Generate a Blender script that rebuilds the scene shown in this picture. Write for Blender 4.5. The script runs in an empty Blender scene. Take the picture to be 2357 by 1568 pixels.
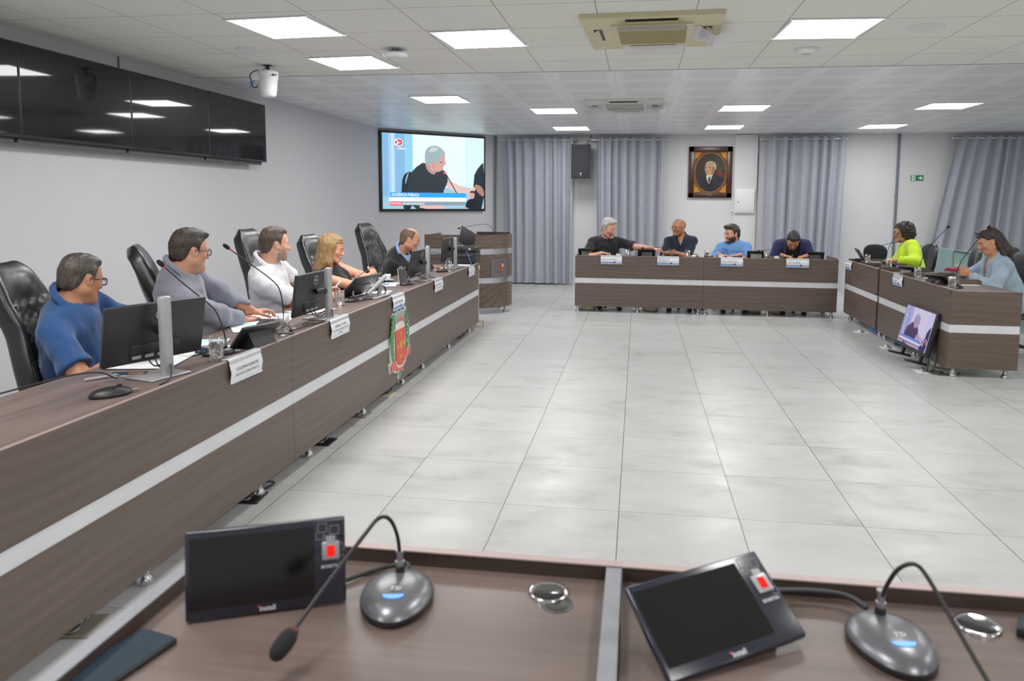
import bpy, bmesh, math, random
import numpy as np
from mathutils import Vector, Matrix, Euler
random.seed(7); np.random.seed(7)
COL = bpy.context.scene.collection
PI = math.pi
def R(d): return math.radians(d)

# ------------------------------------------------------------------ materials
def srgb(r, g=None, b=None):
    if g is None: r, g, b = r
    f = lambda c: (c/255/12.92) if c/255 <= .04045 else ((c/255+.055)/1.055)**2.4
    return (f(r), f(g), f(b), 1)
class NT:
    def __init__(s, name):
        s.m = bpy.data.materials.new(name); s.m.use_nodes = True
        s.t = s.m.node_tree; s.b = s.t.nodes['Principled BSDF']
    def n(s, kind, **kw):
        nd = s.t.nodes.new(kind)
        for k, v in kw.items():
            if k in nd.inputs: nd.inputs[k].default_value = v
            else: setattr(nd, k, v)
        return nd
    def l(s, a, ao, b, bi):
        s.t.links.new(a.outputs[ao], b.inputs[bi])
def coords(N, scale=(1,1,1), kind='Object', rot=(0,0,0)):
    tc = N.n('ShaderNodeTexCoord'); mp = N.n('ShaderNodeMapping')
    mp.inputs['Scale'].default_value = scale; mp.inputs['Rotation'].default_value = rot
    N.l(tc, kind, mp, 'Vector'); return mp
def ramp(N, pts):
    r = N.n('ShaderNodeValToRGB'); e = r.color_ramp.elements
    while len(e) < len(pts): e.new(.5)
    for k, (p, c) in enumerate(pts): e[k].position = p; e[k].color = c
    return r
MATS = {}
def plain(name, col, rough=.5, metal=0., var=.06, vscale=18., bump=0., spec=.5, emit=None, estr=0., alpha=1., coat=0., bscale=None):
    """principled with a little procedural variation"""
    if name in MATS: return MATS[name]
    N = NT(name); b = N.b
    b.inputs['Roughness'].default_value = rough; b.inputs['Metallic'].default_value = metal
    b.inputs['Specular IOR Level'].default_value = spec
    if coat: b.inputs['Coat Weight'].default_value = coat
    mp = coords(N); nz = N.n('ShaderNodeTexNoise', Scale=vscale, Detail=3.)
    N.l(mp, 'Vector', nz, 'Vector')
    c = col if len(col) == 4 else srgb(col)
    lo = tuple(max(0, v*(1-var)) for v in c[:3])+(1,); hi = tuple(v*(1+var) for v in c[:3])+(1,)
    rp = ramp(N, [(.3, lo), (.7, hi)]); N.l(nz, 'Fac', rp, 'Fac'); N.l(rp, 'Color', b, 'Base Color')
    if bump:
        n2 = N.n('ShaderNodeTexNoise', Scale=bscale or vscale*6, Detail=4.); N.l(mp, 'Vector', n2, 'Vector')
        bp = N.n('ShaderNodeBump', Strength=bump, Distance=.004); N.l(n2, 'Fac', bp, 'Height'); N.l(bp, 'Normal', b, 'Normal')
    if emit is not None:
        b.inputs['Emission Color'].default_value = emit if len(emit) == 4 else srgb(emit)
        b.inputs['Emission Strength'].default_value = estr
    if alpha < 1: b.inputs['Alpha'].default_value = alpha
    MATS[name] = N.m; return N.m
def emissive(name, col, strength):
    if name in MATS: return MATS[name]
    N = NT(name); b = N.b
    b.inputs['Base Color'].default_value = (0, 0, 0, 1); b.inputs['Roughness'].default_value = .25; b.inputs['Specular IOR Level'].default_value = .2
    b.inputs['Emission Color'].default_value = srgb(col) if max(col) > 1.01 else tuple(col)
    b.inputs['Emission Strength'].default_value = strength
    MATS[name] = N.m; return N.m
def wood(name, axis, dark, light, rough=.42, scale=1., bump=.05):
    """dark laminate; grain runs along axis (0,1,2)"""
    if name in MATS: return MATS[name]
    N = NT(name); b = N.b; b.inputs['Roughness'].default_value = rough
    s = [9*scale]*3; s[axis] = .9*scale
    mp = coords(N, s)
    n0 = N.n('ShaderNodeTexNoise', Scale=1.1, Detail=3., Distortion=.8); N.l(mp, 'Vector', n0, 'Vector')
    s2 = [60*scale]*3; s2[axis] = 2.2*scale
    mp2 = coords(N, s2); n1 = N.n('ShaderNodeTexNoise', Scale=1., Detail=4., Roughness=.65, Distortion=.4); N.l(mp2, 'Vector', n1, 'Vector')
    s3 = [3.2*scale]*3; s3[axis] = .8*scale
    mp3 = coords(N, s3); wv = N.n('ShaderNodeTexWave', Scale=1.6, Distortion=9., Detail=2.); wv.wave_type = 'RINGS'
    wv.inputs['Detail Scale'].default_value = .6; N.l(mp3, 'Vector', wv, 'Vector')
    mx = N.n('ShaderNodeMix', data_type='FLOAT'); mx.inputs['Factor'].default_value = .55
    N.l(n0, 'Fac', mx, 2); N.l(n1, 'Fac', mx, 3)
    m2 = N.n('ShaderNodeMix', data_type='FLOAT'); m2.inputs['Factor'].default_value = .16
    N.l(mx, 0, m2, 2); N.l(wv, 'Fac', m2, 3)
    rp = ramp(N, [(.3, srgb(dark)), (.68, srgb(light))]); N.l(m2, 0, rp, 'Fac'); N.l(rp, 'Color', b, 'Base Color')
    bp = N.n('ShaderNodeBump', Strength=bump, Distance=.002); N.l(n1, 'Fac', bp, 'Height'); N.l(bp, 'Normal', b, 'Normal')
    MATS[name] = N.m; return N.m
def fabric(name, col, weave=900., rough=.9, var=.1, bump=.25, folds=.0, sheen=.2, vscale=9.):
    if name in MATS: return MATS[name]
    N = NT(name); b = N.b; b.inputs['Roughness'].default_value = rough; b.inputs['Specular IOR Level'].default_value = .2
    b.inputs['Sheen Weight'].default_value = sheen
    mp = coords(N); nz = N.n('ShaderNodeTexNoise', Scale=vscale, Detail=4.); N.l(mp, 'Vector', nz, 'Vector')
    c = srgb(col); lo = tuple(v*(1-var) for v in c[:3])+(1,); hi = tuple(min(1, v*(1+var)) for v in c[:3])+(1,)
    rp = ramp(N, [(.3, lo), (.7, hi)]); N.l(nz, 'Fac', rp, 'Fac'); N.l(rp, 'Color', b, 'Base Color')
    n2 = N.n('ShaderNodeTexNoise', Scale=weave, Detail=2.); N.l(mp, 'Vector', n2, 'Vector')
    bp = N.n('ShaderNodeBump', Strength=bump, Distance=.001); N.l(n2, 'Fac', bp, 'Height'); N.l(bp, 'Normal', b, 'Normal')
    if folds:
        m3 = coords(N, (1, 1, .55), rot=(.5, .3, 0)); n3 = N.n('ShaderNodeTexNoise', Scale=11., Detail=2., Distortion=1.6); N.l(m3, 'Vector', n3, 'Vector')
        b3 = N.n('ShaderNodeBump', Strength=folds, Distance=.03); N.l(n3, 'Fac', b3, 'Height'); N.l(b3, 'Normal', bp, 'Normal')
    MATS[name] = N.m; return N.m
def leather(name, col=(26, 27, 29), rough=.38):
    if name in MATS: return MATS[name]
    N = NT(name); b = N.b; b.inputs['Base Color'].default_value = srgb(col); b.inputs['Roughness'].default_value = rough
    b.inputs['Specular IOR Level'].default_value = .55
    mp = coords(N); v = N.n('ShaderNodeTexVoronoi', Scale=260.); N.l(mp, 'Vector', v, 'Vector')
    n = N.n('ShaderNodeTexNoise', Scale=7., Detail=3.); N.l(mp, 'Vector', n, 'Vector')
    rp = ramp(N, [(.3, (rough-.08,)*3+(1,)), (.7, (rough+.12,)*3+(1,))]); N.l(n, 'Fac', rp, 'Fac'); N.l(rp, 'Color', b, 'Roughness')
    bp = N.n('ShaderNodeBump', Strength=.12, Distance=.001); N.l(v, 'Distance', bp, 'Height'); N.l(bp, 'Normal', b, 'Normal')
    MATS[name] = N.m; return N.m
def glass(name, col=(1, 1, 1, 1), ior=1.45, rough=0.):
    """clear glass: fresnel mix of transparent and glossy so that what stands behind shows and light passes"""
    if name in MATS: return MATS[name]
    N = NT(name); t = N.t; out = t.nodes['Material Output']; t.nodes.remove(N.b)
    tr = N.n('ShaderNodeBsdfTransparent'); tr.inputs['Color'].default_value = col
    gl = N.n('ShaderNodeBsdfGlossy'); gl.inputs['Roughness'].default_value = max(rough, .02)
    nz = N.n('ShaderNodeTexNoise', Scale=3.); rp = ramp(N, [(0, (.97, .98, .98, 1)), (1, (1, 1, 1, 1))])
    N.l(nz, 'Fac', rp, 'Fac'); N.l(rp, 'Color', gl, 'Color')
    lw = N.n('ShaderNodeLayerWeight', Blend=.28); mr = N.n('ShaderNodeMapRange'); mr.inputs['To Min'].default_value = .05; mr.inputs['To Max'].default_value = .75
    N.l(lw, 'Facing', mr, 'Value')
    mx = N.n('ShaderNodeMixShader'); N.l(mr, 'Result', mx, 0); t.links.new(tr.outputs[0], mx.inputs[1]); t.links.new(gl.outputs[0], mx.inputs[2])
    t.links.new(mx.outputs[0], out.inputs['Surface'])
    MATS[name] = N.m; return N.m

# ------------------------------------------------------------------ mesh builder
class MB:
    def __init__(s): s.v = []; s.f = []; s.mi = []; s.sm = []
    def add(s, verts, faces, M=None, mi=0, smooth=False):
        o = len(s.v)
        if M is not None: verts = [M @ Vector(p) for p in verts]
        s.v += [tuple(p) for p in verts]
        for f in faces: s.f.append([o+i for i in f]); s.mi.append(mi); s.sm.append(smooth)
        return s
    def box(s, c, d, M=None, mi=0, rot=None):
        x, y, z = d[0]/2, d[1]/2, d[2]/2
        vs = [Vector((sx*x, sy*y, sz*z)) for sx in (-1, 1) for sy in (-1, 1) for sz in (-1, 1)]
        if rot is not None: vs = [rot @ v for v in vs]
        vs = [v+Vector(c) for v in vs]
        return s.add(vs, [(0,1,3,2), (4,6,7,5), (0,4,5,1), (2,3,7,6), (0,2,6,4), (1,5,7,3)], M, mi)
    def rbox(s, c, d, r=.005, seg=2, M=None, mi=0, rot=None, smooth=True):
        bm = bmesh.new(); bmesh.ops.create_cube(bm, size=1.)
        for v in bm.verts: v.co = Vector((v.co.x*d[0], v.co.y*d[1], v.co.z*d[2]))
        bmesh.ops.bevel(bm, geom=bm.edges[:], offset=min(r, min(d)*.49), segments=seg, profile=.5, affect='EDGES', clamp_overlap=True)
        return s.bm(bm, Matrix.Translation(c) @ (rot.to_4x4() if rot is not None else Matrix()) if M is None else M @ Matrix.Translation(c) @ (rot.to_4x4() if rot is not None else Matrix()), mi, smooth)
    def bm(s, bm, M=None, mi=0, smooth=False):
        bm.verts.index_update()
        s.add([v.co.copy() for v in bm.verts], [[v.index for v in f.verts] for f in bm.faces], M, mi, smooth); bm.free(); return s
    def lathe(s, prof, n=24, M=None, mi=0, smooth=True, close=False, caps=True):
        """prof: list of (r, z)"""
        vs = []; fs = []; m = len(prof)
        for i in range(n):
            a = 2*PI*i/n
            for r, z in prof: vs.append((r*math.cos(a), r*math.sin(a), z))
        for i in range(n):
            j = (i+1) % n
            for k in range(m-1): fs.append((i*m+k, j*m+k, j*m+k+1, i*m+k+1))
            if close: fs.append((i*m+m-1, j*m+m-1, j*m, i*m))
        s.add(vs, fs, M, mi, smooth)
        if caps and not close:
            if prof[0][0] > 1e-5: s.add([(prof[0][0]*math.cos(2*PI*i/n), prof[0][0]*math.sin(2*PI*i/n), prof[0][1]) for i in range(n)], [list(range(n))[::-1]], M, mi)
            if prof[-1][0] > 1e-5: s.add([(prof[-1][0]*math.cos(2*PI*i/n), prof[-1][0]*math.sin(2*PI*i/n), prof[-1][1]) for i in range(n)], [list(range(n))], M, mi)
        return s
    def cyl(s, a, b, r, r2=None, n=16, mi=0, M=None):
        a, b = Vector(a), Vector(b); d = b-a; L = d.length
        q = Vector((0, 0, 1)).rotation_difference(d).to_matrix().to_4x4()
        T = Matrix.Translation(a) @ q
        if M is not None: T = M @ T
        return s.lathe([(r, 0), (r if r2 is None else r2, L)], n, T, mi)
    def tube(s, pts, r, n=8, mi=0, M=None, smooth_path=0, rs=None):
        P = [Vector(p) for p in pts]
        for _ in range(smooth_path):
            Q = [P[0]]
            for a, b in zip(P, P[1:]): Q += [a.lerp(b, .25), a.lerp(b, .75)]
            Q.append(P[-1]); P = Q
        up = Vector((0, 0, 1)); vs = []; fs = []; prev = None
        for i, p in enumerate(P):
            t = (P[min(i+1, len(P)-1)]-P[max(i-1, 0)])
            t = t.normalized() if t.length > 1e-9 else Vector((0, 0, 1))
            if prev is None:
                x = t.cross(up);
                if x.length < 1e-3: x = t.cross(Vector((1, 0, 0)))
            else: x = prev - t*prev.dot(t)
            x.normalize(); prev = x; y = t.cross(x)
            rr = r if rs is None else rs[0]+(rs[1]-rs[0])*i/(len(P)-1)
            for k in range(n):
                a = 2*PI*k/n; vs.append(p+x*rr*math.cos(a)+y*rr*math.sin(a))
        for i in range(len(P)-1):
            for k in range(n):
                j = (k+1) % n; fs.append((i*n+k, i*n+j, (i+1)*n+j, (i+1)*n+k))
        s.add(vs, fs, M, mi, True)
        s.add(vs[:n], [list(range(n))[::-1]], M, mi); s.add(vs[-n:], [list(range(n))], M, mi); return s
    def prism(s, poly, z0, z1, M=None, mi=0, mi_side=None, smooth=False):
        n = len(poly); vs = [(x, y, z0) for x, y in poly]+[(x, y, z1) for x, y in poly]
        s.add(vs, [list(range(n))[::-1], list(range(n, 2*n))], M, mi)
        s.add(vs, [(i, (i+1) % n, n+(i+1) % n, n+i) for i in range(n)], M, mi if mi_side is None else mi_side, smooth); return s
    def sphere(s, c, r, seg=20, rings=12, M=None, mi=0, sc=(1, 1, 1), rot=None):
        vs = [(0, 0, 1)]; fs = []
        for i in range(1, rings):
            t = PI*i/rings
            for j in range(seg): a = 2*PI*j/seg; vs.append((math.sin(t)*math.cos(a), math.sin(t)*math.sin(a), math.cos(t)))
        vs.append((0, 0, -1)); L = len(vs)-1
        for j in range(seg):
            k = (j+1) % seg; fs.append((0, 1+j, 1+k)); fs.append((L, L-seg+k, L-seg+j))
            for i in range(rings-2): a = 1+i*seg; fs.append((a+j, a+seg+j, a+seg+k, a+k))
        V = [Vector((x*r*sc[0], y*r*sc[1], z*r*sc[2])) for x, y, z in vs]
        if rot is not None: V = [rot @ v for v in V]
        return s.add([v+Vector(c) for v in V], fs, M, mi, True)
    def grid(s, P, M=None, mi=0, smooth=True, closed_u=False):
        """P[i][j] points"""
        n = len(P); m = len(P[0]); vs = [p for row in P for p in row]
        fs = [(i*m+j, ((i+1) % n)*m+j, ((i+1) % n)*m+j+1, i*m+j+1) for i in range(n if closed_u else n-1) for j in range(m-1)]
        return s.add(vs, fs, M, mi, smooth)
    def text(s, body, size, M, mi=0, align='CENTER', width=None, shear=0., bold=0.):
        v, f = text_mesh(body, size, align, width, shear, bold); return s.add(v, f, M, mi)
_TC = {}
def text_mesh(body, size, align='CENTER', width=None, shear=0., bold=0.):
    key = (body, align, shear, bold)
    if key not in _TC:
        c = bpy.data.curves.new('t', 'FONT'); c.body = body; c.size = 1.; c.align_x = align; c.align_y = 'CENTER'; c.shear = shear; c.offset = bold; c.resolution_u = 3
        o = bpy.data.objects.new('t', c); COL.objects.link(o)
        dg = bpy.context.evaluated_depsgraph_get(); me = bpy.data.meshes.new_from_object(o.evaluated_get(dg))
        _TC[key] = ([v.co.copy() for v in me.vertices], [list(p.vertices) for p in me.polygons])
        bpy.data.objects.remove(o); bpy.data.meshes.remove(me); bpy.data.curves.remove(c)
    V, F = _TC[key]; sx = size
    if width and V:
        w = max(v.x for v in V)-min(v.x for v in V); sx = width/w if w > 0 else size
    return [Vector((v.x*sx, v.y*size, 0)) for v in V], F
def mesh_from(name, mb, mats):
    me = bpy.data.meshes.new(name); me.from_pydata(mb.v, [], mb.f)
    for m in (mats if isinstance(mats, (list, tuple)) else [mats]): me.materials.append(m)
    me.polygons.foreach_set('material_index', mb.mi); me.polygons.foreach_set('use_smooth', mb.sm)
    me.validate(); me.update(); return me
def obj(name, mb, mats, parent=None, loc=(0, 0, 0), rot=(0, 0, 0), label=None):
    o = bpy.data.objects.new(name, mesh_from(name, mb, mats)); COL.objects.link(o)
    o.location = loc; o.rotation_euler = rot
    if parent is not None: o.parent = parent
    if label: o['label'] = label
    return o
def tag(o, label, cat, group=None):
    o['label'] = label; o['category'] = cat
    if group: o['group'] = group
    return o
def thing(name, label, cat, loc=(0, 0, 0), rotz=0., group=None, rot=None):
    o = bpy.data.objects.new(name, None); COL.objects.link(o); o.empty_display_size = .05
    o.location = loc; o.rotation_euler = rot if rot is not None else (0, 0, rotz)
    return tag(o, label, cat, group)
def struct(name, mb, mats, parent=None, **kw):
    o = obj(name, mb, mats, parent, **kw)
    if parent is None: o['kind'] = 'structure'
    return o
def dup(root, loc, rotz=None, label=None, group=None):
    def cp(o, par):
        c = o.copy(); COL.objects.link(c); c.parent = par
        for ch in o.children: cp(ch, c)
        return c
    r = cp(root, None); r.location = loc
    if rotz is not None: r.rotation_euler = (0, 0, rotz)
    if label: r['label'] = label
    if group: r['group'] = group
    return r
def MX(loc, rot=(0, 0, 0)): return Matrix.Translation(loc) @ Euler(rot).to_matrix().to_4x4()
def frameM(o, x, y, z):
    return Matrix(((x[0], y[0], z[0], o[0]), (x[1], y[1], z[1], o[1]), (x[2], y[2], z[2], o[2]), (0, 0, 0, 1)))
EXPOSURE = 0.1
# ------------------------------------------------------------------ shared materials
M_WOODX = wood('laminate_x', 0, (80, 66, 58), (97, 82, 73))
M_WOODY = wood('laminate_y', 1, (80, 66, 58), (97, 82, 73))
M_TOPX = wood('laminate_top_x', 0, (88, 72, 67), (118, 101, 95), rough=.4)
M_TOPY = wood('laminate_top_y', 1, (80, 65, 58), (108, 91, 83), rough=.4)
M_EDGE = plain('edge_banding', (150, 128, 124), .5)
M_EDGEG = plain('grey_edge_banding', (132, 134, 140), .45)
M_DARKIN = plain('dark_inside', (40, 31, 27), .6)
M_ALU = plain('brushed_aluminium', (224, 226, 230), .45, .2, bump=.03, vscale=4)
M_CHROME = plain('chrome', (205, 205, 205), .12, 1.)
M_STEEL = plain('satin_steel', (170, 170, 172), .3, .9)
M_BLACK = plain('black_plastic', (22, 22, 24), .42)
M_BLACKG = plain('black_gloss', (10, 10, 12), .09, spec=.6)
M_DGREY = plain('dark_grey_plastic', (58, 59, 62), .4)
M_SILVER = plain('silver_plastic', (176, 177, 181), .34, .35)
M_WHITE = plain('white_plastic', (226, 227, 228), .45)
M_OFFW = plain('cream_plastic', (205, 196, 168), .5)
M_PAPER = plain('paper', (236, 238, 242), .8, var=.02)
M_PAPERB = plain('pale_blue_paper', (196, 226, 236), .8, var=.02)
M_RED = plain('red_ring', (190, 30, 30), .5, emit=(255, 30, 25), estr=.25)
M_GLASS = glass('clear_glass')
M_WATER = glass('water', (.97, .985, .99, 1), 1.33)
M_CABLE = plain('cable_black', (20, 20, 22), .5)
# floor: 0.6 m polished cement tiles with thin dark joints
GX, GY = -.6658, 3.6592
def floor_mat():
    N = NT('polished_cement_tile'); b = N.b
    tc = N.n('ShaderNodeTexCoord'); sx = N.n('ShaderNodeSeparateXYZ'); N.l(tc, 'Object', sx, 0)
    def m(op, a, bv, a_is=None):
        nd = N.n('ShaderNodeMath', operation=op)
        if isinstance(a, tuple): N.l(a[0], a[1], nd, 0)
        else: nd.inputs[0].default_value = a
        if isinstance(bv, tuple): N.l(bv[0], bv[1], nd, 1)
        elif bv is not None: nd.inputs[1].default_value = bv
        return nd
    joints = []; ids = []
    for ax, off in (('X', GX), ('Y', GY)):
        a = m('SUBTRACT', (sx, ax), off); q = m('DIVIDE', (a, 0), .6)
        fl = m('FLOOR', (q, 0), None); fr = m('FRACT', (q, 0), None)
        d = m('SUBTRACT', (fr, 0), .5); d2 = m('ABSOLUTE', (d, 0), None); e = m('SUBTRACT', .5, (d2, 0))
        g = m('LESS_THAN', (e, 0), .0034 if ax == 'X' else .0022); joints.append(g); ids.append(fl)
    j = m('MAXIMUM', (joints[0], 0), (joints[1], 0))
    cx = N.n('ShaderNodeCombineXYZ'); N.l(ids[0], 0, cx, 0); N.l(ids[1], 0, cx, 1)
    wn = N.n('ShaderNodeTexWhiteNoise'); N.l(cx, 0, wn, 'Vector')
    va = N.n('ShaderNodeVectorMath', operation='MULTIPLY_ADD'); N.l(wn, 'Color', va, 0); va.inputs[1].default_value = (40, 40, 40)
    N.l(tc, 'Object', va, 2)
    mp = N.n('ShaderNodeMapping'); mp.inputs['Scale'].default_value = (1.5, 2.6, 1); N.l(va, 0, mp, 0)
    n1 = N.n('ShaderNodeTexNoise', Scale=1.5, Detail=7., Roughness=.62, Distortion=.25); N.l(mp, 0, n1, 'Vector')
    rp = ramp(N, [(.28, srgb(158, 158, 156)), (.45, srgb(182, 182, 181)), (.62, srgb(190, 191, 191))]); N.l(n1, 'Fac', rp, 'Fac')
    # tone per tile
    mt = N.n('ShaderNodeMapRange'); mt.inputs['To Min'].default_value = .95; mt.inputs['To Max'].default_value = 1.04; N.l(wn, 'Value', mt, 'Value')
    vm = N.n('ShaderNodeVectorMath', operation='SCALE'); N.l(rp, 'Color', vm, 0); N.l(mt, 'Result', vm, 'Scale')
    mx = N.n('ShaderNodeMix', data_type='RGBA'); N.l(j, 0, mx, 0); N.l(vm, 0, mx, 6); mx.inputs[7].default_value = srgb(72, 68, 64)
    N.l(mx, 2, b, 'Base Color')
    rr = ramp(N, [(.3, (.4,)*3+(1,)), (.65, (.28,)*3+(1,))]); N.l(n1, 'Fac', rr, 'Fac'); N.l(rr, 'Color', b, 'Roughness')
    n3 = N.n('ShaderNodeTexNoise', Scale=38., Detail=5.); N.l(va, 0, n3, 'Vector')
    bp = N.n('ShaderNodeBump', Strength=.1, Distance=.004); N.l(n3, 'Fac', bp, 'Height'); N.l(bp, 'Normal', b, 'Normal')
    b.inputs['Specular IOR Level'].default_value = .5
    return N.m
def wall_mat(name, col, rough=.75):
    N = NT(name); b = N.b; b.inputs['Roughness'].default_value = rough; b.inputs['Specular IOR Level'].default_value = .25
    mp = coords(N); n = N.n('ShaderNodeTexNoise', Scale=1.3, Detail=3.); N.l(mp, 'Vector', n, 'Vector')
    c = srgb(col); rp = ramp(N, [(.3, tuple(v*.97 for v in c[:3])+(1,)), (.7, c)]); N.l(n, 'Fac', rp, 'Fac'); N.l(rp, 'Color', b, 'Base Color')
    n2 = N.n('ShaderNodeTexNoise', Scale=160., Detail=4.); N.l(mp, 'Vector', n2, 'Vector')
    bp = N.n('ShaderNodeBump', Strength=.08, Distance=.002); N.l(n2, 'Fac', bp, 'Height'); N.l(bp, 'Normal', b, 'Normal')
    return N.m
def ceil_mat(name, pitch, ox, oy, base, line, lw, rough, spec, pat=0.):
    """square panels; pat>0 paints reflection-like pale cross bands into the colour of the glossy far ceiling"""
    N = NT(name); b = N.b; b.inputs['Roughness'].default_value = rough; b.inputs['Specular IOR Level'].default_value = spec
    tc = N.n('ShaderNodeTexCoord'); sx = N.n('ShaderNodeSeparateXYZ'); N.l(tc, 'Object', sx, 0)
    def m(op, a, bv=None):
        nd = N.n('ShaderNodeMath', operation=op)
        for i, q in enumerate((a, bv)):
            if isinstance(q, tuple): N.l(q[0], q[1], nd, i)
            elif q is not None: nd.inputs[i].default_value = q
        return nd
    es = []
    for ax, off in (('X', ox), ('Y', oy)):
        q = m('DIVIDE', (m('SUBTRACT', (sx, ax), off), 0), pitch); fr = m('FRACT', (q, 0))
        es.append(m('SUBTRACT', .5, (m('ABSOLUTE', (m('SUBTRACT', (fr, 0), .5), 0)), 0)))
    near = m('MINIMUM', (es[0], 0), (es[1], 0))
    ln = m('LESS_THAN', (near, 0), lw)
    n = N.n('ShaderNodeTexNoise', Scale=1.7, Detail=3.); N.l(tc, 'Object', n, 'Vector')
    c = srgb(base); rp = ramp(N, [(.3, tuple(v*.95 for v in c[:3])+(1,)), (.7, c)]); N.l(n, 'Fac', rp, 'Fac')
    src = (rp, 'Color')
    if pat:
        p = ramp(N, [(.10, (1, 1, 1, 1)), (.17, (1-pat,)*3+(1,))]); N.l(near, 0, p, 'Fac')  # reflections put into the colour: pale bands, darker panel centres
        vm = N.n('ShaderNodeVectorMath', operation='MULTIPLY'); N.l(rp, 'Color', vm, 0); N.l(p, 'Color', vm, 1); src = (vm, 0)
    mx = N.n('ShaderNodeMix', data_type='RGBA'); N.l(ln, 0, mx, 0); N.l(src[0], src[1], mx, 6); mx.inputs[7].default_value = srgb(line)
    N.l(mx, 2, b, 'Base Color'); return N.m
# ------------------------------------------------------------------ room shell
XL, YB, ZC, YS = -4.43, 13.85, 2.785, 6.96       # left wall, back wall, ceiling, ceiling step
XR, YF = 7.6, -2.6
DA, DB = (XL, 12.29), (-2.75, YB)                # diagonal wall
mb = MB(); mb.box(((XL+XR)/2, (YB+YF)/2, -.05), (XR-XL+.4, YB-YF+.4, .1)); struct('floor', mb, floor_mat())
M_CEILN = ceil_mat('matte_ceiling_tile', .62, -2.765, 5.21, (234, 235, 227), (160, 160, 156), .006, .8, .2)
M_CEILF = ceil_mat('gloss_ceiling_tile', .625, -2.75, 7.0, (244, 246, 247), (214, 216, 216), .004, .34, .4, pat=.13)
mb = MB(); mb.box(((XL+XR)/2, (YS+YF)/2, ZC+.03), (XR-XL+.2, YS-YF, .06)); struct('ceiling', mb, M_CEILN)
mb = MB(); mb.box(((XL+XR)/2, (YS+YB+.2)/2+.001, ZC+.012+.03), (XR-XL+.2, YB+.2-YS, .06)); struct('ceiling_far', mb, M_CEILF)
mb = MB(); mb.box(((XL+XR)/2, YS+.004, ZC+.006), (XR-XL, .012, .016)); struct('step_shadow_strip', mb, plain('painted_shadow_line', (92, 92, 90), .8))  # dark strip painted as the shadow line of the ceiling step
M_WL = wall_mat('left_wall_paint', (206, 206, 211)); M_WB = wall_mat('back_wall_paint', (214, 214, 217))
T = .1
mb = MB(); mb.box((XL-T/2, (YF+12.29)/2, ZC/2+.02), (T, 12.29-YF, ZC+.04)); struct('wall_left', mb, M_WL)
mb = MB(); mb.prism([DA, DB, (DB[0]-.07, DB[1]+.08), (DA[0]-.08, DA[1]+.06)], 0, ZC+.02); struct('wall_corner', mb, M_WL)
mb = MB(); mb.box(((DB[0]+XR)/2, YB+T/2, ZC/2+.02), (XR-DB[0], T, ZC+.04)); struct('wall_back', mb, M_WB)
mb = MB(); mb.box((XR+T/2, (YF+YB)/2, ZC/2+.02), (T, YB-YF, ZC+.04)); struct('wall_right', mb, M_WB)
mb = MB(); mb.box(((XL+XR)/2, YF-T/2, ZC/2+.02), (XR-XL, T, ZC+.04)); struct('wall_front', mb, M_WL)
mb = MB(); mb.box((1.915, YB-.03, ZC/2), (.40, .06, ZC)); struct('trim_2', mb, M_WB)     # pilaster right of the portrait
M_BASE = plain('grey_trunking', (148, 154, 160), .5)
mb = MB(); mb.rbox((XL+.025, (YF+12.2)/2, .045), (.05, 12.2-YF, .09), .012); struct('baseboard_left', mb, M_BASE)
mb = MB(); mb.box(((DB[0]+XR)/2+.05, YB-.008, .035), (XR-DB[0]-.1, .016, .07)); struct('baseboard_back', mb, M_WB)
# ------------------------------------------------------------------ ceiling luminaires
M_LED = emissive('led_diffuser', (1., .985, .97, 1), 24.)
def ceiling_light(x, y, rz, label, z=ZC, sz=.585):
    t = thing('ceiling_light', label, 'ceiling light', (x, y, z), rz, 'square ceiling light panels')
    f = MB(); s = sz/2; w = .016
    for sx, sy, dx, dy in ((0, 1, s+w, w), (0, -1, s+w, w), (1, 0, w, s-w), (-1, 0, w, s-w)):
        f.box((sx*(s), sy*(s), -.004), (dx*2 if sx == 0 else w*2*.6, dy*2 if sx != 0 else w*2*.6, .012))
    obj('frame', f, M_WHITE, t)
    d = MB(); d.add([(-s, -s, -.006), (s, -s, -.006), (s, s, -.006), (-s, s, -.006)], [(0, 3, 2, 1)]); obj('diffuser', d, M_LED, t)
    return t
ZF = ZC+.012
for x, y, r, z, l in [
    (-2.455, 4.995, -4, ZC, 'large ceiling light at the upper left, nearest the left wall screens'),
    (-2.50, 6.33, -5, ZC, 'ceiling light on the left just before the ceiling step, beside the white camera'),
    (-1.19, 5.50, -4, ZC, 'ceiling light left of the cream air conditioner'),
    (1.255, 5.44, 3, ZC, 'ceiling light right of the cream air conditioner'),
    (-2.39, 8.80, -2, ZF, 'ceiling light on the glossy ceiling nearest the big lit screen'),
    (-1.15, 10.05, -1, ZF, 'ceiling light directly left of the far white air conditioner'),
    (-1.14, 12.50, 0, ZF, 'small far ceiling light above the black wall speaker'),
    (1.33, 9.95, 1, ZF, 'ceiling light right of the far white air conditioner'),
    (1.36, 12.46, 0, ZF, 'small far ceiling light above the framed portrait'),
    (3.80, 9.95, 1, ZF, 'ceiling light at the far right, the nearer of the right hand pair'),
    (3.82, 12.50, 0, ZF, 'small far ceiling light at the right above the exit sign')]:
    ceiling_light(x, y, R(r), l, z)
for k, (x, y) in enumerate([(-2.45, 2.3), (-1.19, 1.0), (1.25, 2.6), (3.8, 5.44), (3.8, 2.6), (-2.45, -.6), (1.25, -.4), (6.2, 9.95), (6.2, 5.44), (3.8, -.4)]):
    ceiling_light(x, y, 0, 'ceiling light outside the view, behind or beside the camera')
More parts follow.
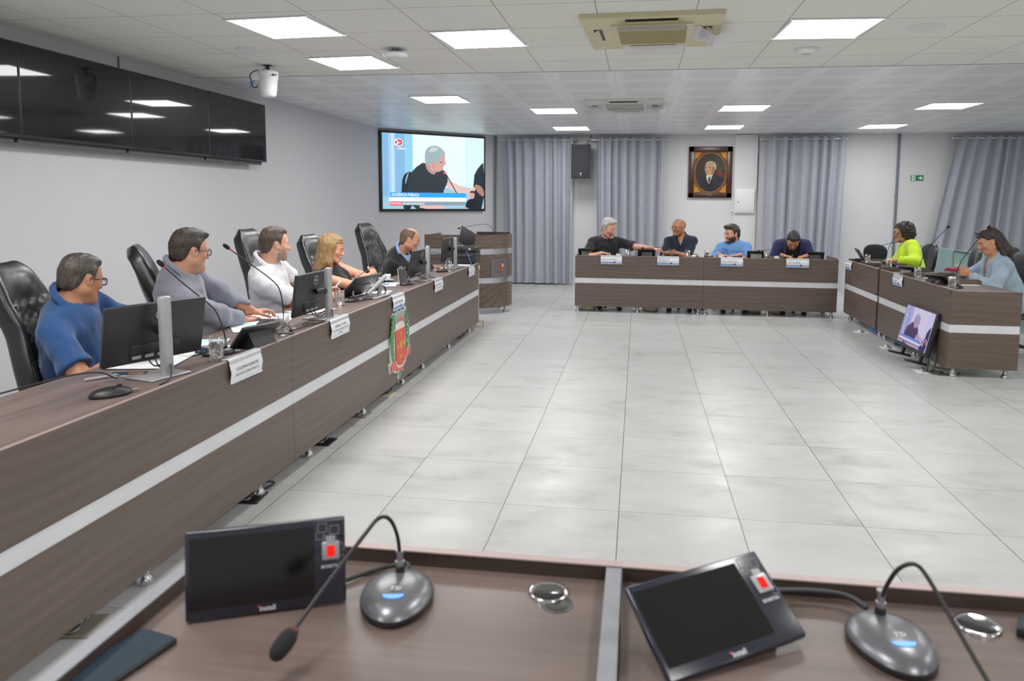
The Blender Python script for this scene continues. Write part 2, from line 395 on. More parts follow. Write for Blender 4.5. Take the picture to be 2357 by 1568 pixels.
# ------------------------------------------------------------------ desks
def leg_mb(x, y, h=.085, r=.02):
    return MB().lathe([(r, h), (r, .036), (r*1.25, .03), (r*1.75, .016), (r*1.8, 0)][::-1], 20, Matrix.Translation((x, y, 0)))
def desk_unit(label, L, D, loc, rz, legs, ends=(1, 1), ztop=.775, parts=(), left_strip=False, right_strip=False, group='dark laminate desk units'):
    """front faces local -y, runs 0..L along local x"""
    t = thing('council_desk', label, 'desk', loc, rz, group)
    p = MB()
    L0 = L-.003; p.box((L/2, .009, .2505), (L0, .018, .331)); p.box((L/2, .009, .649), (L0, .018, .318))
    p.box((L/2, .009, .809), (L0, .018, .002), mi=1)
    obj('front_panel', p, [M_WOODX, M_EDGE], t)
    s = MB(); s.box((L/2, .010, .453), (L0, .012, .074)); obj('metal_strip', s, M_ALU, t)
    tp = MB(); tp.box((L/2, (D+.018)/2, ztop-.0125), (L-.002, D-.018, .025)); tp.box((L/2, D+.001, ztop-.0125), (L, .002, .025), mi=1)
    obj('tabletop', tp, [M_TOPX, M_EDGE], t)
    for e, x, st in ((0, .009, left_strip), (1, L-.009, right_strip)):
        if not ends[e]: continue
        q = MB(); zt = ztop-.025
        if st: q.box((x, D/2, .2505), (.018, D-.002, .331)); q.box((x, D/2, (.49+zt)/2), (.018, D-.002, zt-.49))
        else: q.box((x, D/2+.01, (.085+zt)/2), (.018, D-.022, zt-.085))
        sp = obj('side_panel', q, M_WOODX2, t)
        if st: k = MB(); k.box((x, D/2, .453), (.014, D-.01, .074)); obj('metal_strip', k, M_ALU, sp)
        if st:
            e2 = MB(); e2.box((x, D/2, ztop-.0125), (.018, D, .025)); obj('edge_strip', e2, M_WOODX2, sp)
    for x in parts:
        q = MB(); r = .045; z1 = ztop+.052; yb = D-.06
        poly = [(.02, ztop), (yb, ztop), (yb, z1-r)]+[(yb-r+r*math.cos(a), z1-r+r*math.sin(a)) for a in [R(v) for v in (15, 35, 55, 75)]]+[(yb-r, z1), (.02, z1)]
        q.prism(poly, -.009, .009, frameM((x, 0, 0), (0, 1, 0), (0, 0, 1), (1, 0, 0)))
        obj('divider', q, M_WOODX2, t)
    for x, y in legs: obj('leg', leg_mb(x, y), M_STEEL, t)
    return t
M_WOODX2 = wood("laminate_side", 1, (80, 66, 57), (94, 79, 69))
LEG5 = lambda L: [(.05, .05), (L/2, .05), (L-.05, .05), (.05, .5), (L-.05, .5)]
# left row: fronts face +x at x = -1.935
for y0, y1, l in [(1.42, 3.875, 'long dark desk unit at the left, nearest the camera, under the first monitor'),
                  (3.875, 6.30, 'middle dark desk unit of the left row, carrying the painted coat of arms'),
                  (6.30, 8.83, 'farthest dark desk unit of the left row, ending at the cream post')]:
    desk_unit(l, y1-y0, .58, (-1.935, y0+.0015, 0), R(90), [(.3, .06), ((y1-y0)*.5, .06), (y1-y0-.3, .06), (.3, .5), (y1-y0-.3, .5)], ztop=.79)
# far row
desk_unit('dark far desk unit on the left, below the grey haired and bald men', 1.795, .6, (-.875, 10.41, 0), 0, [(.045, .06), (.895, .06), (1.74, .06), (.045, .5), (1.74, .5)], parts=(.03, .86, 1.72))
desk_unit('dark far desk unit on the right, with men in light blue and navy behind it', 1.795, .6, (.92, 10.41, 0), 0, [(.045, .06), (.89, .06), (1.74, .06), (.045, .5), (1.74, .5)], parts=(.07, .93, 1.77))
# right row: fronts face -x at x = 2.82
t = desk_unit('dark desk unit at the right front, with a small television leaning on it', 1.985, .6, (2.82, 9.03, 0), R(-90), [(1.92, .08), (1.92, .53), (.06, .08), (.06, .53), (1., .08)], ztop=.79, parts=(.03, .70, 1.33), right_strip=True)
t = desk_unit('dark desk unit at the far right corner, under the woman in lime green', 1.36, .6, (2.82, 10.46, 0), R(-90), [(.06, .08), (1.30, .08), (.06, .53), (1.3, .53)], parts=(.05, .72, 1.32))
q = MB(); q.box((-.006, .012, .448), (.012, .024, .724)); obj('corner_strip', q, M_WHITE, t)
# near row: fronts face +y at y = 1.533, the camera looks over them
def near_unit(label, x0, x1, bars):
    L = x1-x0
    t = thing('council_desk', label, 'desk', (x1, 1.536, 0), PI, 'dark laminate desk units')
    p = MB(); p.box((L/2, .01, .2505), (L, .02, .331)); p.box((L/2, .01, .649), (L, .02, .318)); p.box((L/2, .011, .809), (L, .022, .003), mi=1)
    obj('front_panel', p, [M_DARKWOOD, M_EDGE2], t)
    s = MB(); s.box((L/2, .011, .453), (L, .012, .074)); obj('metal_strip', s, M_ALU, t)
    tp = MB(); tp.box((L/2, .34, .7625), (L-.004, .64, .025)); obj('tabletop', tp, M_TOPN, t)
    for x in bars:
        q = MB(); q.box((x, .345, .445), (.03, .64, .72)); q.box((x, .345, .8065), (.032, .64, .003), mi=1); obj('side_panel', q, [M_DARKWOOD, M_EDGEG], t)
    for x, y in ((.06, .06), (L-.06, .06), (.06, .6), (L-.06, .6)): obj('leg', leg_mb(x, y), M_STEEL, t)
    return t
M_DARKWOOD = wood('laminate_dark', 0, (46, 35, 30), (70, 56, 49))
M_EDGE2 = wood('pink_edge_banding', 0, (166, 142, 138), (190, 170, 166), rough=.5)
M_TOPN = wood('laminate_top_near', 0, (86, 70, 64), (114, 97, 91), rough=.36)
near_unit('near desk on the left in the foreground, with one terminal and one microphone', -.956, -.0185, (.9375-.017, .017))
near_unit('near desk on the right in the foreground, with the reclined terminal', -.0180, 1.76, (.02,))
# ------------------------------------------------------------------ lectern
def lectern():
    t = thing('lectern', 'curved dark wooden lectern with two shiny metal bands in the corner', 'lectern', (-2.3, 10.2, 0))
    path = [(-.62, -.36)]+[(-.30+.12*k, -.36) for k in range(0, 3)]
    cx, cy, r = .02, .14, .5
    path = [(-.62, -.36), (-.3, -.36), (-.02, -.36)]+[(cx+r*math.sin(R(a)), cy-r*math.cos(R(a))) for a in range(6, 100, 8)]
    def off(d):
        o = []
        for i, p in enumerate(path):
            a = Vector(path[max(i-1, 0)]); b = Vector(path[min(i+1, len(path)-1)]); tt = (b-a).normalized()
            o.append((p[0]+tt.y*d, p[1]-tt.x*d))
        return o
    def band(z0, z1, d0, d1, mats, name, par, mi_edge=0):
        a, b = off(d1), off(d0); n = len(a); m = MB()
        prof = [[(a[i][0], a[i][1], z0), (a[i][0], a[i][1], z1), (b[i][0], b[i][1], z1), (b[i][0], b[i][1], z0), (a[i][0], a[i][1], z0)] for i in range(n)]
        for j in range(4): m.grid([[row[j], row[j+1]] for row in prof], smooth=(j in (0, 2)))
        for row in (prof[0], prof[-1]): m.add(row[:4], [(0, 1, 2, 3)])
        return obj(name, m, mats, par)
    f = band(.09, 1.105, -.02, 0, M_WOODL, 'front_panel', t)
    band(.835, .912, 0, .003, M_ALUB, 'metal_band', t); band(.435, .51, 0, .003, M_ALUB, 'metal_band', t)
    a = off(-.02); q = MB(); q.prism([a[0]]+a[1:]+[(.3, .42), (-.62, .42)], 1.0, 1.025); obj('top_shelf', q, M_DARKIN, t)
    for x in (-.60,): m = MB(); m.box((x, .03, .6), (.02, .76, 1.0)); obj('side_panel', m, M_WOODL, t)
    m = MB(); m.box((.2, .40, 1.07), (.5, .018, .10)); obj('rear_rail', m, M_DARKIN, t)
    for x, y in ((-.5, -.3), (.05, -.3), (.44, .03), (-.5, .35), (.3, .35)): obj('leg', leg_mb(x, y, .09, .014), M_STEEL, t)
    # plaque: acrylic sheet with a small coat of arms
    def onarc(a, d=.007): return (cx+(r+d)*math.sin(R(a)), cy-(r+d)*math.cos(R(a)))
    P = [[(*onarc(a), z) for z in (.50+.01, .775)] for a in range(34, 69, 3)]
    m = MB(); m.grid(P); pl = obj('plaque', m, M_ACRY, t)
    m = MB()
    def patch(a0, a1, z0, z1, mi):
        m.grid([[(*onarc(a0+(a1-a0)*k/4, .0095), z0), (*onarc(a0+(a1-a0)*k/4, .0095), z1)] for k in range(5)], mi=mi)
    patch(49, 54, .672, .695, 0); patch(49.5, 54.5, .632, .666, 0); patch(47.5, 57, .622, .632, 1); patch(55, 57, .66, .70, 2); patch(47, 48.5, .66, .69, 3)
    obj('coat_of_arms', m, [plain('crest_red', (200, 40, 25), .5), plain('crest_pink', (190, 60, 70), .5), M_WHITE, plain('crest_green', (60, 110, 70), .5)], pl)
    m = MB()
    for z, body, sz in ((.735, 'Câmara Municipal', .017), (.592, 'Cidade de Americana', .016), (.56, 'São Paulo', .010)):
        v, fc = text_mesh(body, sz, 'CENTER'); m.add([(*onarc(51+math.degrees(p.x/r), .0095), z+p.y) for p in v], fc)
    obj('lettering', m, M_BLACK, pl)
    return t
M_WOODL = wood('laminate_lectern', 0, (74, 58, 49), (104, 87, 76))
M_ALUB = plain('bright_aluminium', (205, 208, 213), .3, .9)
M_ACRY = plain('smoked_acrylic', (120, 116, 120), .12, .35)
lectern()
m = MB(); m.rbox((-1.965, 8.93, .745), (.03, .10, .05), .006); m.rbox((-1.965, 8.915, .40), (.016, .022, .66), .003); m.rbox((-1.965, 8.948, .40), (.016, .022, .66), .003)
m.rbox((-1.93, 8.94, .075), (.12, .05, .035), .01); m.cyl((-1.89, 8.94, 0), (-1.89, 8.94, .07), .016); m.cyl((-2.0, 8.94, 0), (-2.0, 8.94, .07), .016)
tag(obj('wooden_stand', m, plain('cream_paint', (214, 200, 172), .5)), 'narrow cream painted wooden stand at the end of the left desks', 'stand')
# ------------------------------------------------------------------ chairs
M_LEATH = leather('black_leather'); M_LEATH2 = leather('black_leather_gloss', (24, 25, 27), .27); M_CHAIRF = fabric('black_chair_fabric', (26, 27, 30), weave=500)
def shell(width, prof, thick, bol, n=20, quilt=None):
    """padded chair back: prof list of (forward y, z); width(f) half width; returns MB in local frame, front = +y"""
    P = [Vector((0, y, z)) for y, z in prof]
    Q = [P[0]]
    for _ in range(3):
        Q = [P[0]]
        for a, b in zip(P, P[1:]): Q += [a.lerp(b, .25), a.lerp(b, .75)]
        Q.append(P[-1]); P = Q
    ac = [0]
    for a, b in zip(P, P[1:]): ac.append(ac[-1]+(b-a).length)
    fs = [ac[-1]*(.5-.5*math.cos(PI*k/56)) for k in range(57)]; P = [Vector((0, float(np.interp(f, ac, [p.y for p in P])), float(np.interp(f, ac, [p.z for p in P])))) for f in fs]
    m = len(P); rows_f = []; rows_b = []
    acc = [0]
    for a, b in zip(P, P[1:]): acc.append(acc[-1]+(b-a).length)
    for i, p in enumerate(P):
        f = acc[i]/acc[-1]; tt = (P[min(i+1, m-1)]-P[max(i-1, 0)]).normalized(); nrm = Vector((0, tt.z, -tt.y))
        w = width(f); rf = []; rb = []
        for j in range(n+1):
            u = -1+2*j/n; x = w*math.sin(u*PI/2); e = max(0., 1-abs(u)**6)**.5
            bulge = bol*math.exp(-((abs(u)-.68)/.22)**2)-bol*.5*math.exp(-(u/.4)**2)
            bulge *= min(1, max(.12, (.97-f)/.3)); q = quilt(f, u) if quilt else 0.
            curve = .05*u*u*min(1, max(0, (.86-f)/.25))
            edge = math.sin(min(1, f/.04, (1-f)/.04)*PI/2)
            rf.append(p+Vector((x, 0, 0))+nrm*((thick*.5+bulge+q)*e*edge+curve)); rb.append(p+Vector((x, 0, 0))+nrm*(-thick*.5*e*edge+curve))
        rows_f.append(rf); rows_b.append(rb)
    mb = MB(); mb.grid([r[::-1] for r in rows_f]); mb.grid(rows_b)
    return mb
def quilt_diamond(f, u):
    if .28 < f < .74 and abs(u) < .52:
        a = math.sin((f*16+u*4)*PI)*math.sin((f*16-u*4)*PI)
        return .024*abs(a)**.5-.008
    if .745 < f < .765 and abs(u) < .55: return -.012
    return 0.
def star_base(t, r=.30, mat=None):
    m = MB(); m.cyl((0, 0, .09), (0, 0, .40), .028); m.cyl((0, 0, .07), (0, 0, .16), .045); obj('gas_column', m, M_BLACK, t)
    for k in range(5):
        a = 2*PI*k/5+.3; c, s = math.cos(a), math.sin(a)
        m = MB(); m.tube([(0, 0, .115), (r*.6*c, r*.6*s, .095), (r*c, r*s, .075)], .022, 10, rs=(.026, .016)); b = obj('base_arm', m, mat or M_BLACK, t)
        w = MB(); w.cyl((r*c-.018*s, r*s+.018*c, .028), (r*c+.018*s, r*s-.018*c, .028), .028, n=14); obj('caster', w, M_BLACK, b)
def exec_chair(label, loc, rz, high=1.0, tilt=0., arms=True, grp='black leather chairs behind the left desks'):
    """high back; local +y is the sitter's forward"""
    t = thing('executive_chair', label, 'chair', loc, rz, grp)
    h = high
    prof = [(-.17, .44), (-.19, .55), (-.22, .72), (-.27-tilt, .90), (-.325-tilt, 1.05*h), (-.345-tilt, 1.16*h), (-.385-tilt, 1.245*h), (-.43-tilt, 1.265*h)]
    wd = lambda f: .235+.045*math.sin(min(1, f/.55)*PI)-.075*max(0, (f-.55)/.45)**1.3; wd0 = wd; wd = lambda f: max(.02, wd0(f)*max(0., 1-(max(0, f-.84)/.16)**3.2)**.5)
    obj('backrest', shell(wd, prof, .085, .028, 40, quilt_diamond), M_LEATH2, t)
    m = MB()
    for sx in (-1, 1): m.rbox((sx*.262, -.20, .70), (.012, .035, .03), .005); 
    obj('back_bolt', m, M_DGREY, t)
    s = MB(); s.rbox((0, .06, .40), (.52, .54, .11), .045, 4); obj('seat', s, M_LEATH, t)
    if arms:
        for sx in (-1, 1):
            a = MB(); a.tube([(sx*.27, -.20, .60), (sx*.30, -.10, .655), (sx*.31, .06, .665), (sx*.31, .20, .645), (sx*.305, .25, .60), (sx*.29, .2, .50), (sx*.25, .12, .43)], .024, 10, smooth_path=2); obj('armrest', a, M_LEATH, t)
    star_base(t); return t
def task_chair(label, loc, rz, z=.86, w=.23, hh=.20, mat=None, grp=None, arms=False):
    t = thing('office_chair', label, 'chair', loc, rz, grp)
    m = MB(); P = []
    n = 28
    def sup(a, k): c, s = math.cos(a), math.sin(a); return (w*k*abs(c)**.75*(1 if c > 0 else -1), hh*k*abs(s)**.8*(1 if s > 0 else -1))
    for k, d in ((.001, .036), (.5, .034), (.82, .030), (.95, .02), (1., 0.), (.95, -.018), (.8, -.024), (.001, -.026)):
        P.append([Vector((sup(2*PI*j/n, k)[0], -.22+d+.10*(sup(2*PI*j/n, k)[0]/w)**2*.5-.02*(sup(2*PI*j/n, k)[1]/hh), z+sup(2*PI*j/n, k)[1])) for j in range(n+1)])
    m.grid(P); obj('backrest', m, mat or M_CHAIRF, t)
    s = MB(); s.rbox((0, .04, .42), (.46, .46, .08), .035, 3); obj('seat', s, mat or M_CHAIRF, t)
    b = MB(); b.tube([(0, -.05, .41), (0, -.22, .42), (0, -.265, .55), (0, -.25, z-.02)], .018, 8, smooth_path=2); obj('back_bar', b, M_BLACK, t)
    if arms:
        for sx in (-1, 1):
            a = MB(); a.tube([(sx*.24, .05, .44), (sx*.29, .05, .50), (sx*.29, .03, .63), (sx*.285, -.1, .655), (sx*.285, .18, .65)], .02, 8, smooth_path=2); obj('armrest', a, M_BLACK, t)
    star_base(t, .27); return t
# ------------------------------------------------------------------ gooseneck microphones
M_RINGOFF = plain('ring_unlit', (96, 26, 26), .5)
M_GUN = plain('gunmetal_paint', (112, 113, 118), .3, .55, bump=.02)
M_FOAM = plain('foam_black', (18, 18, 19), .95, bump=.6, vscale=120)
M_NECK = plain('gooseneck_black', (30, 30, 32), .4, .3)
M_LOGO = plain('pale_lettering', (205, 208, 212), .5)
M_BLUELED = emissive('blue_led', (90, 150, 255), 2.2)
M_BLUELED2 = emissive('blue_violet_led', (60, 50, 255), 9.)
def neck(t, pts, r, tipdir=None, ring=None, foam=(.012, .045), sp=3, connector=True, mneck=None):
    """pts start at the socket; last point is the ring at the foot of the foam tip"""
    p0 = Vector(pts[0])
    if connector:
        c = MB(); c.cyl(p0, p0+Vector((0, 0, .012)), .0095, n=14); c.cyl(p0+Vector((0, 0, .012)), p0+Vector((0, 0, .03)), .007, n=14); c.cyl(p0+Vector((0, 0, .03)), p0+Vector((0, 0, .036)), .0088, n=14)
        obj('connector', c, M_STEEL, t)
    m = MB(); m.tube([p0+Vector((0, 0, .02))]+[Vector(p) for p in pts[1:]], r, 8, smooth_path=sp); g = obj('gooseneck', m, mneck or M_NECK, t)
    a, b = Vector(pts[-2]), Vector(pts[-1]); d = (b-a).normalized()
    q = Vector((0, 0, 1)).rotation_difference(d).to_matrix().to_4x4(); T = Matrix.Translation(b) @ q
    if 1: m = MB(); m.lathe([(r*1.1, -.004), (foam[0]*.6, -.001), (foam[0]*.62, .004)], 14, T); obj('light_ring', m, ring or M_RED, g)
    L = foam[1]; f = foam[0]
    m = MB(); m.lathe([(0, .004), (f*.7, .004), (f*.95, L*.25), (f, L*.55), (f*.85, L*.84), (f*.5, L*.97), (0, L)], 16, T, caps=False); obj('foam_tip', m, M_FOAM, g)
def oval_base(t, a, b, h, M, mats, rz=0., flare=1., socket=True):
    """egg-shaped base, centre at local origin"""
    m = MB(); n = 36
    prof = [(.93, 0), (.99, .004), (1., h*.28), (.985, h*.36), (.93, h*.55), (.74, h*.80), (.45, h*.95), (.001, h)]
    vs = []; 
    P = [[((M @ Vector((a*k*math.cos(2*PI*i/n), b*k*math.sin(2*PI*i/n)*(1+.12*math.cos(2*PI*i/n)), z)))) for k, z in prof] for i in range(n+1)]
    low = [r[:4] for r in P]; up = [r[3:] for r in P]
    m.grid(low, mi=1); m.grid(up, mi=0); m.add([r[0] for r in P[:-1]], [list(range(n))[::-1]], mi=1)
    return obj('base', m, mats, t)
def near_mic(label, c, rz, pts):
    t = thing('conference_microphone', label, 'microphone', (c[0], c[1], .775))
    M = MX((0, 0, 0), (0, 0, rz))
    b = oval_base(t, .098, .074, .042, M, [M_GUN, M_BLACK])
    sk = M @ Vector((.052, 0, .034))
    m = MB(); m.cyl(sk-Vector((0, 0, .008)), sk+Vector((0, 0, .020)), .0105, .0095); obj('socket', m, M_BLACK, b)
    m = MB(); m.lathe([(.024, -.004), (.022, .0), (.016, .004), (.011, .006)], 24, Matrix.Translation(sk-Vector((0, 0, .001))), caps=False); obj('boss', m, M_GUN, b)
    s = Vector((-.036, 0, .0385))
    def onb(p):
        k = math.hypot(p[0]/.098, p[1]/.074)/(1+.12*(p[0]/max(1e-6, math.hypot(p[0], p[1])))*0); return M @ Vector((p[0], p[1], float(np.interp(k, [0, .45, .74, .93], [.0422, .0402, .0341, .0236]))))
    m = MB(); v = [(-.047+.011*math.cos(a)*.9*-1 if False else -.040-.013*math.sin(a), .021*math.cos(a)) for a in [PI*k/12 for k in range(13)]]
    m.add([onb(p)+Vector((0, 0, .0012)) for p in v], [list(range(len(v)))]); obj('status_light', m, M_BLUELED, b)
    vt, ft = text_mesh('TSi', .018, 'CENTER', None, .25, .02); m = MB()
    m.add([onb((-.022+p.y, -p.x))+Vector((0, 0, .0013)) for p in vt], ft); obj('lettering', m, M_LOGO, b)
    neck(t, [sk+Vector((0, 0, .016))]+[Vector(p)-Vector((c[0], c[1], .775)) for p in pts], .0042, foam=(.0165, .058), sp=3, ring=M_RINGOFF)
    return t
near_mic('metallic oval microphone base on the near left desk, neck bent down to the foam tip', (-.470, 1.365), R(100),
         [(-.477, 1.40, .90), (-.488, 1.385, .945), (-.505, 1.365, .955), (-.522, 1.335, .931), (-.553, 1.24, .887), (-.579, 1.14, .843)])
near_mic('metallic oval microphone base on the near right desk, neck leaning right out of view', (.478, 1.350), R(97),
         [(.475, 1.375, .895), (.49, 1.37, .925), (.513, 1.36, .940), (.528, 1.345, .925), (.55, 1.28, .875), (.585, 1.16, .80)])
def desk_mic(label, c, rz, pts, zt=.79, grp='black gooseneck microphones on the left desks', base=True):
    t = thing('desk_microphone', label, 'microphone', (c[0], c[1], zt), 0, grp)
    M = MX((0, 0, 0), (0, 0, rz))
    b = oval_base(t, .082, .055, .034, M, [M_BLACK, M_BLACK])
    sk = M @ Vector((.036, 0, .028))
    m = MB(); m.cyl(sk-Vector((0, 0, .008)), sk+Vector((0, 0, .018)), .0095, .009); obj('socket', m, M_BLACK, b)
    m = MB(); e = M @ Vector((.075, -.02, .012)); d = M.to_3x3() @ Vector((1, -.25, 0)); m.cyl(e, e+d*.025, .0065); obj('cable_plug', m, M_STEEL, b)
    neck(t, [sk+Vector((0, 0, .014))]+[Vector(p)-Vector((c[0], c[1], zt)) for p in pts], .0036, foam=(.0125, .045))
    return t
desk_mic('black gooseneck microphone nearest the camera on the left desk, its neck running out of view', (-2.105, 2.645), R(60), [(-2.11, 2.67, .86), (-2.13, 2.63, .893), (-2.17, 2.50, .905), (-2.22, 2.35, .895), (-2.30, 2.05, .88), (-2.38, 1.85, .875)])
desk_mic('black gooseneck microphone behind the first water glass, red ring by the grey shirt', (-2.12, 3.45), R(50), [(-2.10, 3.475, .90), (-2.12, 3.45, 1.01), (-2.14, 3.41, 1.06), (-2.22, 3.34, 1.16), (-2.286, 3.282, 1.255)])
desk_mic('black gooseneck microphone rising before the man in the white shirt', (-2.13, 4.10), R(50), [(-2.11, 4.135, .90), (-2.12, 4.13, 1.04), (-2.15, 4.10, 1.10), (-2.24, 4.02, 1.20), (-2.335, 3.95, 1.297)])
desk_mic('black gooseneck microphone beside the tilted monitor before the woman in black', (-2.22, 5.43), R(60), [(-2.205, 5.47, .88), (-2.21, 5.50, .93), (-2.23, 5.60, .955), (-2.28, 5.85, .97), (-2.345, 6.29, .982)])
desk_mic('black gooseneck microphone with the pink phone leaning on its base', (-2.135, 6.60), R(70), [(-2.13, 6.64, .88), (-2.145, 6.60, .95), (-2.18, 6.50, 1.0), (-2.23, 6.30, 1.08), (-2.295, 6.06, 1.165)])
desk_mic('black gooseneck microphone before the man in the dark suit, farthest on the left desk', (-2.14, 7.88), R(70), [(-2.13, 7.92, .90), (-2.14, 7.88, .97), (-2.17, 7.75, 1.02), (-2.23, 7.45, 1.035), (-2.29, 7.15, 1.04)])
G = 'gooseneck microphones on the far desk'
desk_mic('microphone with glowing red ring in front of the grey haired man', (-.40, 10.70), R(90), [(-.405, 10.69, .90), (-.40, 10.68, .98), (-.395, 10.62, 1.05), (-.385, 10.55, 1.085)], .775, G)
desk_mic('microphone bent far to the left in front of the bald man', (.47, 10.72), R(90), [(.46, 10.71, .88), (.43, 10.68, .91), (.37, 10.65, .93), (.25, 10.60, .925), (.10, 10.55, .918)], .775, G)
desk_mic('microphone with a short dark bow in front of the bearded man', (1.285, 10.72), R(90), [(1.28, 10.72, .86), (1.25, 10.70, .905), (1.18, 10.68, .915), (1.08, 10.65, .88), (1.0, 10.62, .855)], .775, G)
desk_mic('microphone bent left in front of the man bowing his head', (2.17, 10.70), R(90), [(2.165, 10.70, .88), (2.15, 10.68, .94), (2.08, 10.66, .965), (1.95, 10.62, .94), (1.70, 10.56, .905)], .775, G)
G = 'gooseneck microphones on the right desks'
desk_mic('tall microphone crossing the curly haired woman, farther of the three tall ones', (3.06, 9.62), R(-90), [(3.06, 9.60, .90), (3.06, 9.55, 1.02), (3.055, 9.40, 1.12), (3.05, 9.15, 1.25), (3.05, 8.93, 1.345)], .79, G)
desk_mic('tall microphone rising left of the green capped bottle', (3.03, 8.42), R(-90), [(3.03, 8.40, .90), (3.03, 8.36, 1.0), (3.035, 8.25, 1.10), (3.04, 8.0, 1.24), (3.05, 7.81, 1.34)], .79, G)
desk_mic('tall microphone crossing the woman in denim, nearest of the three tall ones', (3.0, 7.40), R(-90), [(3.0, 7.42, .90), (3.01, 7.38, 1.02), (3.02, 7.26, 1.13), (3.035, 7.08, 1.27), (3.05, 6.96, 1.365)], .79, G)
desk_mic('low dark microphone pointing at the lime green shirt from behind the laptop', (3.0, 10.22), R(-90), [(3.0, 10.21, .87), (3.02, 10.1, .95), (3.03, 9.9, 1.02), (3.04, 9.5, 1.085), (3.05, 9.14, 1.13)], .79, G)
t = thing('lectern_microphone', 'thin gooseneck microphone standing on the curved lectern', 'microphone', (-2.03, 10.35, 1.025))
m = MB(); m.lathe([(.03, 0), (.028, .008), (.012, .014)], 20); obj('base', m, M_BLACK, t)
neck(t, [(0, 0, .01), (-.005, -.03, .10), (-.03, -.08, .18), (-.10, -.15, .225), (-.2, -.2, .215), (-.44, -.25, .165)], .0035, foam=(.012, .045))
# ------------------------------------------------------------------ voting terminals
M_NAVYG = plain('navy_gloss_bezel', (26, 30, 44), .2, spec=.6)
M_SCREENOFF = plain('screen_off', (7, 7, 9), .16, spec=.45)
M_REDLED = emissive('fingerprint_red', (230, 22, 14), 1.1)
def terminal(label, loc, rz, tilt, w=.30, h=.178, stand=True, detail=2, glow=False, grp='black touch screen voting terminals', screen=None, roll=0., lift=.004):
    """screen faces local -y; loc is the middle of the foot line on the table"""
    t = thing('voting_terminal', label, 'terminal', loc, rz, grp)
    # plate frame: x right, y up along plate, z out of the screen
    cz, sz = math.cos(tilt), math.sin(tilt)
    X = Vector((1, 0, 0)); Y = Vector((0, sz, cz)); Z = Vector((0, -cz, sz)); X, Y = X*math.cos(roll)+Y*math.sin(roll), Y*math.cos(roll)-X*math.sin(roll); O = Vector((0, 0, lift))+Y*(h/2)
    F = frameM(O, X, Y, Z)
    b = MB(); b.rbox((0, 0, -.008), (w, h, .017), .004, 2, F); body = obj('housing', b, M_NAVYG if detail > 1 else M_BLACK, t)
    m = MB(); m.box((-.026*w/.3, .004, .0008), (w*.77, h*.80, .0012), F); obj('screen', m, screen or M_SCREENOFF, body)
    if detail > 1:
        m = MB(); m.rbox((w*.405, h*.13, .002), (.034, .036, .006), .002, 2, F); m.box((w*.405, h*.13+.022, .0025), (.018, .012, .005), F); sn = obj('fingerprint_reader', m, M_SILVER, body)
        m = MB(); m.box((w*.405, h*.13, .0052), (.016, .022, .001), F); obj('reader_window', m, M_REDLED, sn)
        m = MB(); m.text('BIOMETRIA', .0085, F @ Matrix.Translation((w*.405, -h*.055, .001)), width=.038, bold=.02); m.text('install', .013, F @ Matrix.Translation((0, -h*.445, .001)), bold=.02); obj('lettering', m, M_LOGO, body)
        m = MB(); m.cyl(F @ Vector((-.0165, -h*.42, .0005)), F @ Vector((-.0165, -h*.42, .0012)), .0018, n=10); obj('logo_dot', m, M_RED, body)
        m = MB()
        for x, y, s in ((.352, .40, .017), (.43, .365, .017), (.335, .31, .014), (.39, .255, .016), (.425, .235, .013), (.465, .16, .013), (.468, .02, .013)):
            for dx, dy, ww, hh in ((0, .5, 1, .09), (0, -.5, 1, .09), (.5, 0, .09, 1), (-.5, 0, .09, 1)):
                m.box((w*x+dx*s, h*y+dy*s, .0006), (s*ww+.0012*(ww == 1), s*hh+.0012*(hh == 1), .0006), F)
        obj('square_pattern', m, plain('dim_print', (120, 122, 128), .5), body)
    if stand:
        m = MB(); bk = O-Z*.017
        d = max(.08, sz*h*.9+.03)
        a0 = O+Y*h*.25-Z*.016; a1 = O-Y*h*.42-Z*.016
        poly = [(a1.y, .0), (a1.y, a1.z), (a0.y, a0.z), (a0.y+.05, .012), (a0.y+.05, 0)]
        m.prism(poly, -w*.30, w*.30, frameM((0, 0, 0), (0, 1, 0), (0, 0, 1), (1, 0, 0))); obj('stand', m, M_BLACK, t)
    if glow:
        m = MB(); m.rbox((.02, -.02, .012), (.10, .05, .02), .008); k = obj('reader_base', m, M_BLACK, t)
        m = MB(); m.sphere((.02, -.04, .022), .012, 14, 8, sc=(1.6, 1, .7)); obj('status_light', m, M_BLUELED2, k)
    return t
def foot(cx, cy, cz, yaw, tilt, h):
    """panel centre -> foot point, rz"""
    return (cx, cy)
terminal('upright voting terminal on the near left desk with a red fingerprint reader', (-.706, 1.285, .775), R(-1.167*57.3+90), R(9), .3, .17)
terminal('reclined voting terminal on the near right desk with a red fingerprint reader', (.198, 1.256, .775), R(-1.074*57.2958+90), .970, .30, .175, roll=.074, lift=.016)
terminal('black voting terminal on the left desk behind the first name plate, leaning back', (-2.10, 3.69, .79), R(-90+-18), R(42), .26, .17, detail=1)
for x, y, r, l in [(-.745, 10.80, 8, 'black terminal at the far left end of the far desk, by the grey haired man'), (.13, 10.80, 5, 'black terminal under the outstretched arm of the grey haired man'), (1.68, 10.80, -6, 'black terminal right of the bearded man in light blue'), (2.48, 10.80, -6, 'black terminal at the right end of the far desk')]:
    terminal(l, (x, y, .775), R(180+r), R(38), .25, .15, detail=1)
terminal('terminal with a blue light beside the hands of the woman in lime green', (3.10, 9.40, .79), R(90+15), R(52), .22, .14, detail=1, glow=True, screen=plain('screen_grey', (110, 116, 112), .25, emit=(120, 130, 120), estr=.25))
terminal('black terminal behind the second right name plate, seen edge on', (3.05, 8.62, .79), R(90+25), R(48), .24, .15, detail=1)
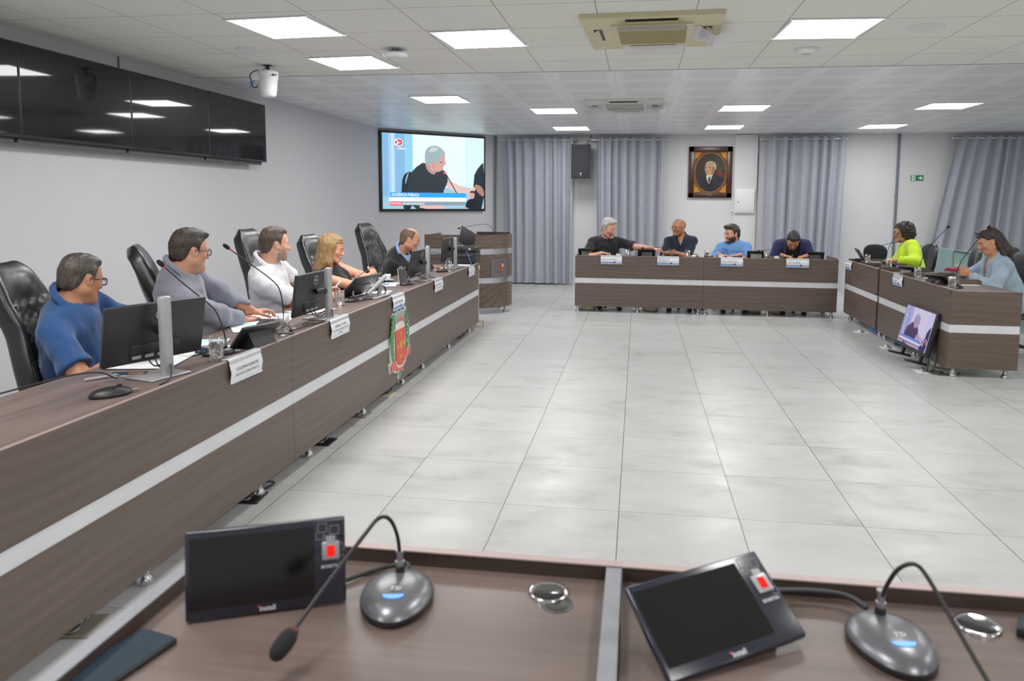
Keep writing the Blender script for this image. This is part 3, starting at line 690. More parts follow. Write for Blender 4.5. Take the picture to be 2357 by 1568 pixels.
terminal('terminal with a blue light between the bottle and the nearest right glass', (3.02, 7.74, .79), R(90+25), R(52), .24, .15, detail=1, glow=True, screen=plain('screen_grey2', (70, 76, 92), .25, emit=(80, 90, 120), estr=.3))
# ------------------------------------------------------------------ monitors on the left desks (screens face the sitters)
M_MONB = plain('monitor_back', (34, 35, 38), .42)
M_MONS = plain('monitor_screen', (40, 60, 90), .2, emit=(120, 160, 210), estr=.5)
def dell_logo(m, F, r):
    n = 32
    for k in range(n):
        a, b = 2*PI*k/n, 2*PI*(k+1)/n
        m.add([F @ Vector((q*math.cos(c), q*math.sin(c), 0)) for q, c in ((r, a), (r, b), (r*.86, b), (r*.86, a))], [(0, 1, 2, 3)])
    m.text('DELL', r*.62, F, bold=.02)
def monitor(label, pole, yaw, C, pyaw, tilt, w=.485, h=.275, top=1.145, cable=True):
    """back (with logo) faces +x-ish; pole stands in front of it as seen from the hall"""
    t = thing('computer_monitor', label, 'monitor', (pole[0], pole[1], .79), 0, 'black computer monitors on the left desks')
    o = Vector((pole[0], pole[1], .79))
    n = Vector((math.cos(pyaw), math.sin(pyaw), 0)); r = Vector((-math.sin(pyaw), math.cos(pyaw), 0)); u = Vector((0, 0, 1))*math.cos(tilt)+n*math.sin(tilt); nn = r.cross(u)
    F = frameM(Vector(C)-o, r, u, nn)
    m = MB(); m.rbox((0, 0, -.006), (w, h, .022), .006, 2, F); m.rbox((0, -h*.30, .006), (w*.5, h*.25, .012), .005, 2, F); p = obj('panel', m, M_MONB, t)
    m = MB(); m.box((0, .003, -.0175), (w-.02, h-.03, .002), F); obj('screen', m, M_MONS, p)
    m = MB(); dell_logo(m, F @ Matrix.Translation((0.02 if pyaw > -.2 else .02, h*.30, .0063)), .030); obj('logo', m, M_LOGO, p)
    m = MB()
    for k in range(3): m.box((-.10+.06*k, -h*.37, .0245), (.04, .014, .004), F)
    obj('ports', m, M_SILVER, p)
    m = MB(); m.rbox((0, 0, (top-.79)/2), (.036, .052, top-.79), .010, 3, MX((0, 0, 0), (0, 0, yaw))); q = obj('stand_pole', m, M_SILVER, t)
    a = F @ Vector((0, .01, .02)); m = MB(); m.tube([a, Vector((0, 0, a.z))], .02, 10); obj('stand_arm', m, M_BLACK, t)
    m = MB(); m.rbox((-.055, 0, .005), (.17, .21, .009), .004, 2, MX((0, 0, 0), (0, 0, yaw))); obj('stand_base', m, M_SILVER, t)
    if cable:
        a = F @ Vector((-.05, -h*.40, .02)); m = MB()
        m.tube([a, a+Vector((.02, .02, -.05)), Vector((-.02, .0, .06)), Vector((.012, 0, .05))], .0035, 6, smooth_path=3)
        m.tube([a+Vector((0, .05, 0)), a+Vector((.03, .04, -.06)), Vector((-.01, .01, .045)), Vector((.012, 0, .045))], .0035, 6, smooth_path=3)
        m.tube([Vector((.02, 0, .06)), Vector((.035, -.02, .03)), Vector((.055, -.06, .004)), Vector((.06, -.14, .004))], .0035, 6, smooth_path=3)
        obj('cable', m, M_CABLE, t)
    return t
monitor('black monitor seen from behind, first on the left desk, before the man in denim blue', (-2.075, 2.967), R(-15), (-2.165, 3.03, .985), -.38, .2, top=1.156)
monitor('black monitor seen from behind before the man in the white shirt', (-2.043, 4.64), R(-8), (-2.12, 4.565, .972), -.03, .13, top=1.133)
monitor('black monitor seen from behind beside the pink phone', (-2.056, 7.03), R(-4), (-2.125, 6.98, .965), -.06, .22, top=1.132)
monitor('black monitor seen from behind before the printer, farthest on the left desk', (-2.11, 8.36), R(-4), (-2.18, 8.30, 1.01), 0., .1, top=1.147)
def tilted_monitor():
    t = thing('computer_monitor', 'black monitor tilted far back on a hinged silver stand, before the woman in black', 'monitor', (-2.15, 5.74, .79), 0, 'black computer monitors on the left desks')
    m = MB(); m.rbox((-.0, 0, .006), (.20, .30, .010), .004, 2, MX((0, 0, 0), (0, 0, R(-4)))); obj('stand_base', m, M_SILVER, t)
    m = MB(); m.rbox((0, 0, .075), (.022, .055, .15), .006, 2, MX((.045, .04, .008), (0, R(4), 0))); obj('stand_column', m, M_SILVER, t)
    a, b = Vector((.075, .10, .158)), Vector((.03, -.20, .045)); d = (b-a); q = Vector((0, 0, 1)).rotation_difference(d).to_matrix()
    m = MB(); m.rbox((a+b)/2, (.036, .030, d.length), .008, 3, rot=q); obj('stand_arm', m, M_SILVER, t)
    O = Vector((-2.215+2.15, 5.64-5.74, .890-.79)); yaw = R(-24); n = Vector((math.cos(yaw), math.sin(yaw), 0)); r = Vector((-math.sin(yaw), math.cos(yaw), 0))
    tl = R(-38); u = Vector((0, 0, 1))*math.sin(-tl)*.95+n*.0; 
    yw = -.12; tl = .80; n = Vector((math.cos(yw), math.sin(yw), 0)); r2 = Vector((-math.sin(yw), math.cos(yw), 0)); up = Vector((0, 0, math.cos(tl)))+n*math.sin(tl); nn = r2.cross(up)
    F = frameM(O, r2, up, nn)
    m = MB(); m.rbox((0, 0, 0), (.43, .25, .02), .006, 2, F); m.rbox((0, -.03, .011), (.25, .12, .012), .005, 3, F); p = obj('panel', m, M_MONB, t)
    m = MB(); m.box((0, .003, -.0105), (.41, .23, .002), F); obj('screen', m, M_MONS, p)
    m = MB(); dell_logo(m, F @ Matrix.Translation((.06, .065, .0105)), .026); obj('logo', m, M_LOGO, p)
    m = MB()
    for k in range(3): m.tube([(.0, -.12, .06), (.03, .02, .06-.01*k), (.055, .11+.012*k, .09), (.075, .125+.01*k, .02), (.06, .05, .004)], .0032, 6, smooth_path=3)
    obj('cable', m, M_CABLE, t)
tilted_monitor()
# ------------------------------------------------------------------ printer and laptop at the end of the left desks
t = thing('printer', 'black desktop printer at the far end of the left desks, a laptop on top', 'printer', (-2.17, 9.02, .79))
m = MB(); m.rbox((0, 0, .075), (.36, .36, .15), .012, 3); m.rbox((0, .0, .185), (.38, .37, .05), .01, 3); m.box((-.02, 0, .155), (.33, .34, .03)); b = obj('housing', m, M_BLACK, t)
m = MB(); m.rbox((.02, -.19, .11), (.26, .03, .02), .004); obj('paper_tray', m, M_DGREY, b)
m = MB(); m.box((.12, -.186, .19), (.03, .002, .022)); obj('sticker', m, M_OFFW, b)
m = MB(); m.rbox((0, 0, -.0), (.42, .40, .02), .004); 
m = MB(); m.tube([(.08, -.19, .17), (.12, -.22, .10), (.155, -.25, .02), (.155, -.255, .003)], .004, 8, smooth_path=3); obj('cable', m, plain('blue_cable', (70, 120, 210), .4), t)
t = thing('laptop', 'open dark laptop standing on the printer', 'laptop', (-2.17, 8.97, 1.0))
m = MB(); m.rbox((-.02, 0, .008), (.34, .23, .016), .004, 2, MX((0, 0, 0), (0, 0, R(14)))); obj('keyboard_base', m, M_DGREY, t)
m = MB(); m.rbox((0, 0, .11), (.30, .008, .22), .003, 2, MX((.05, -.03, .012), (R(-6), R(24), R(62)))); s = obj('lid', m, M_BLACK, t)
t = thing('laptop', 'open dark laptop on the right corner desk beside the farthest glass', 'laptop', (3.10, 10.22, .79), R(-96))
m = MB(); m.rbox((0, 0, .008), (.32, .22, .016), .004, 2); b = obj('keyboard_base', m, M_DGREY, t); m = MB(); m.box((0, .01, .0168), (.27, .11, .0012)); obj('keys', m, M_BLACK, b)
m = MB(); m.rbox((0, 0, .10), (.32, .008, .20), .003, 2, MX((0, -.11, .014), (R(32), 0, 0))); s = obj('lid', m, M_BLACK, t)
t = thing('card_holder', 'small clear stand with a pale blue card on the lectern', 'card holder', (-2.36, 9.98, 1.025)); m = MB(); m.box((0, 0, .09), (.09, .004, .18)); m.box((0, 0, .004), (.09, .06, .006)); obj('stand', m, M_GLASS, t); m = MB(); m.box((0, -.003, .165), (.085, .002, .025)); obj('card', m, M_PAPERB, t)
# ------------------------------------------------------------------ glasses, cups, bottle
def refr(name, ior):
    N = NT(name); b = N.b; b.inputs['Transmission Weight'].default_value = 1.; b.inputs['IOR'].default_value = ior; b.inputs['Roughness'].default_value = .0
    n = N.n('ShaderNodeTexNoise', Scale=4.); rp = ramp(N, [(0, (.985, .99, .99, 1)), (1, (1, 1, 1, 1))]); N.l(n, 'Fac', rp, 'Fac'); N.l(rp, 'Color', b, 'Base Color'); return N.m
M_GLASSR = refr('drinking_glass', 1.45); M_WATERR = refr('drinking_water', 1.33)
def tumbler(label, loc, level=.6, grp=None, tint=None):
    t = thing('water_glass', label, 'glass', loc, 0, grp)
    r, h = .034, .118; m = MB()
    m.lathe([(.001, .004), (r*.92, .004), (r*.94, .0), (r, .006), (r, h-.001), (r-.001, h), (r-.0022, h-.001), (r-.0022, .012), (.001, .012)], 28, caps=False)
    obj('tumbler', m, M_GLASS, t)
    if level:
        m = MB(); hh = .012+level*(h-.012); m.lathe([(.0005, .0125), (r-.0026, .0125), (r-.0026, hh), (.0005, hh)], 28, caps=True); obj('water', m, tint or M_WATERR, t)
    return t
G = 'straight water glasses on the desks'
for x, y, z, lv, l in [
    (-2.055, 3.325, .79, .72, 'water glass nearest the camera, on the left desk by the first name plate'),
    (-2.055, 4.02, .79, .55, 'water glass on the left desk just before the second name plate'),
    (-2.20, 5.20, .79, .7, 'water glass on the left desk behind the second monitor pole'),
    (-2.36, 7.16, .79, .6, 'water glass on the left desk behind the pink phone'),
    (-2.08, 7.95, .79, .6, 'water glass on the left desk before the farthest monitor'),
    (-.14, 10.62, .775, .1, 'nearly empty glass on the far desk before the grey haired man'),
    (.715, 10.62, .775, .2, 'glass on the far desk right of the bald man'),
    (.98, 10.66, .775, .35, 'glass on the far desk left of the bearded man'),
    (1.79, 10.62, .775, .35, 'water glass on the far desk beside the man in navy blazer'),
    (2.98, 10.06, .79, .75, 'water glass on the right desk beside the laptop'),
    (2.97, 9.20, .79, .1, 'empty glass on the right desk before the lime green shirt'),
    (2.93, 7.86+.32, .79, .8, 'cloudy glass of water behind the second right name plate'),
    (2.90, 7.24, .79, .0, 'empty glass at the front corner of the right desk')]:
    tumbler(l, (x, y, z), lv, G)
def coffee_cup(label, loc, saucer=True, rz=0., grp='white coffee cups'):
    t = thing('coffee_cup', label, 'cup', loc, rz, grp); z = .012 if saucer else 0.
    m = MB(); m.lathe([(.001, z), (.018, z), (.022, z+.004), (.030, z+.03), (.033, z+.05), (.031, z+.05), (.027, z+.03), (.018, z+.008), (.001, z+.008)], 28, caps=False); b = obj('cup_body', m, M_CERAM, t)
    m = MB(); m.tube([(.028, 0, z+.04), (.045, 0, z+.042), (.048, 0, z+.025), (.025, 0, z+.014)], .0035, 8, smooth_path=3); obj('handle', m, M_CERAM, b)
    if saucer: m = MB(); m.lathe([(.001, .002), (.03, .0), (.058, .008), (.06, .011), (.056, .011), (.03, .005), (.001, .005)], 32, caps=False); obj('saucer', m, M_CERAM, t)
    return t
M_CERAM = plain('white_porcelain', (240, 240, 238), .18, spec=.6)
coffee_cup('white coffee cup on a saucer standing on a dark phone, left desk', (-2.40, 6.83, .80), True, R(200))
coffee_cup('small white cup on the far desk before the grey haired man', (-.27, 10.60, .775), False, 0)
coffee_cup('white cup on the far desk at the elbow of the bald man', (.80, 10.60, .775), False, R(180))
coffee_cup('white cup on the far desk before the bearded man', (1.165, 10.60, .775), False, R(-20))
coffee_cup('white cup on the far desk between glass and hands of the bowing man', (1.93, 10.60, .775), False, 0)
coffee_cup('white cup lying low on the right desk before the bottle', (3.18, 7.95, .79), False, 0)
t = thing('water_bottle', 'clear plastic water bottle with a green cap on the right desk', 'bottle', (3.24, 7.98, .79))
m = MB(); pr = [(.001, 0), (.028, 0), (.031, .006)]
for k in range(9): pr += [(.031, .014+.014*k), (.0295, .021+.014*k)]
pr += [(.032, .145), (.030, .165), (.018, .19), (.0125, .198), (.0125, .206)]
m.lathe(pr, 28, caps=False); obj('bottle_body', m, M_GLASS, t)
m = MB(); m.lathe([(.0145, .204), (.0145, .224), (.013, .226)], 20); obj('cap', m, plain('green_cap', (60, 190, 90), .4), t)
# ------------------------------------------------------------------ wall screens on the left
M_TVG = plain('tv_glass_off', (5, 5, 7), .30, spec=.04, coat=1.); M_TVG.node_tree.nodes['Principled BSDF'].inputs['Coat Roughness'].default_value = .035; M_TVG.node_tree.nodes['Principled BSDF'].inputs['Coat IOR'].default_value = 1.34
def wall_tv(y, label, z=2.325, w=1.135, h=.648):
    t = thing('wall_television', label, 'television', (-4.27, y, z), R(90), 'switched off wall televisions')
    m = MB(); m.rbox((0, .0, 0), (w, .05, h), .006, 2); obj('housing', m, M_BLACK, t)
    m = MB(); m.box((0, -.0255, .004), (w-.024, .002, h-.03)); obj('screen', m, M_TVG, t)
    m = MB(); m.box((0, .07, 0), (.5, .09, .3)); m.box((0, .045, -.335), (1.1, .03, .045)); obj('wall_mount', m, M_DGREY, t)
for y, l in [(4.05, 'black wall television cut by the left edge, with three light reflections'), (5.185, 'second black wall television, showing the white camera mirrored'),
             (6.32, 'third black wall television from the left edge'), (7.455, 'black wall television at the right end of the row')]:
    wall_tv(y, l)
m = MB(); m.tube([(-4.42, 5.86, 2.785), (-4.42, 5.86, 2.66)], .006, 8); tag(obj('hanging_cable', m, plain('grey_cable', (110, 110, 112), .6)), 'short grey cable hanging from the ceiling above the wall televisions', 'cable')
# ------------------------------------------------------------------ picture shown on the screens (flat layers lying on the panel)
EMS = {}
def em(rgb, k):
    key = (rgb, k)
    if key not in EMS: EMS[key] = emissive('lit_%d_%d_%d_%d' % (*rgb, int(k*100)), (*rgb,), k) if max(rgb) > 1 else emissive('lit', rgb, k)
    return EMS[key]
def ell(cx, cy, rx, ry, a0=0, a1=360, n=28): return [(cx+rx*math.cos(R(a0+(a1-a0)*k/n)), cy+ry*math.sin(R(a0+(a1-a0)*k/n))) for k in range(n+(1 if a1-a0 < 360 else 0))]
def smooth_poly(p, it=2):
    for _ in range(it):
        q = []
        for i in range(len(p)):
            a, b = p[i], p[(i+1) % len(p)]
            q += [(a[0]*.75+b[0]*.25, a[1]*.75+b[1]*.25), (a[0]*.25+b[0]*.75, a[1]*.25+b[1]*.75)]
        p = q
    return p
def video_picture(parent, W, H, k, lilac=False, d=.0006):
    """coordinates 0..16 x 0..10 from the lower left of the picture; plane x right, z up, facing -y"""
    def C(c):
        if lilac: g = sum(c)/3; c = (int(.45*c[0]+.35*g+42), int(.45*c[1]+.35*g+22), int(.45*c[2]+.35*g+62))
        return em(tuple(min(255, v) for v in c), k)
    lay = [4]
    def poly(p, c, name, sm=0):
        lay[0] += 1
        if sm: p = smooth_poly(p, sm)
        m = MB(); m.add([((x/16-.5)*W, -d*lay[0], (y/10-.5)*H) for x, y in p], [list(range(len(p)))]); return obj(name, m, C(c), parent)
    def box(x0, y0, x1, y1, c, name): return poly([(x0, y0), (x1, y0), (x1, y1), (x0, y1)], c, name)
    box(0, 0, 16, 10, (206, 240, 248), 'picture_background')
    box(0, 0, 4.5, 10, (120, 178, 226), 'pictured_curtain')
    for x0, x1, c in ((.9, 1.9, (150, 200, 240)), (1.3, 1.75, (190, 222, 250)), (3.3, 4.5, (140, 205, 235))): box(x0, 0, x1, 10, c, 'pictured_fold')
    box(4.6, 1, 12.9, 10, (228, 250, 252), 'pictured_wall'); box(13.2, 3, 16, 10, (214, 244, 250), 'pictured_wall')
    poly([(0, 0), (16, 0), (16, 2.5), (12, 3.2), (0, 1.6)], (150, 196, 220), 'pictured_table')
    poly([(2.7, 0), (2.8, 3.6), (3.2, 4.7), (4.2, 5.1), (5.5, 4.2), (4.5, 0)], (28, 38, 46), 'pictured_chair', 1)
    poly([(3.9, 4.9), (3.3, 3.0), (3.4, 4.2), (3.9, 5.0)], (150, 180, 196), 'pictured_gloss', 1)
    poly([(14.2, 0), (14.2, 4.5), (14.8, 5.6), (15.6, 6.4), (16, 6.6), (16, 0)], (26, 36, 48), 'pictured_neighbour', 1)
    poly([(14.4, 3.5), (15.4, 3.3), (16, 2.6), (16, 1.6), (15.0, 2.2), (14.5, 2.9)], (170, 118, 100), 'pictured_arm', 1)
    poly([(9.6, 4.2), (12.0, 3.2), (13.5, 2.7), (14.4, 3.2), (14.6, 2.6), (13.2, 2.0), (11.2, 2.4), (9.4, 3.2)], (226, 190, 182), 'pictured_arm', 1)
    poly([(3.6, 0), (3.6, 3.8), (4.6, 5.4), (6.4, 6.5), (8.0, 5.3), (9.2, 5.6), (10.1, 4.2), (9.6, 3.0), (9.2, 2.4), (9.2, 0)], (38, 48, 54), 'pictured_shirt', 1)
    poly([(6.3, 6.3), (6.7, 5.2), (7.7, 4.6), (8.1, 5.0), (8.6, 5.9), (7.6, 6.6)], (186, 138, 138), 'pictured_neck', 1)
    poly([(6.9, 6.2), (7.2, 5.3), (8.4, 5.0), (9.2, 5.4), (9.3, 6.0), (9.7, 6.1), (9.5, 6.8), (9.6, 7.6), (8.4, 8.0), (7.2, 7.4)], (206, 156, 152), 'pictured_face', 1)
    poly([(6.4, 6.2), (6.3, 7.4), (6.7, 8.3), (7.8, 8.7), (8.9, 8.4), (9.7, 7.6), (9.0, 7.4), (8.8, 6.9), (8.3, 6.3), (7.4, 6.2), (6.9, 5.9)], (150, 172, 178), 'pictured_hair', 1)
    poly([(6.9, 7.6), (7.4, 8.5), (8.5, 8.3), (8.2, 7.9)], (190, 206, 212), 'pictured_hair_light', 1)
    poly(ell(7.65, 6.0, .3, .5), (214, 140, 138), 'pictured_ear'); poly(ell(8.85, 6.4, .25, .08), (110, 84, 84), 'pictured_eye')
    poly([(9.55, 4.8), (9.7, 4.9), (11.6, 2.0), (11.45, 1.95)], (46, 58, 66), 'pictured_microphone'); poly(ell(9.45, 5.0, .22, .2), (250, 80, 80), 'pictured_ring')
    poly([(5.4, 0), (5.6, .7), (8.6, .6), (10, .0)], (230, 178, 176), 'pictured_forearm', 1)
    box(1., 1.55, 12.9, 2.2, (40, 160, 250), 'caption_bar'); box(.9, 1.0, 12.95, 1.55, (252, 254, 255), 'caption_bar'); box(1., .48, 12.9, 1.0, (128, 150, 168), 'caption_bar'); box(1., .45, 2.75, 1.0, (246, 70, 78), 'date_box')
    poly([(12.7, 0), (13.0, 1.1), (13.7, 1.45), (14.3, 1.45), (15.2, 1.0), (15.5, 0)], (24, 28, 40), 'interpreter_shirt', 1)
    poly(ell(13.95, 1.95, .38, .55), (226, 150, 130), 'interpreter_face'); poly(ell(13.95, 2.25, .42, .3, 0, 180), (50, 36, 40), 'interpreter_hair')
    lay[0] += 1
    if not lilac:
        m = MB()
        for b, x, y, s, w in (('AUDIÊNCIA PÚBLICA', 3.3, 1.87, .055, 4.2), ('04/02/2026', 1.88, .72, .036, 1.6), ('ara-americana.sp.gov.br', 4.55, .74, .042, 3.4), ('CÂMARA', 2.75, 8.0, .04, 1.3)):
            m.text(b, s*H/1.3*1.25, frameM(((x/16-.5)*W, -d*lay[0], (y/10-.5)*H), (1, 0, 0), (0, 0, 1), (0, -1, 0)), width=w/16*W, bold=.015)
        obj('caption_lettering', m, em((255, 255, 255), k), parent)
        m = MB(); m.text('TV', .05*H/1.3, frameM(((1.85/16-.5)*W, -d*lay[0], (8.05/10-.5)*H), (1, 0, 0), (0, 0, 1), (0, -1, 0)), bold=.02); obj('logo_lettering', m, em((235, 90, 110), k), parent)
    poly(smooth_poly([(1.75, 8.35), (3.0, 8.35), (3.0, 9.3), (1.75, 9.3)], 2), (255, 255, 255), 'logo_plate'); 
    poly(smooth_poly([(1.85, 8.45), (2.9, 8.45), (2.9, 9.2), (1.85, 9.2)], 2), (214, 24, 44), 'logo_field')
    poly([(1.8, 8.4), (2.75, 8.8), (1.8, 9.25), (2.2, 8.82)], (255, 255, 255), 'logo_arrow'); poly([(2.2, 8.65), (2.6, 8.82), (2.2, 9.0), (2.35, 8.82)], (40, 90, 180), 'logo_arrow')
c = Vector((DA[0], DA[1], 0))+Vector((.7328, .6804, 0))*1.02+Vector((.6804, -.7328, 0))*.075
t = thing('projection_screen', 'large lit video screen on the diagonal corner wall, showing the hearing broadcast', 'screen', (c.x, c.y, 2.067), math.atan2(.6804, .7328))
m = MB(); m.rbox((0, .035, 0), (2.115, .07, 1.385), .006, 2); obj('frame', m, M_BLACK, t)
scr = bpy.data.objects.new('picture', mesh_from('picture', MB().box((0, .001, 0), (2.04, .004, 1.315)), M_BLACKG)); COL.objects.link(scr); scr.parent = t; scr.location = (.004, -.003, .004)
video_picture(scr, 2.03, 1.305, 1.0)
# small television leaning on the right desk
t = thing('small_television', 'small lit television on a floor stand leaning by the right front desk', 'television', (2.735, 7.585, .351), 0, rot=(R(-12.6), 0, R(3.165*57.2958+90)))
m = MB(); m.rbox((0, .02, 0), (.72, .045, .43), .006, 2); m.rbox((0, .05, -.02), (.5, .04, .26), .01); obj('housing', m, M_BLACK, t)
scr = bpy.data.objects.new('picture', mesh_from('picture', MB().box((0, .001, 0), (.688, .004, .385)), M_BLACKG)); COL.objects.link(scr); scr.parent = t; scr.location = (0, -.004, .012)
video_picture(scr, .684, .38, .62, lilac=True, d=.0004)
for x in (-.22, .22): m = MB(); m.rbox((x, .03, -.24), (.03, .03, .12), .005); m.rbox((x, .00, -.295), (.05, .22, .02), .005); obj('foot', m, M_BLACK, t)
m = MB(); m.tube([(.3, .08, .0), (.34, .12, -.2), (.36, .10, -.33)], .005, 6, smooth_path=2); obj('cable', m, M_CABLE, t)
# ------------------------------------------------------------------ portrait in frame (flat painting)
t = thing('framed_portrait', 'framed oval portrait of a man in a dark suit on the back wall', 'picture', (1.290, YB-.02, 2.115))
m = MB(); W_, H_ = .775, .925
for x0, x1, z0, z1 in ((-W_/2, -W_/2+.095, -H_/2, H_/2), (W_/2-.095, W_/2, -H_/2, H_/2), (-W_/2, W_/2, H_/2-.10, H_/2), (-W_/2, W_/2, -H_/2, -H_/2+.085)):
    m.rbox(((x0+x1)/2, -.015, (z0+z1)/2), (x1-x0, .05, z1-z0), .008)
obj('frame', m, wood('mahogany', 2, (38, 14, 10), (66, 28, 20), .3), t)
M_OIL = lambda n, c: fabric(n, c, weave=60, rough=.5, var=.22, bump=.1, sheen=0, vscale=9)
def flat(name, p, y, mat, par, sm=0):
    if sm: p = smooth_poly(p, sm)
    m = MB(); m.add([(a, y, b) for a, b in p], [list(range(len(p)))]); return obj(name, m, mat, par)
s = flat('painting', [(-.30, -.38), (.30, -.38), (.30, .37), (-.30, .37)], -.012, M_OIL('gilt_ground', (112, 66, 32)), t)
for sx in (-1, 1):
    for sz in (-1, 1):
        flat('gilt_corner', [(sx*.285, sz*.365-.005), (sx*.17, sz*.355), (sx*.21, sz*.31), (sx*.22, sz*.27), (sx*.265, sz*.25), (sx*.285, sz*.2)], -.0135, M_OIL('gilt', (190, 130, 40)), s)
flat('oval_rim', ell(0, -.005, .283, .365, n=48), -.014, M_OIL('gilt_rim', (150, 98, 46)), s)
flat('painted_ground', ell(0, -.005, .27, .35, n=48), -.015, M_OIL('dark_ground', (50, 40, 36)), s)
flat('painted_ground_red', [(.02, -.12), (.26, -.10), (.268, .0), (.12, .02)], -.0155, M_OIL('red_ground', (98, 40, 36)), s, 1)
flat('painted_ground_green', [(.06, .02), (.262, .02), (.23, .18), (.12, .27), (.02, .2)], -.0156, M_OIL('green_ground', (60, 60, 52)), s, 1)
flat('painted_coat', [(-.245, -.16), (-.13, -.07), (-.05, -.04), (.08, -.03), (.22, -.09), (.248, -.15), (.2, -.25), (.1, -.335), (0, -.352), (-.1, -.335), (-.2, -.25)], -.016, M_OIL('coat', (36, 38, 44)), s)
flat('painted_shirt', [(-.07, -.06), (.055, -.01), (.02, -.12), (-.02, -.21), (-.06, -.13)], -.0165, M_OIL('shirt_paint', (208, 200, 178)), s)
flat('painted_tie', [(-.03, -.09), (.0, -.08), (.005, -.15), (-.02, -.19), (-.04, -.15)], -.017, M_OIL('tie_paint', (60, 62, 68)), s)
flat('painted_waistcoat', [(-.10, -.12), (-.02, -.21), (.03, -.14), (.06, -.34), (-.06, -.345)], -.0168, M_OIL('waistcoat', (30, 32, 37)), s)
flat('painted_face', [(-.10, .05), (-.095, .13), (-.05, .18), (.03, .18), (.085, .12), (.085, .03), (.055, -.03), (-.01, -.06), (-.06, -.05), (-.09, 0)], -.0172, M_OIL('face_paint', (188, 142, 100)), s, 1)
flat('painted_shadow', [(.02, .1), (.085, .1), (.08, .02), (.05, -.03), (.0, -.05), (.03, .02)], -.0174, M_OIL('face_shadow', (150, 104, 72)), s, 1)
flat('painted_hair', [(-.09, .12), (-.08, .17), (-.02, .205), (.05, .195), (.105, .14), (.10, .04), (.08, .05), (.07, .13), (0, .17)], -.0176, M_OIL('hair_paint', (170, 160, 140)), s, 1)
for x in (-.07, -.015): flat('painted_eye', ell(x, .085, .018, .008, n=14), -.0178, M_OIL('eye_paint', (70, 50, 40)), s)
flat('painted_nose', [(-.05, .08), (-.06, .03), (-.035, .025), (-.035, .08)], -.0178, M_OIL('nose_paint', (210, 164, 120)), s, 1)
flat('painted_moustache', ell(-.045, .0, .028, .009, n=14), -.0179, M_OIL('moustache', (120, 96, 78)), s)
# caption on the lower rail: illegible small pale letters in the photograph
m = MB()
for k in range(4): m.box((-.03+.02*k, -.0405, -.42), (.012, .001, .018))
obj('caption', m, plain('caption_grey', (110, 104, 100), .6), t)
# ------------------------------------------------------------------ back wall fittings
t = thing('wall_speaker', 'black loudspeaker hung high between the two left curtains', 'speaker', (-1.04, 13.50, 2.29))
poly = [(-.178, -.12), (-.12, -.16), (.12, -.16), (.178, -.12), (.15, .14), (-.15, .14)]
m = MB(); m.prism(poly, -.305, .305, smooth=False); obj('cabinet', m, plain('speaker_black', (34, 35, 38), .6, bump=.3, vscale=40), t)
m = MB(); m.prism([(-.17, -.127), (-.118, -.168), (.118, -.168), (.17, -.127)], -.29, .29); obj('grille', m, fabric('speaker_grille', (40, 41, 44), weave=700, bump=.5), t)
m = MB(); m.box((0, -.169, -.22), (.03, .002, .02)); m.cyl((0, -.168, -.255), (0, -.171, -.255), .008, n=10); obj('badge', m, M_LOGO, t)
m = MB(); m.box((0, .2, .0), (.06, .14, .2)); obj('bracket', m, M_BLACK, t)
m = MB(); m.tube([(.08, .1, .3), (.11, .1, .38), (.14, .2, .42), (.15, .25, .495)], .008, 8, smooth_path=2); obj('cable', m, M_CABLE, t)
t = thing('electrical_panel', 'white metal electrical panel box on the pilaster beside the portrait', 'panel', (1.905, YB-.06, 1.595))
m = MB(); m.rbox((0, -.02, 0), (.345, .06, .43), .006); obj('box', m, M_WHITE, t); m = MB(); m.rbox((0, -.053, 0), (.29, .012, .375), .004); d_ = obj('door', m, M_WHITE, t)
m = MB(); m.rbox((-.115, -.062, -.02), (.012, .008, .03), .002); obj('latch', m, M_DGREY, d_)
m = MB(); m.tube([(2.125, YB-.03, 2.77), (2.13, YB-.03, 2.4), (2.105, YB-.03, 1.9), (2.11, YB-.03, 1.42), (2.095, YB-.03, 1.38)], .006, 6, smooth_path=2); m.tube([(2.12, YB-.03, 2.77), (2.135, YB-.03, 2.2), (2.125, YB-.03, 1.6), (2.09, YB-.03, 1.38)], .005, 6, smooth_path=2)
tag(obj('wall_cable', m, plain('grey_cable2', (92, 92, 94), .6)), 'thin grey cables hanging down the right edge of the pilaster', 'cable')
m = MB(); m.rbox((1.70, YB-.02, 1.42), (.04, .04, .04), .01); m.cyl((1.70, YB-.02, 1.36), (1.70, YB-.02, 1.40), .006); tag(obj('wall_socket', m, M_WHITE), 'tiny white socket on the wall left of the electrical panel', 'socket')
M_PIPE = plain('blue_grey_conduit', (98, 108, 122), .5)
m = MB(); m.cyl((4.52, YB-.025, 0), (4.52, YB-.025, 2.79), .022); m.rbox((4.52, YB-.02, 1.70), (.06, .03, .02), .004); tag(obj('conduit', m, M_PIPE), 'blue grey vertical conduit pipe on the back wall left of the exit sign', 'pipe')
m = MB(); m.cyl((-2.70, YB-.03, 0), (-2.70, YB-.03, 2.79), .022); tag(obj('conduit', m, M_PIPE), 'grey conduit pipe in the corner right of the big screen', 'pipe')
t = thing('exit_sign', 'green exit sign with running man and arrow on the back wall', 'sign', (4.855, YB-.004, 2.02))
m = MB(); m.box((0, 0, 0), (.21, .006, .098)); obj('plate', m, plain('exit_green', (20, 110, 62), .5), t)
SW = plain('sign_white', (235, 240, 238), .5); m = MB()
def fl(p, y=-.0036): m.add([(a, y, b) for a, b in p], [list(range(len(p)))])
fl([(-.09, -.042), (-.028, -.042), (-.028, .042), (-.09, .042)]); fl([(.02, -.01), (.055, -.01), (.055, -.035), (.095, 0), (.055, .035), (.055, .01), (.02, .01)])
obj('pictogram', m, SW, t); m = MB()
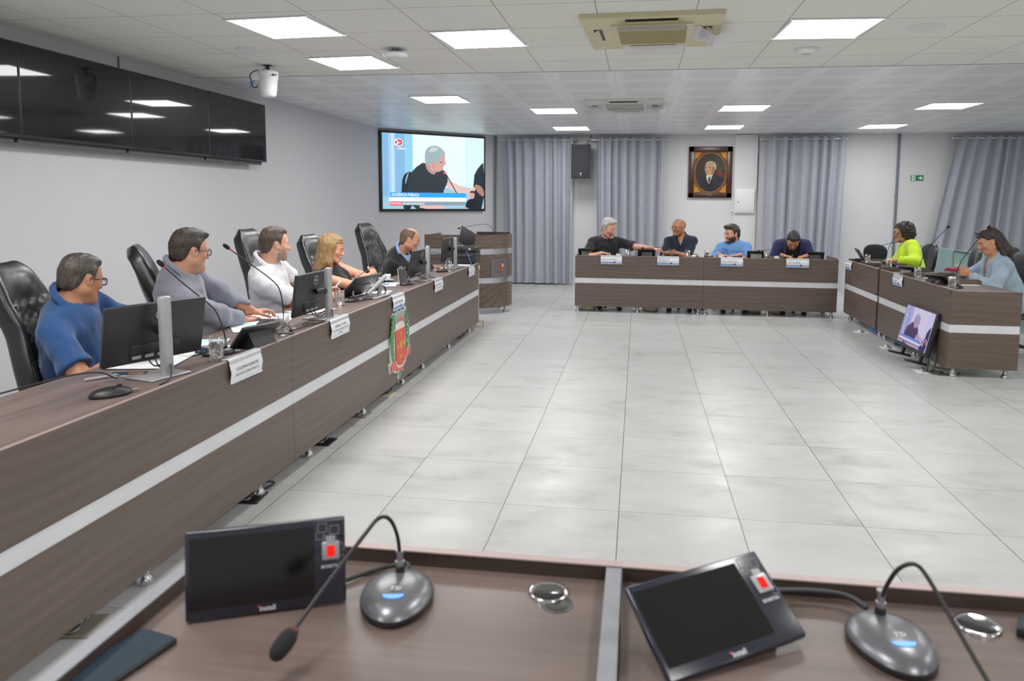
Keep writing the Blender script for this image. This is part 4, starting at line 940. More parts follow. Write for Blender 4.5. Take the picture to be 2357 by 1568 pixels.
fl(ell(-.052, .028, .008, .008, n=12), -.0042); fl([(-.066, .016), (-.045, .018), (-.05, -.004), (-.06, -.004)], -.0042); fl([(-.06, -.002), (-.05, -.004), (-.036, -.02), (-.034, -.036), (-.04, -.036), (-.044, -.022)], -.0042); fl([(-.06, -.004), (-.056, -.008), (-.068, -.03), (-.086, -.03), (-.086, -.025), (-.072, -.024)], -.0042); fl([(-.046, .016), (-.034, .002), (-.03, .006), (-.04, .018)], -.0042); fl([(-.066, .016), (-.08, .0), (-.076, -.003), (-.062, .008)], -.0042)
obj('running_figure', m, plain('exit_green2', (20, 105, 60), .5), t)
# ------------------------------------------------------------------ curtains on eyelet rods
M_CURT = fabric('grey_curtain', (163, 167, 179), weave=700, var=.05, bump=.15)
def curtain(label, x0, x1, b0, b1, nf, seed, x0r, x1r, cut=False):
    rn = random.Random(seed); t = thing('eyelet_curtain', label, 'curtain', ((x0+x1)/2, 13.66, 0), 0, 'grey eyelet curtains on the back wall')
    ox = (x0+x1)/2; cols = nf*16; rows = 26; ph = [rn.uniform(.6, 1.3) for _ in range(nf*2+3)]; wv = [rn.uniform(.75, 1.3) for _ in range(nf+1)]; tot = sum(wv[:nf]); cum = [0]
    for k in range(nf): cum.append(cum[-1]+wv[k]/tot)
    P = []
    for j in range(rows+1):
        z = .03+(2.73-.03)*j/rows; f = j/rows; row = []
        for i in range(cols+1):
            u = i/cols; k = min(nf-1, int(u*nf)); lu = cum[k]+(cum[k+1]-cum[k])*(u*nf-k)
            top = x0+(x1-x0)*lu; bot = b0+(b1-b0)*(lu+.012*math.sin(9*u+seed)); x = bot+(top-bot)*f
            a = .055*(1-.15*f)*ph[int(u*nf*2)] if True else 0
            sw = math.sin(u*nf*2*PI); y = a*math.copysign(abs(sw)**.75, sw)+.012*math.sin(u*nf*7+f*2.2+seed)*(1-f)
            row.append(Vector((x-ox, y, z)))
        P.append(row)
    m = MB(); m.grid(P); obj('cloth', m, M_CURT, t)
    m = MB(); m.cyl((x0r-ox, 0, 2.695), (x1r-ox, 0, 2.695), .014); 
    for x in (x0r, x1r): m.sphere((x-ox, 0, 2.695), .026, 12, 8); m.cyl((x-ox+(.05 if x == x0r else -.05), .17, 2.695), (x-ox+(.05 if x == x0r else -.05), 0, 2.695), .009)
    obj('rod', m, M_CHROME, t)
    for k in range(nf):
        xx = x0+(x1-x0)*(cum[k]+cum[k+1])/2-ox; m = MB(); T = frameM((xx, 0, 2.695), (0, 1, 0), (0, 0, 1), (1, 0, 0)); m.lathe([(.019, -.006), (.028, -.006), (.028, .006), (.019, .006)], 18, T, close=True, caps=False); obj('eyelet', m, M_CHROME, t)
curtain('grey curtain farthest left, beside the curved lectern', -2.50, -1.20, -2.45, -1.20, 8, 1, -2.57, -1.16)
curtain('grey curtain behind the grey haired man, right of the speaker', -.78, .46, -.74, .46, 8, 2, -.90, .53)
curtain('grey curtain behind the bowing man, right of the electrical panel', 2.22, 3.60, 2.22, 3.56, 8, 3, 2.14, 3.64)
curtain('grey curtain at the right edge, spreading out toward the floor', 5.42, 6.9, 4.95, 6.95, 9, 4, 5.33, 7.0)
# ------------------------------------------------------------------ ceiling units
M_CREAMAC = plain('aged_cream_plastic', (206, 198, 160), .5); M_ACW = plain('ac_white', (214, 212, 204), .5); M_FILT = plain('ac_filter', (148, 132, 82), .7, bump=.4, vscale=60)
M_CLEAR = glass('clear_acrylic', (.93, .94, .96, 1))
def cassette(label, x, y, z, rz, mat, filt, grid=False, s=(.92, .98), ds=()):
    t = thing('air_conditioner', label, 'air conditioner', (x, y, z), rz, 'ceiling cassette air conditioners')
    m = MB(); w, d = s
    m.prism([(-w/2, -d/2), (w/2, -d/2), (w/2, d/2), (-w/2, d/2)], -.03, -.0); 
    m.prism([(-.27, -.31), (.27, -.31), (.27, .31), (-.27, .31)], -.042, -.03); obj('panel', m, mat, t)
    m = MB(); m.prism([(-.23, -.26), (.23, -.26), (.23, .26), (-.23, .26)], -.046, -.042); f = obj('intake_grille', m, filt, t)
    if grid:
        m = MB()
        for k in range(29): m.box((-.22+.44*k/28, .0, -.048), (.004, .5, .005))
        for k in range(9): m.box((0, -.25+.5*k/8, -.048), (.46, .006, .005))
        obj('grille_bars', m, mat, f)
    for sx, sy in ((1, 0), (-1, 0), (0, 1), (0, -1)):
        m = MB(); L, W2 = (.34, .06)
        m.box((sx*(w/2-.09), sy*(d/2-.09), -.0305), (W2 if sx else L, L if sx else W2, .004)); o = obj('air_slot', m, M_BLACK, t)
        q = MB(); rot = Euler((R(-35*sy), R(35*sx), 0)).to_matrix(); q.rbox((sx*(w/2-.085), sy*(d/2-.085), -.038), (.045 if sx else L*.96, L*.96 if sx else .045, .006), .002, rot=rot); obj('vane', q, mat, o)
        # clear deflector sheet hanging by the slot
        if (sx, sy) not in ds: continue
        q = MB(); a = .16; P = []
        for k, (dn, out) in enumerate(((-.034, -.05), (-.036, .0), (-.10, .10), (-.075, .19)) if sx else ((-.045, -.03), (-.065, .03), (-.10, .05))):
            P.append([Vector((sx*(w/2-.14+out)+(0 if sx else e*.22), sy*(d/2-.14+out)+(0 if sy else e*.20), dn)) for e in (-1, 1)])
        q.grid(P, smooth=False); obj('deflector', q, M_DEFL, t)
    return t
def defl():
    N = NT('milky_acrylic'); b = N.b; b.inputs['Base Color'].default_value = srgb(215, 215, 222); b.inputs['Roughness'].default_value = .15; b.inputs['Alpha'].default_value = .55
    n = N.n('ShaderNodeTexNoise', Scale=6.); rp = ramp(N, [(.35, (.58,)*3+(1,)), (.7, (.66,)*3+(1,))]); N.l(n, 'Fac', rp, 'Fac'); N.l(rp, 'Color', b, 'Alpha'); return N.m
M_DEFL = defl()
cassette('cream ceiling air conditioner with clear deflectors, nearest the camera', .075, 5.34, ZC, R(-2), M_CREAMAC, M_FILT, ds=((1, 0), (0, 1), (0, -1)))
cassette('whitish ceiling air conditioner with slatted grille on the glossy ceiling', -.19, 9.50, ZF, R(-1), M_ACW, plain('dark_grille', (70, 68, 62), .7), True, (.93, 1.2), ds=((1, 0), (-1, 0), (0, -1)))
t = thing('dome_camera', 'white motorized camera hanging from the ceiling at the left', 'camera', (-3.335, 6.37, ZC))
m = MB(); m.cyl((0, 0, -.06), (0, 0, 0), .016); m.box((0, 0, -.004), (.07, .05, .008)); obj('mount', m, M_BLACK, t)
m = MB(); m.lathe([(.001, -.285), (.05, -.285), (.066, -.27), (.074, -.23), (.082, -.13), (.088, -.12), (.09, -.07), (.086, -.055), (.001, -.053)], 32, caps=False); h_ = obj('housing', m, M_WHITE, t)
m = MB(); m.box((.075, -.045, -.095), (.06, .03, .012), rot=Euler((0, 0, R(-30))).to_matrix()); obj('slot', m, M_BLACK, h_)
m = MB(); m.rbox((-.09, -.04, -.11), (.08, .05, .06), .008); obj('bracket', m, M_WHITE, h_)
for mm, pp in ((plain('blue_cable', (70, 120, 210), .4), [(0, 0, -.01), (-.05, -.02, -.05), (-.13, -.06, -.14), (-.155, -.06, -.20), (-.13, -.06, -.205), (-.10, -.05, -.12)]), (M_CABLE, [(-.02, 0, -.05), (-.10, -.03, -.045), (-.15, -.06, -.09), (-.13, -.06, -.14), (-.12, -.06, -.205), (-.08, -.05, -.205), (-.08, -.05, -.185)])):
    m = MB(); m.tube(pp, .005, 6, smooth_path=3); obj('cable', m, mm, t)
t = thing('access_point', 'white round wireless unit tilted on the ceiling between two lights, with blue wire', 'access point', (-1.945, 5.79, ZC))
m = MB(); m.lathe([(.001, -.075), (.06, -.073), (.095, -.062), (.10, -.045), (.09, -.03), (.001, -.028)], 32, Matrix.Rotation(R(4), 4, 'X'), caps=False); b = obj('disc', m, M_WHITE, t)
m = MB(); m.cyl((0, 0, -.03), (0, 0, 0), .03); m.rbox((-.02, 0, -.03), (.06, .05, .03), .006); obj('mount', m, plain('grey_mount', (120, 122, 124), .5), t)
m = MB(); m.tube([(0, 0, -.01), (.04, -.03, -.012), (.07, -.05, -.035)], .005, 6, smooth_path=2); obj('cable', m, plain('blue_cable', (70, 120, 210), .4), t)
t = thing('access_point', 'white domed wireless unit on the ceiling below the right hand light', 'access point', (1.28, 6.13, ZC))
m = MB(); m.lathe([(.001, -.045), (.03, -.045), (.06, -.035), (.092, -.012), (.092, 0)], 32, caps=False); obj('dome', m, M_WHITE, t); m = MB(); m.lathe([(.03, -.046), (.034, -.044)], 28, caps=False); obj('ring', m, M_DGREY, t)
for x, y, l in ((-3.12, 5.70, 'round white ceiling loudspeaker grille above the white camera'), (1.92, 5.47, 'round white ceiling loudspeaker grille at the upper right')):
    t = thing('ceiling_speaker', l, 'speaker', (x, y, ZC), 0, 'round ceiling loudspeakers'); m = MB(); m.lathe([(.001, -.008), (.10, -.008), (.112, -.010), (.118, -.004), (.118, 0)], 40, caps=False); obj('grille', m, M_WHITE, t)
# ------------------------------------------------------------------ name plates hung over the desk fronts
M_PLATE = plain('plate_acrylic', (196, 200, 206), .15, coat=.5); M_PBLUE = plain('plate_blue', (100, 160, 235), .5); M_INK = plain('ink', (52, 54, 62), .6)
def plate(label, loc, rz, lines, blue=False, fs=.02):
    """hangs on a panel whose front faces local -y"""
    t = thing('name_plate', label, 'name plate', loc, rz, 'name plates on the desk fronts')
    m = MB(); w = .30; h = .115
    P = []
    for z, y in ((.004, .03), (.0045, .0), (.003, -.005), (-.01, -.008), (-.02, -.007), (-.06, -.016), (-.105, -.008), (-.115, -.014)): P.append([Vector((x, y, z)) for x in (-w/2, w/2)])
    m.grid(P); obj('holder', m, M_PLATE, t)
    m = MB(); Q = [[Vector((x, y-.0012, z)) for x in (-w/2+.002, w/2-.002)] for z, y in ((-.02, -.007), (-.04, -.0118), (-.06, -.0162), (-.082, -.0122), (-.107, -.0085))]; m.grid(Q); s = obj('card', m, M_PAPER, t)
    def at(x, z):
        y = float(np.interp(z, [-.107, -.082, -.06, -.04, -.02], [-.0085, -.0122, -.0162, -.0118, -.007])); return (x, y-.0024, z)
    def put(mesh, body, x, z, size, width, al='CENTER'):
        v, f = text_mesh(body, size, al, width); mesh.add([at(x+p.x, z+p.y) for p in v], f)
    if blue:
        m = MB(); m.grid([[Vector(at(x, z))+Vector((0, .0006, 0)) for x in (-w/2+.002, w/2-.002)] for z in (-.107, -.1, -.092)]); m.grid([[Vector(at(x, z))+Vector((0, .0006, 0)) for x in (-w/2+.002, w/2-.09)] for z in (-.092, -.086)]); obj('blue_band', m, M_PBLUE, s)
        m = MB(); x = .045; m.add([at(x-.012, -.078), at(x-.010, -.098), at(x, -.105), at(x+.010, -.098), at(x+.012, -.078)], [(0, 1, 2, 3, 4)]); obj('crest', m, plain('crest_dull', (120, 60, 80), .6), s)
        m = MB(); put(m, 'CÂMARA MUNICIPAL', .098, -.099, .008, .07); obj('band_lettering', m, M_PAPER, s)
    m = MB()
    for body, z, size, width in lines:
        if blue: put(m, body, -w/2+.014, z, size, width, 'LEFT')
        else: put(m, body, 0, z, size, width)
    obj('lettering', m, M_INK, s)
XD = -1.935
plate('white name plate with two lines of grey letters, nearest on the left desk front', (XD, 3.372, .811), R(90), [('CLAUDEMIR RUDRIGUES', -.052, .021, .21), ('DIRETOR DE OBRAS PÚBLICAS', -.080, .017, .22)])
plate('white name plate with three grey lines, second on the left desk front', (XD, 4.545, .811), R(90), [('ADRIANO A. C. NEVES', -.045, .020, .18), ('SECRETÁRIO DE OBRAS E SERVIÇOS', -.071, .015, .25), ('URBANOS', -.093, .014, .06)])
plate('white and blue name plate hanging above the painted coat of arms', (XD, 5.742, .811), R(90), [('LUCAS LEONCINE', -.055, .028, .215)], True)
plate('small white name plate fourth on the left desk front, by the pink phone', (XD, 6.965, .811), R(90), [('MARIA CRISTINA L. GARCIA', -.05, .02, .25), ('DIRETORA DE PLANEJAMENTO', -.08, .016, .24)])
plate('small white name plate farthest on the left desk front, by the cream stand', (XD, 8.405, .811), R(90), [('SECRETARIA MUNICIPAL', -.04, .015, .2), ('DE OBRAS E SERVIÇOS', -.065, .015, .22), ('URBANOS', -.09, .015, .15)])
YD = 10.41
plate('blue banded name plate on the far desk below the grey haired man', (-.36, YD, .811), 0, [('LECO SOARES', -.05, .026, .205)], True)
plate('blue banded two line name plate on the far desk below the bald man', (.431, YD, .811), 0, [('RENAN DE', -.036, .024, .155), ('ANGELO', -.066, .024, .125)], True)
plate('blue banded name plate on the far desk below the bearded man', (1.30, YD, .811), 0, [('JEAN MIZZONI', -.05, .025, .21)], True)
plate('blue banded name plate on the far desk below the man in the navy blazer', (2.176, YD, .811), 0, [('LEVI ROSSI', -.05, .026, .165)], True)
plate('blue banded name plate at the far end of the right desk front', (2.82, 10.30, .806), R(-90), [('LEANDRA PERES', -.058, .026, .23)], True)
plate('blue banded two line name plate in the middle of the right desk front', (2.82, 8.40, .806), R(-90), [('PROFESSORA', -.036, .025, .2), ('JULIANA', -.066, .025, .13)], True)
# ------------------------------------------------------------------ painted coat of arms on the left desk
def coat_of_arms():
    t = thing('coat_of_arms', 'painted wooden municipal coat of arms on the front of the left desks', 'coat of arms', (-1.9362, 5.752, .425), R(90)); t.scale = (.97, 1, .77)
    def P(name, p, y0, y1, mat, par=None, sm=0, mat_side=None):
        if sm: p = smooth_poly(p, sm)
        m = MB(); m.prism(p, y0, y1, frameM((0, 0, 0), (1, 0, 0), (0, 0, 1), (0, -1, 0))); return obj(name, m, mat, par or t)
    G1 = plain('crest_leaf', (70, 140, 84), .5); G2 = plain('crest_leaf_dark', (52, 112, 74), .5); CR = plain('crest_scarlet', (218, 74, 50), .45); CG = plain('crest_grey', (150, 158, 156), .5); CW = plain('crest_backing', (196, 212, 202), .5); CY = plain('crest_gold', (206, 160, 60), .45); PK = plain('crest_ribbon', (222, 96, 82), .45); CP = plain('crest_pale', (230, 214, 216), .5)
    back = [(-.15, .33), (-.19, .29), (-.15, .2), (-.2, .13), (-.24, 0), (-.25, -.12), (-.24, -.17), (-.28, -.2), (-.27, -.29), (-.19, -.285), (-.1, -.325), (-.03, -.33), (-.06, -.37), (-.06, -.4), (.0, -.395), (.03, -.35), (.09, -.345), (.1, -.33), (.06, -.32), (.16, -.26), (.2, -.19), (.27, -.2), (.29, -.15), (.26, -.09), (.27, .05), (.25, .18), (.2, .27), (.17, .26), (.18, .34), (.15, .35), (.1, .31), (.05, .345), (0, .31), (-.05, .345), (-.1, .31)]
    b = P('backing', back, 0, .012, CW)
    cr = P('mural_crown', [(-.15, .18), (-.155, .32), (-.1, .30), (-.05, .335), (0, .30), (.05, .335), (.1, .30), (.155, .33), (.15, .18), (.08, .22), (0, .235), (-.08, .22)], .012, .016, CG)
    for k, x in enumerate((-.12, -.06, 0, .06, .12)): P('crown_gate', [(x-.012, .215-.9*x*x), (x+.012, .215-.9*x*x), (x+.008, .25-.9*x*x), (x, .27-.9*x*x), (x-.008, .25-.9*x*x)], .016, .018, CR, cr)
    P('arch', ell(0, .12, .125, .09, 0, 180, 20), .012, .0175, CP)
    sh = P('shield', [(-.125, .135), (.125, .135), (.125, -.12), (.10, -.2), (.05, -.24), (0, -.25), (-.05, -.24), (-.10, -.2), (-.125, -.12)], .014, .021, CR)
    for name, p in (('hammer', [(-.028, .10), (.028, .10), (.028, .085), (.006, .08), (.006, .03), (-.006, .03), (-.006, .08), (-.028, .085)]), ('beehive', [(-.022, -.075), (.022, -.075), (.024, -.03), (.012, .0), (0, .012), (-.012, 0), (-.024, -.03)]), ('gear', ell(.075, -.03, .028, .03, n=12)), ('cotton', ell(-.075, -.045, .025, .022, n=10)), ('tool', [(-.03, -.19), (-.01, -.13), (0, -.15), (.01, -.13), (.03, -.19), (.015, -.18), (0, -.165), (-.015, -.18)])):
        P(name, p, .021, .023, CY, sh)
    for sx, gm in ((-1, G1), (1, G2)):
        for k in range(9):
            a = -.18+.05*k; bx = sx*(.175+.025*math.sin(k*.5)); m = [(bx-sx*.04, a-.02), (bx+sx*.005, a+.0), (bx+sx*.05, a+.06), (bx+sx*.03, a+.10), (bx-sx*.02, a+.07)]
            P('leaf', m if sx < 0 else m[::-1], .012, .0165+.0004*k, G1 if k % 2 else gm, None, 1)
        for k in range(4): P('blossom', ell(sx*.185, -.13+.09*k, .012, .014, n=10), .016, .0205, CY if sx < 0 else CW)
    P('ribbon', [(-.26, -.21), (-.13, -.16), (-.12, -.22), (-.06, -.265), (0, -.275), (.06, -.265), (.125, -.215), (.135, -.15), (.2, -.10), (.28, -.12), (.25, -.155), (.265, -.20), (.2, -.20), (.15, -.235), (.08, -.30), (0, -.322), (-.08, -.305), (-.15, -.26), (-.2, -.275), (-.27, -.285), (-.235, -.245)], .014, .02, PK)
    P('ribbon_inner', [(-.11, -.19), (-.1, -.225), (-.05, -.255), (0, -.262), (.05, -.255), (.1, -.225), (.11, -.19), (.12, -.20), (.11, -.245), (.06, -.272), (0, -.283), (-.06, -.272), (-.11, -.245), (-.12, -.2)], .02, .0215, CP)
    P('stem', [(-.04, -.38), (-.02, -.34), (.0, -.325), (.02, -.33), (.0, -.35), (-.02, -.39)], .012, .017, G1); P('stem_leaf', [(.02, -.33), (.05, -.322), (.09, -.335), (.06, -.345), (.03, -.345)], .012, .017, G1)
coat_of_arms()
# ------------------------------------------------------------------ papers, phones, pens and small things
def sheet(label, c, w, d, rz, z, mat=None, grp='papers on the left desks', n=1, curl=.004):
    m = MB()
    for k in range(n):
        P = [[Vector(((i/6-.5)*w+.004*k*math.sin(k*7), (j/6-.5)*d+.003*k*math.cos(k*5), .0012+.0011*k+curl*((i/6-.5)**2*2+(j/6-.5)**4*4))) for j in range(7)] for i in range(7)]
        m.grid(P)
    o = obj('paper_sheet', m, mat or M_PAPER, None, (c[0], c[1], z), (0, 0, rz)); return tag(o, label, 'paper', grp)
sheet('white papers lying under the first monitor', (-2.36, 3.28), .30, .42, R(12), .79, n=3)
sheet('white papers with green edge beside the mouse, first seat', (-2.29, 3.54), .21, .297, R(-18), .79, plain('paper_green_edge', (228, 236, 226), .8, var=.05), n=4)
sheet('pale blue sheet behind the first water glass', (-2.32, 3.72), .15, .21, R(20), .79, M_PAPERB)
sheet('white sheet with a blue pen, in front of the man in the grey shirt', (-2.37, 4.20), .21, .297, R(35), .79)
sheet('large white sheets by the hand of the man in the white shirt', (-2.42, 4.55), .30, .42, R(15), .79, n=2)
sheet('pale blue sheet under the tablet, second seat', (-2.40, 4.36), .21, .30, R(60), .7905, M_PAPERB)
sheet('white sheets right of the second monitor pole', (-2.30, 4.92), .21, .297, R(-20), .79, n=2)
sheet('white sheet under the tilted monitor stand', (-2.20, 5.98), .21, .297, R(5), .79)
sheet('white sheet with blue pen near the coffee cup', (-2.36, 6.50), .21, .297, R(-75), .79, n=2)
sheet('pale blue sheet under the pink phone', (-2.26, 6.68), .15, .21, R(-70), .7912, M_PAPERB)
sheet('white papers under the hand of the man in the dark suit', (-2.27, 8.14), .24, .36, R(20), .79, n=3, curl=.015)
sheet('white sheet between printer and farthest monitor', (-2.16, 8.70), .21, .297, R(80), .79, n=2)
sheet('white sheets on the right desk behind the cloudy glass', (3.12, 8.2), .21, .297, R(5), .79, n=2, grp='papers on the right desks')
sheet('white sheet on the right desk under the bottle', (3.2, 7.72), .21, .297, R(0), .79, n=1, grp='papers on the right desks')
sheet('pale green sheet beside the edge on terminal', (3.02, 8.50), .15, .21, R(5), .79, plain('paper_lime', (216, 240, 150), .8), grp='papers on the right desks')
def phone(label, loc, rz, w=.074, l=.155, t_=.009, case=None, rot=None, scr=None, grp=None):
    t = thing('smartphone', label, 'phone', loc, rz, grp, rot)
    m = MB(); m.rbox((0, 0, t_/2), (w, l, t_), .004, 3); b = obj('case', m, case or M_BLACK, t)
    m = MB(); pl = []
    for sx, sy, a0 in ((1, 1, 0), (-1, 1, 90), (-1, -1, 180), (1, -1, 270)):
        for k in range(5): a = R(a0+22.5*k); pl.append((sx*(w/2-.010)+.0075*math.cos(a), sy*(l/2-.010)+.0075*math.sin(a)))
    m.prism(pl, t_, t_+.0006); obj('screen', m, scr or M_PSCR, t)
    return t
M_PSCR = plain('phone_glass', (30, 46, 58), .08, spec=.6)
phone('smartphone lying screen up in the lower left corner of the near desk', (-.885, 1.092, .775), R(-13), .086, .185, .012)
phone('smartphone lying beside the silver pen on the left desk', (-2.262, 2.965, .79), R(-70), case=M_SILVER)
phone('dark phone under the coffee cup saucer on the left desk', (-2.41, 6.80, .79), R(60), .078, .16, .009)
phone('pink cased phone leaning upright on the left desk, screen to the hall', (-2.215, 6.72, .85), 0, .085, .165, .011, case=plain('pink_case', (232, 196, 194), .45), rot=(R(70), R(0), R(38)), scr=plain('phone_glass_grey', (52, 52, 56), .3, spec=.2))
t = thing('tablet_computer', 'thin dark tablet lying on the papers of the second seat', 'tablet', (-2.315, 4.38, .793), R(20)); m = MB(); m.rbox((0, 0, .004), (.17, .24, .008), .003, 2); obj('case', m, M_BLACK, t); m = MB(); m.box((0, 0, .0084), (.155, .222, .0008)); obj('screen', m, M_PSCR, t)
def pen(label, a, b, col, r=.0045):
    t = thing('pen', label, 'pen', a, 0, 'pens on the left desks'); d = Vector(b)-Vector(a); m = MB(); m.cyl((0, 0, 0), d*.86, r, n=12); obj('barrel', m, col, t); m = MB(); m.cyl(d*.86, d, r*.9, r*.2, n=12); obj('tip', m, M_DGREY, t)
pen('silver pen lying by the smartphone on the left desk', (-2.375, 2.83, .797), (-2.29, 2.955, .797), M_SILVER, .007)
pen('blue pen lying on the sheet of the second seat', (-2.295, 4.13, .796), (-2.25, 4.26, .796), plain('pen_blue', (50, 70, 200), .4))
pen('blue pen lying on the sheet near the coffee cup', (-2.33, 6.47, .797), (-2.30, 6.60, .797), plain('pen_blue', (50, 70, 200), .4))
t = thing('computer_mouse', 'dark blue computer mouse by the first water glass', 'mouse', (-2.21, 3.47, .793), R(70)); m = MB(); m.sphere((0, 0, .004), .05, 20, 12, sc=(1.1, .62, .62)); b = obj('mouse_body', m, plain('mouse_blue', (28, 44, 66), .3), t)
m = MB(); m.rbox((.03, 0, .033), (.02, .006, .006), .003); obj('wheel', m, M_BLACK, b)
# cable grommets in the near desks
def grommet(label, x, y, rz, hole=None):
    t = thing('cable_grommet', label, 'grommet', (x, y, .775), rz, 'round chrome cable grommets')
    m = MB(); m.lathe([(.001, .005), (.034, .005), (.038, .008), (.041, .005), (.042, 0)], 40, caps=False); c = obj('cover', m, M_CHROME, t)
    m = MB()
    for k in range(7): y0 = -.024+.008*k; h = (.031**2-y0*y0)**.5; m.box((0, y0, .0056), (2*h, .0018, .0012))
    obj('grille_slats', m, M_GROOVE, c)
    if hole:
        m = MB(); m.lathe([(.026, .0025), (.032, .002), (.033, 0)], 32, Matrix.Translation((hole[0], hole[1], 0)), caps=False); m.lathe([(.001, .0015), (.027, .0015)], 32, Matrix.Translation((hole[0], hole[1], 0)), caps=False); obj('hole_ring', m, M_DGREY, t)
        m = MB(); m.prism(ell(hole[0], hole[1], .025, .025, 200, 330, 16), .0018, .0034); obj('hole', m, plain('hole_dark', (44, 40, 22), .6), t)
M_GROOVE = plain('groove', (60, 60, 62), .4, .6)
grommet('chrome slotted cable grommet on the near left desk, with an open hole beside it', -.168, 1.445, R(5), (.018, -.04))
grommet('chrome slotted cable grommet on the near right desk by the microphone neck', .667, 1.452, R(-20))
phone('dark object cut by the right edge, lying on the near right desk', (.775, 1.425, .775), R(-30), .09, .05, .02)
def cable(label, pts, r=.005, mat=None, cat='cable', sp=3):
    m = MB(); m.tube(pts, r, 8, smooth_path=sp); return tag(obj('cable', m, mat or M_CABLE), label, cat)
cable('black cable running from the left terminal to the oval microphone base', [(-.62, 1.40, .782), (-.55, 1.475, .783), (-.50, 1.495, .79), (-.478, 1.475, .80), (-.478, 1.455, .795)])
cable('black cable running from the reclined terminal to the right microphone base', [(.22, 1.46, .80), (.30, 1.485, .80), (.38, 1.495, .80), (.44, 1.485, .80), (.462, 1.45, .795)], .006)
cable('black cable loop behind the first left terminal', [(-2.06, 3.78, .86), (-2.03, 3.72, .85), (-1.99, 3.80, .84), (-1.975, 3.92, .82), (-1.97, 3.98, .80)], .004)
cable('second thin black cable loop behind the first left terminal', [(-2.05, 3.86, .80), (-2.05, 3.98, .84), (-2.02, 4.02, .85), (-1.99, 4.02, .80)], .003)
cable('black cable bundle by the second microphone base', [(-2.06, 4.12, .80), (-2.03, 4.22, .80), (-2.06, 4.34, .805), (-2.02, 4.42, .80), (-2.08, 4.32, .81), (-2.04, 4.26, .80), (-2.01, 4.5, .795)], .004)
cable('cable leaving the third microphone base along the left desk', [(-2.15, 5.50, .80), (-2.10, 5.56, .797), (-2.03, 5.75, .795), (-1.99, 5.95, .795)], .003)
cable('black cables tangled by the fourth monitor', [(-2.14, 6.98, .86), (-2.06, 6.88, .83), (-2.05, 7.0, .80), (-2.10, 7.15, .81), (-2.03, 7.2, .80)], .004)
cable('grey and black cables lying at the far left corner of the right desk', [(2.86, 10.40, .80), (2.92, 10.35, .835), (2.98, 10.2, .84), (3.0, 10.0, .80)], .006)
cable('heap of black cables on the floor beside the right desk end', [(2.72, 7.32, .30), (2.74, 7.22, .10), (2.70, 7.20, .02), (2.78, 7.12, .015), (2.86, 7.16, .02), (2.76, 7.24, .02), (2.72, 7.14, .02), (2.90, 7.08, .015), (3.0, 7.2, .01)], .008)
cable('black cable loop hanging below the left desk above an open floor box', [(-2.08, 3.45, .12), (-2.0, 3.6, .06), (-1.96, 3.72, .02), (-1.98, 3.62, .015), (-2.03, 3.5, .02)], .006)
cable('black cable below the left desk near the coat of arms', [(-2.0, 5.62, .12), (-1.97, 5.72, .04), (-2.0, 5.6, .01), (-2.1, 5.55, .01)], .006)
cable('black cable bundle below the far end of the left desk', [(-2.0, 8.0, .10), (-1.95, 8.1, .05), (-1.97, 8.25, .08), (-1.96, 8.15, .02), (-2.05, 8.0, .02)], .008)
cable('blue network cable bow under the right corner desk', [(2.9, 9.55, .06), (2.85, 9.35, .05), (2.88, 9.25, .03), (3.0, 9.2, .02)], .02, plain('blue_hose', (60, 110, 190), .5))
# ------------------------------------------------------------------ floor boxes and waste bins
def floor_box(label, x, y, rz, mat, grp='hinged floor socket boxes'):
    t = thing('floor_socket_box', label, 'floor box', (x, y, 0), rz, grp)
    m = MB(); m.rbox((0, 0, .004), (.15, .15, .008), .002); obj('plate', m, mat, t)
    for s in (-1, 1):
        m = MB(); m.lathe([(.001, .0), (.026, .0), (.028, .003), (.026, .006), (.001, .007)], 24, MX((.0, s*.036, .014), (R(35 if s > 0 else 5), R(-25 if s > 0 else 0), 0)), caps=False); obj('lid', m, M_STEEL, t)
for x, y, r, mt, l in [(-2.03, 2.32, 10, plain('brass_plate', (150, 146, 130), .4, .5), 'brass floor socket box below the left desk nearest the camera'), (-2.02, 3.52, 5, M_BLACK, 'open dark floor socket box below the left desk with cable loop'),
                       (-2.02, 4.44, 0, M_BLACK, 'dark floor socket box below the middle of the left desks'), (-2.01, 5.06, 0, plain('brass_plate', (150, 146, 130), .4, .5), 'floor socket box with a raised lid below the coat of arms desk'),
                       (-2.02, 5.62, 0, M_OFFW, 'pale floor socket box below the coat of arms'), (2.74, 8.02+.35, 0, M_WHITE, 'white floor plate below the seam of the right desks'), (2.74, 9.35, 0, M_WHITE, 'white floor plate below the right corner desk'), (2.70, 7.25, 0, M_WHITE, 'white floor plate under the cable heap at the right desk end'), (.02, 10.75, 0, M_WHITE, 'pale floor plate below the far desk')]:
    floor_box(l, x, y, R(r), mt)
def bin_(label, x, y, mat, r=.14):
    t = thing('waste_bin', label, 'bin', (x, y, 0), 0, 'cream round waste bins under the desks')
    m = MB(); m.lathe([(.001, .006), (r*.78, .006), (r*.8, 0), (r*.86, .03), (r*.98, .24), (r*1.03, .25), (r*1.02, .262), (r*.96, .25), (r*.83, .03), (.001, .012)], 32, caps=False); obj('bucket', m, mat, t)
for x, y, l in [(-.70, 10.66, 'cream waste bin at the far left end under the far desk'), (.205, 10.70, 'cream waste bin under the far desk near its middle left'), (1.66, 10.78, 'cream waste bin under the right far desk, left of its pair'), (1.985, 10.76, 'cream waste bin under the right far desk, right of its pair')]:
    bin_(l, x, y, M_OFFW)
bin_('cream waste bin standing behind the small television', 2.98, 7.50, M_OFFW)
bin_('blue waste bin under the right desk seam', 2.98, 8.62, plain('blue_bin', (40, 70, 150), .5), .11)
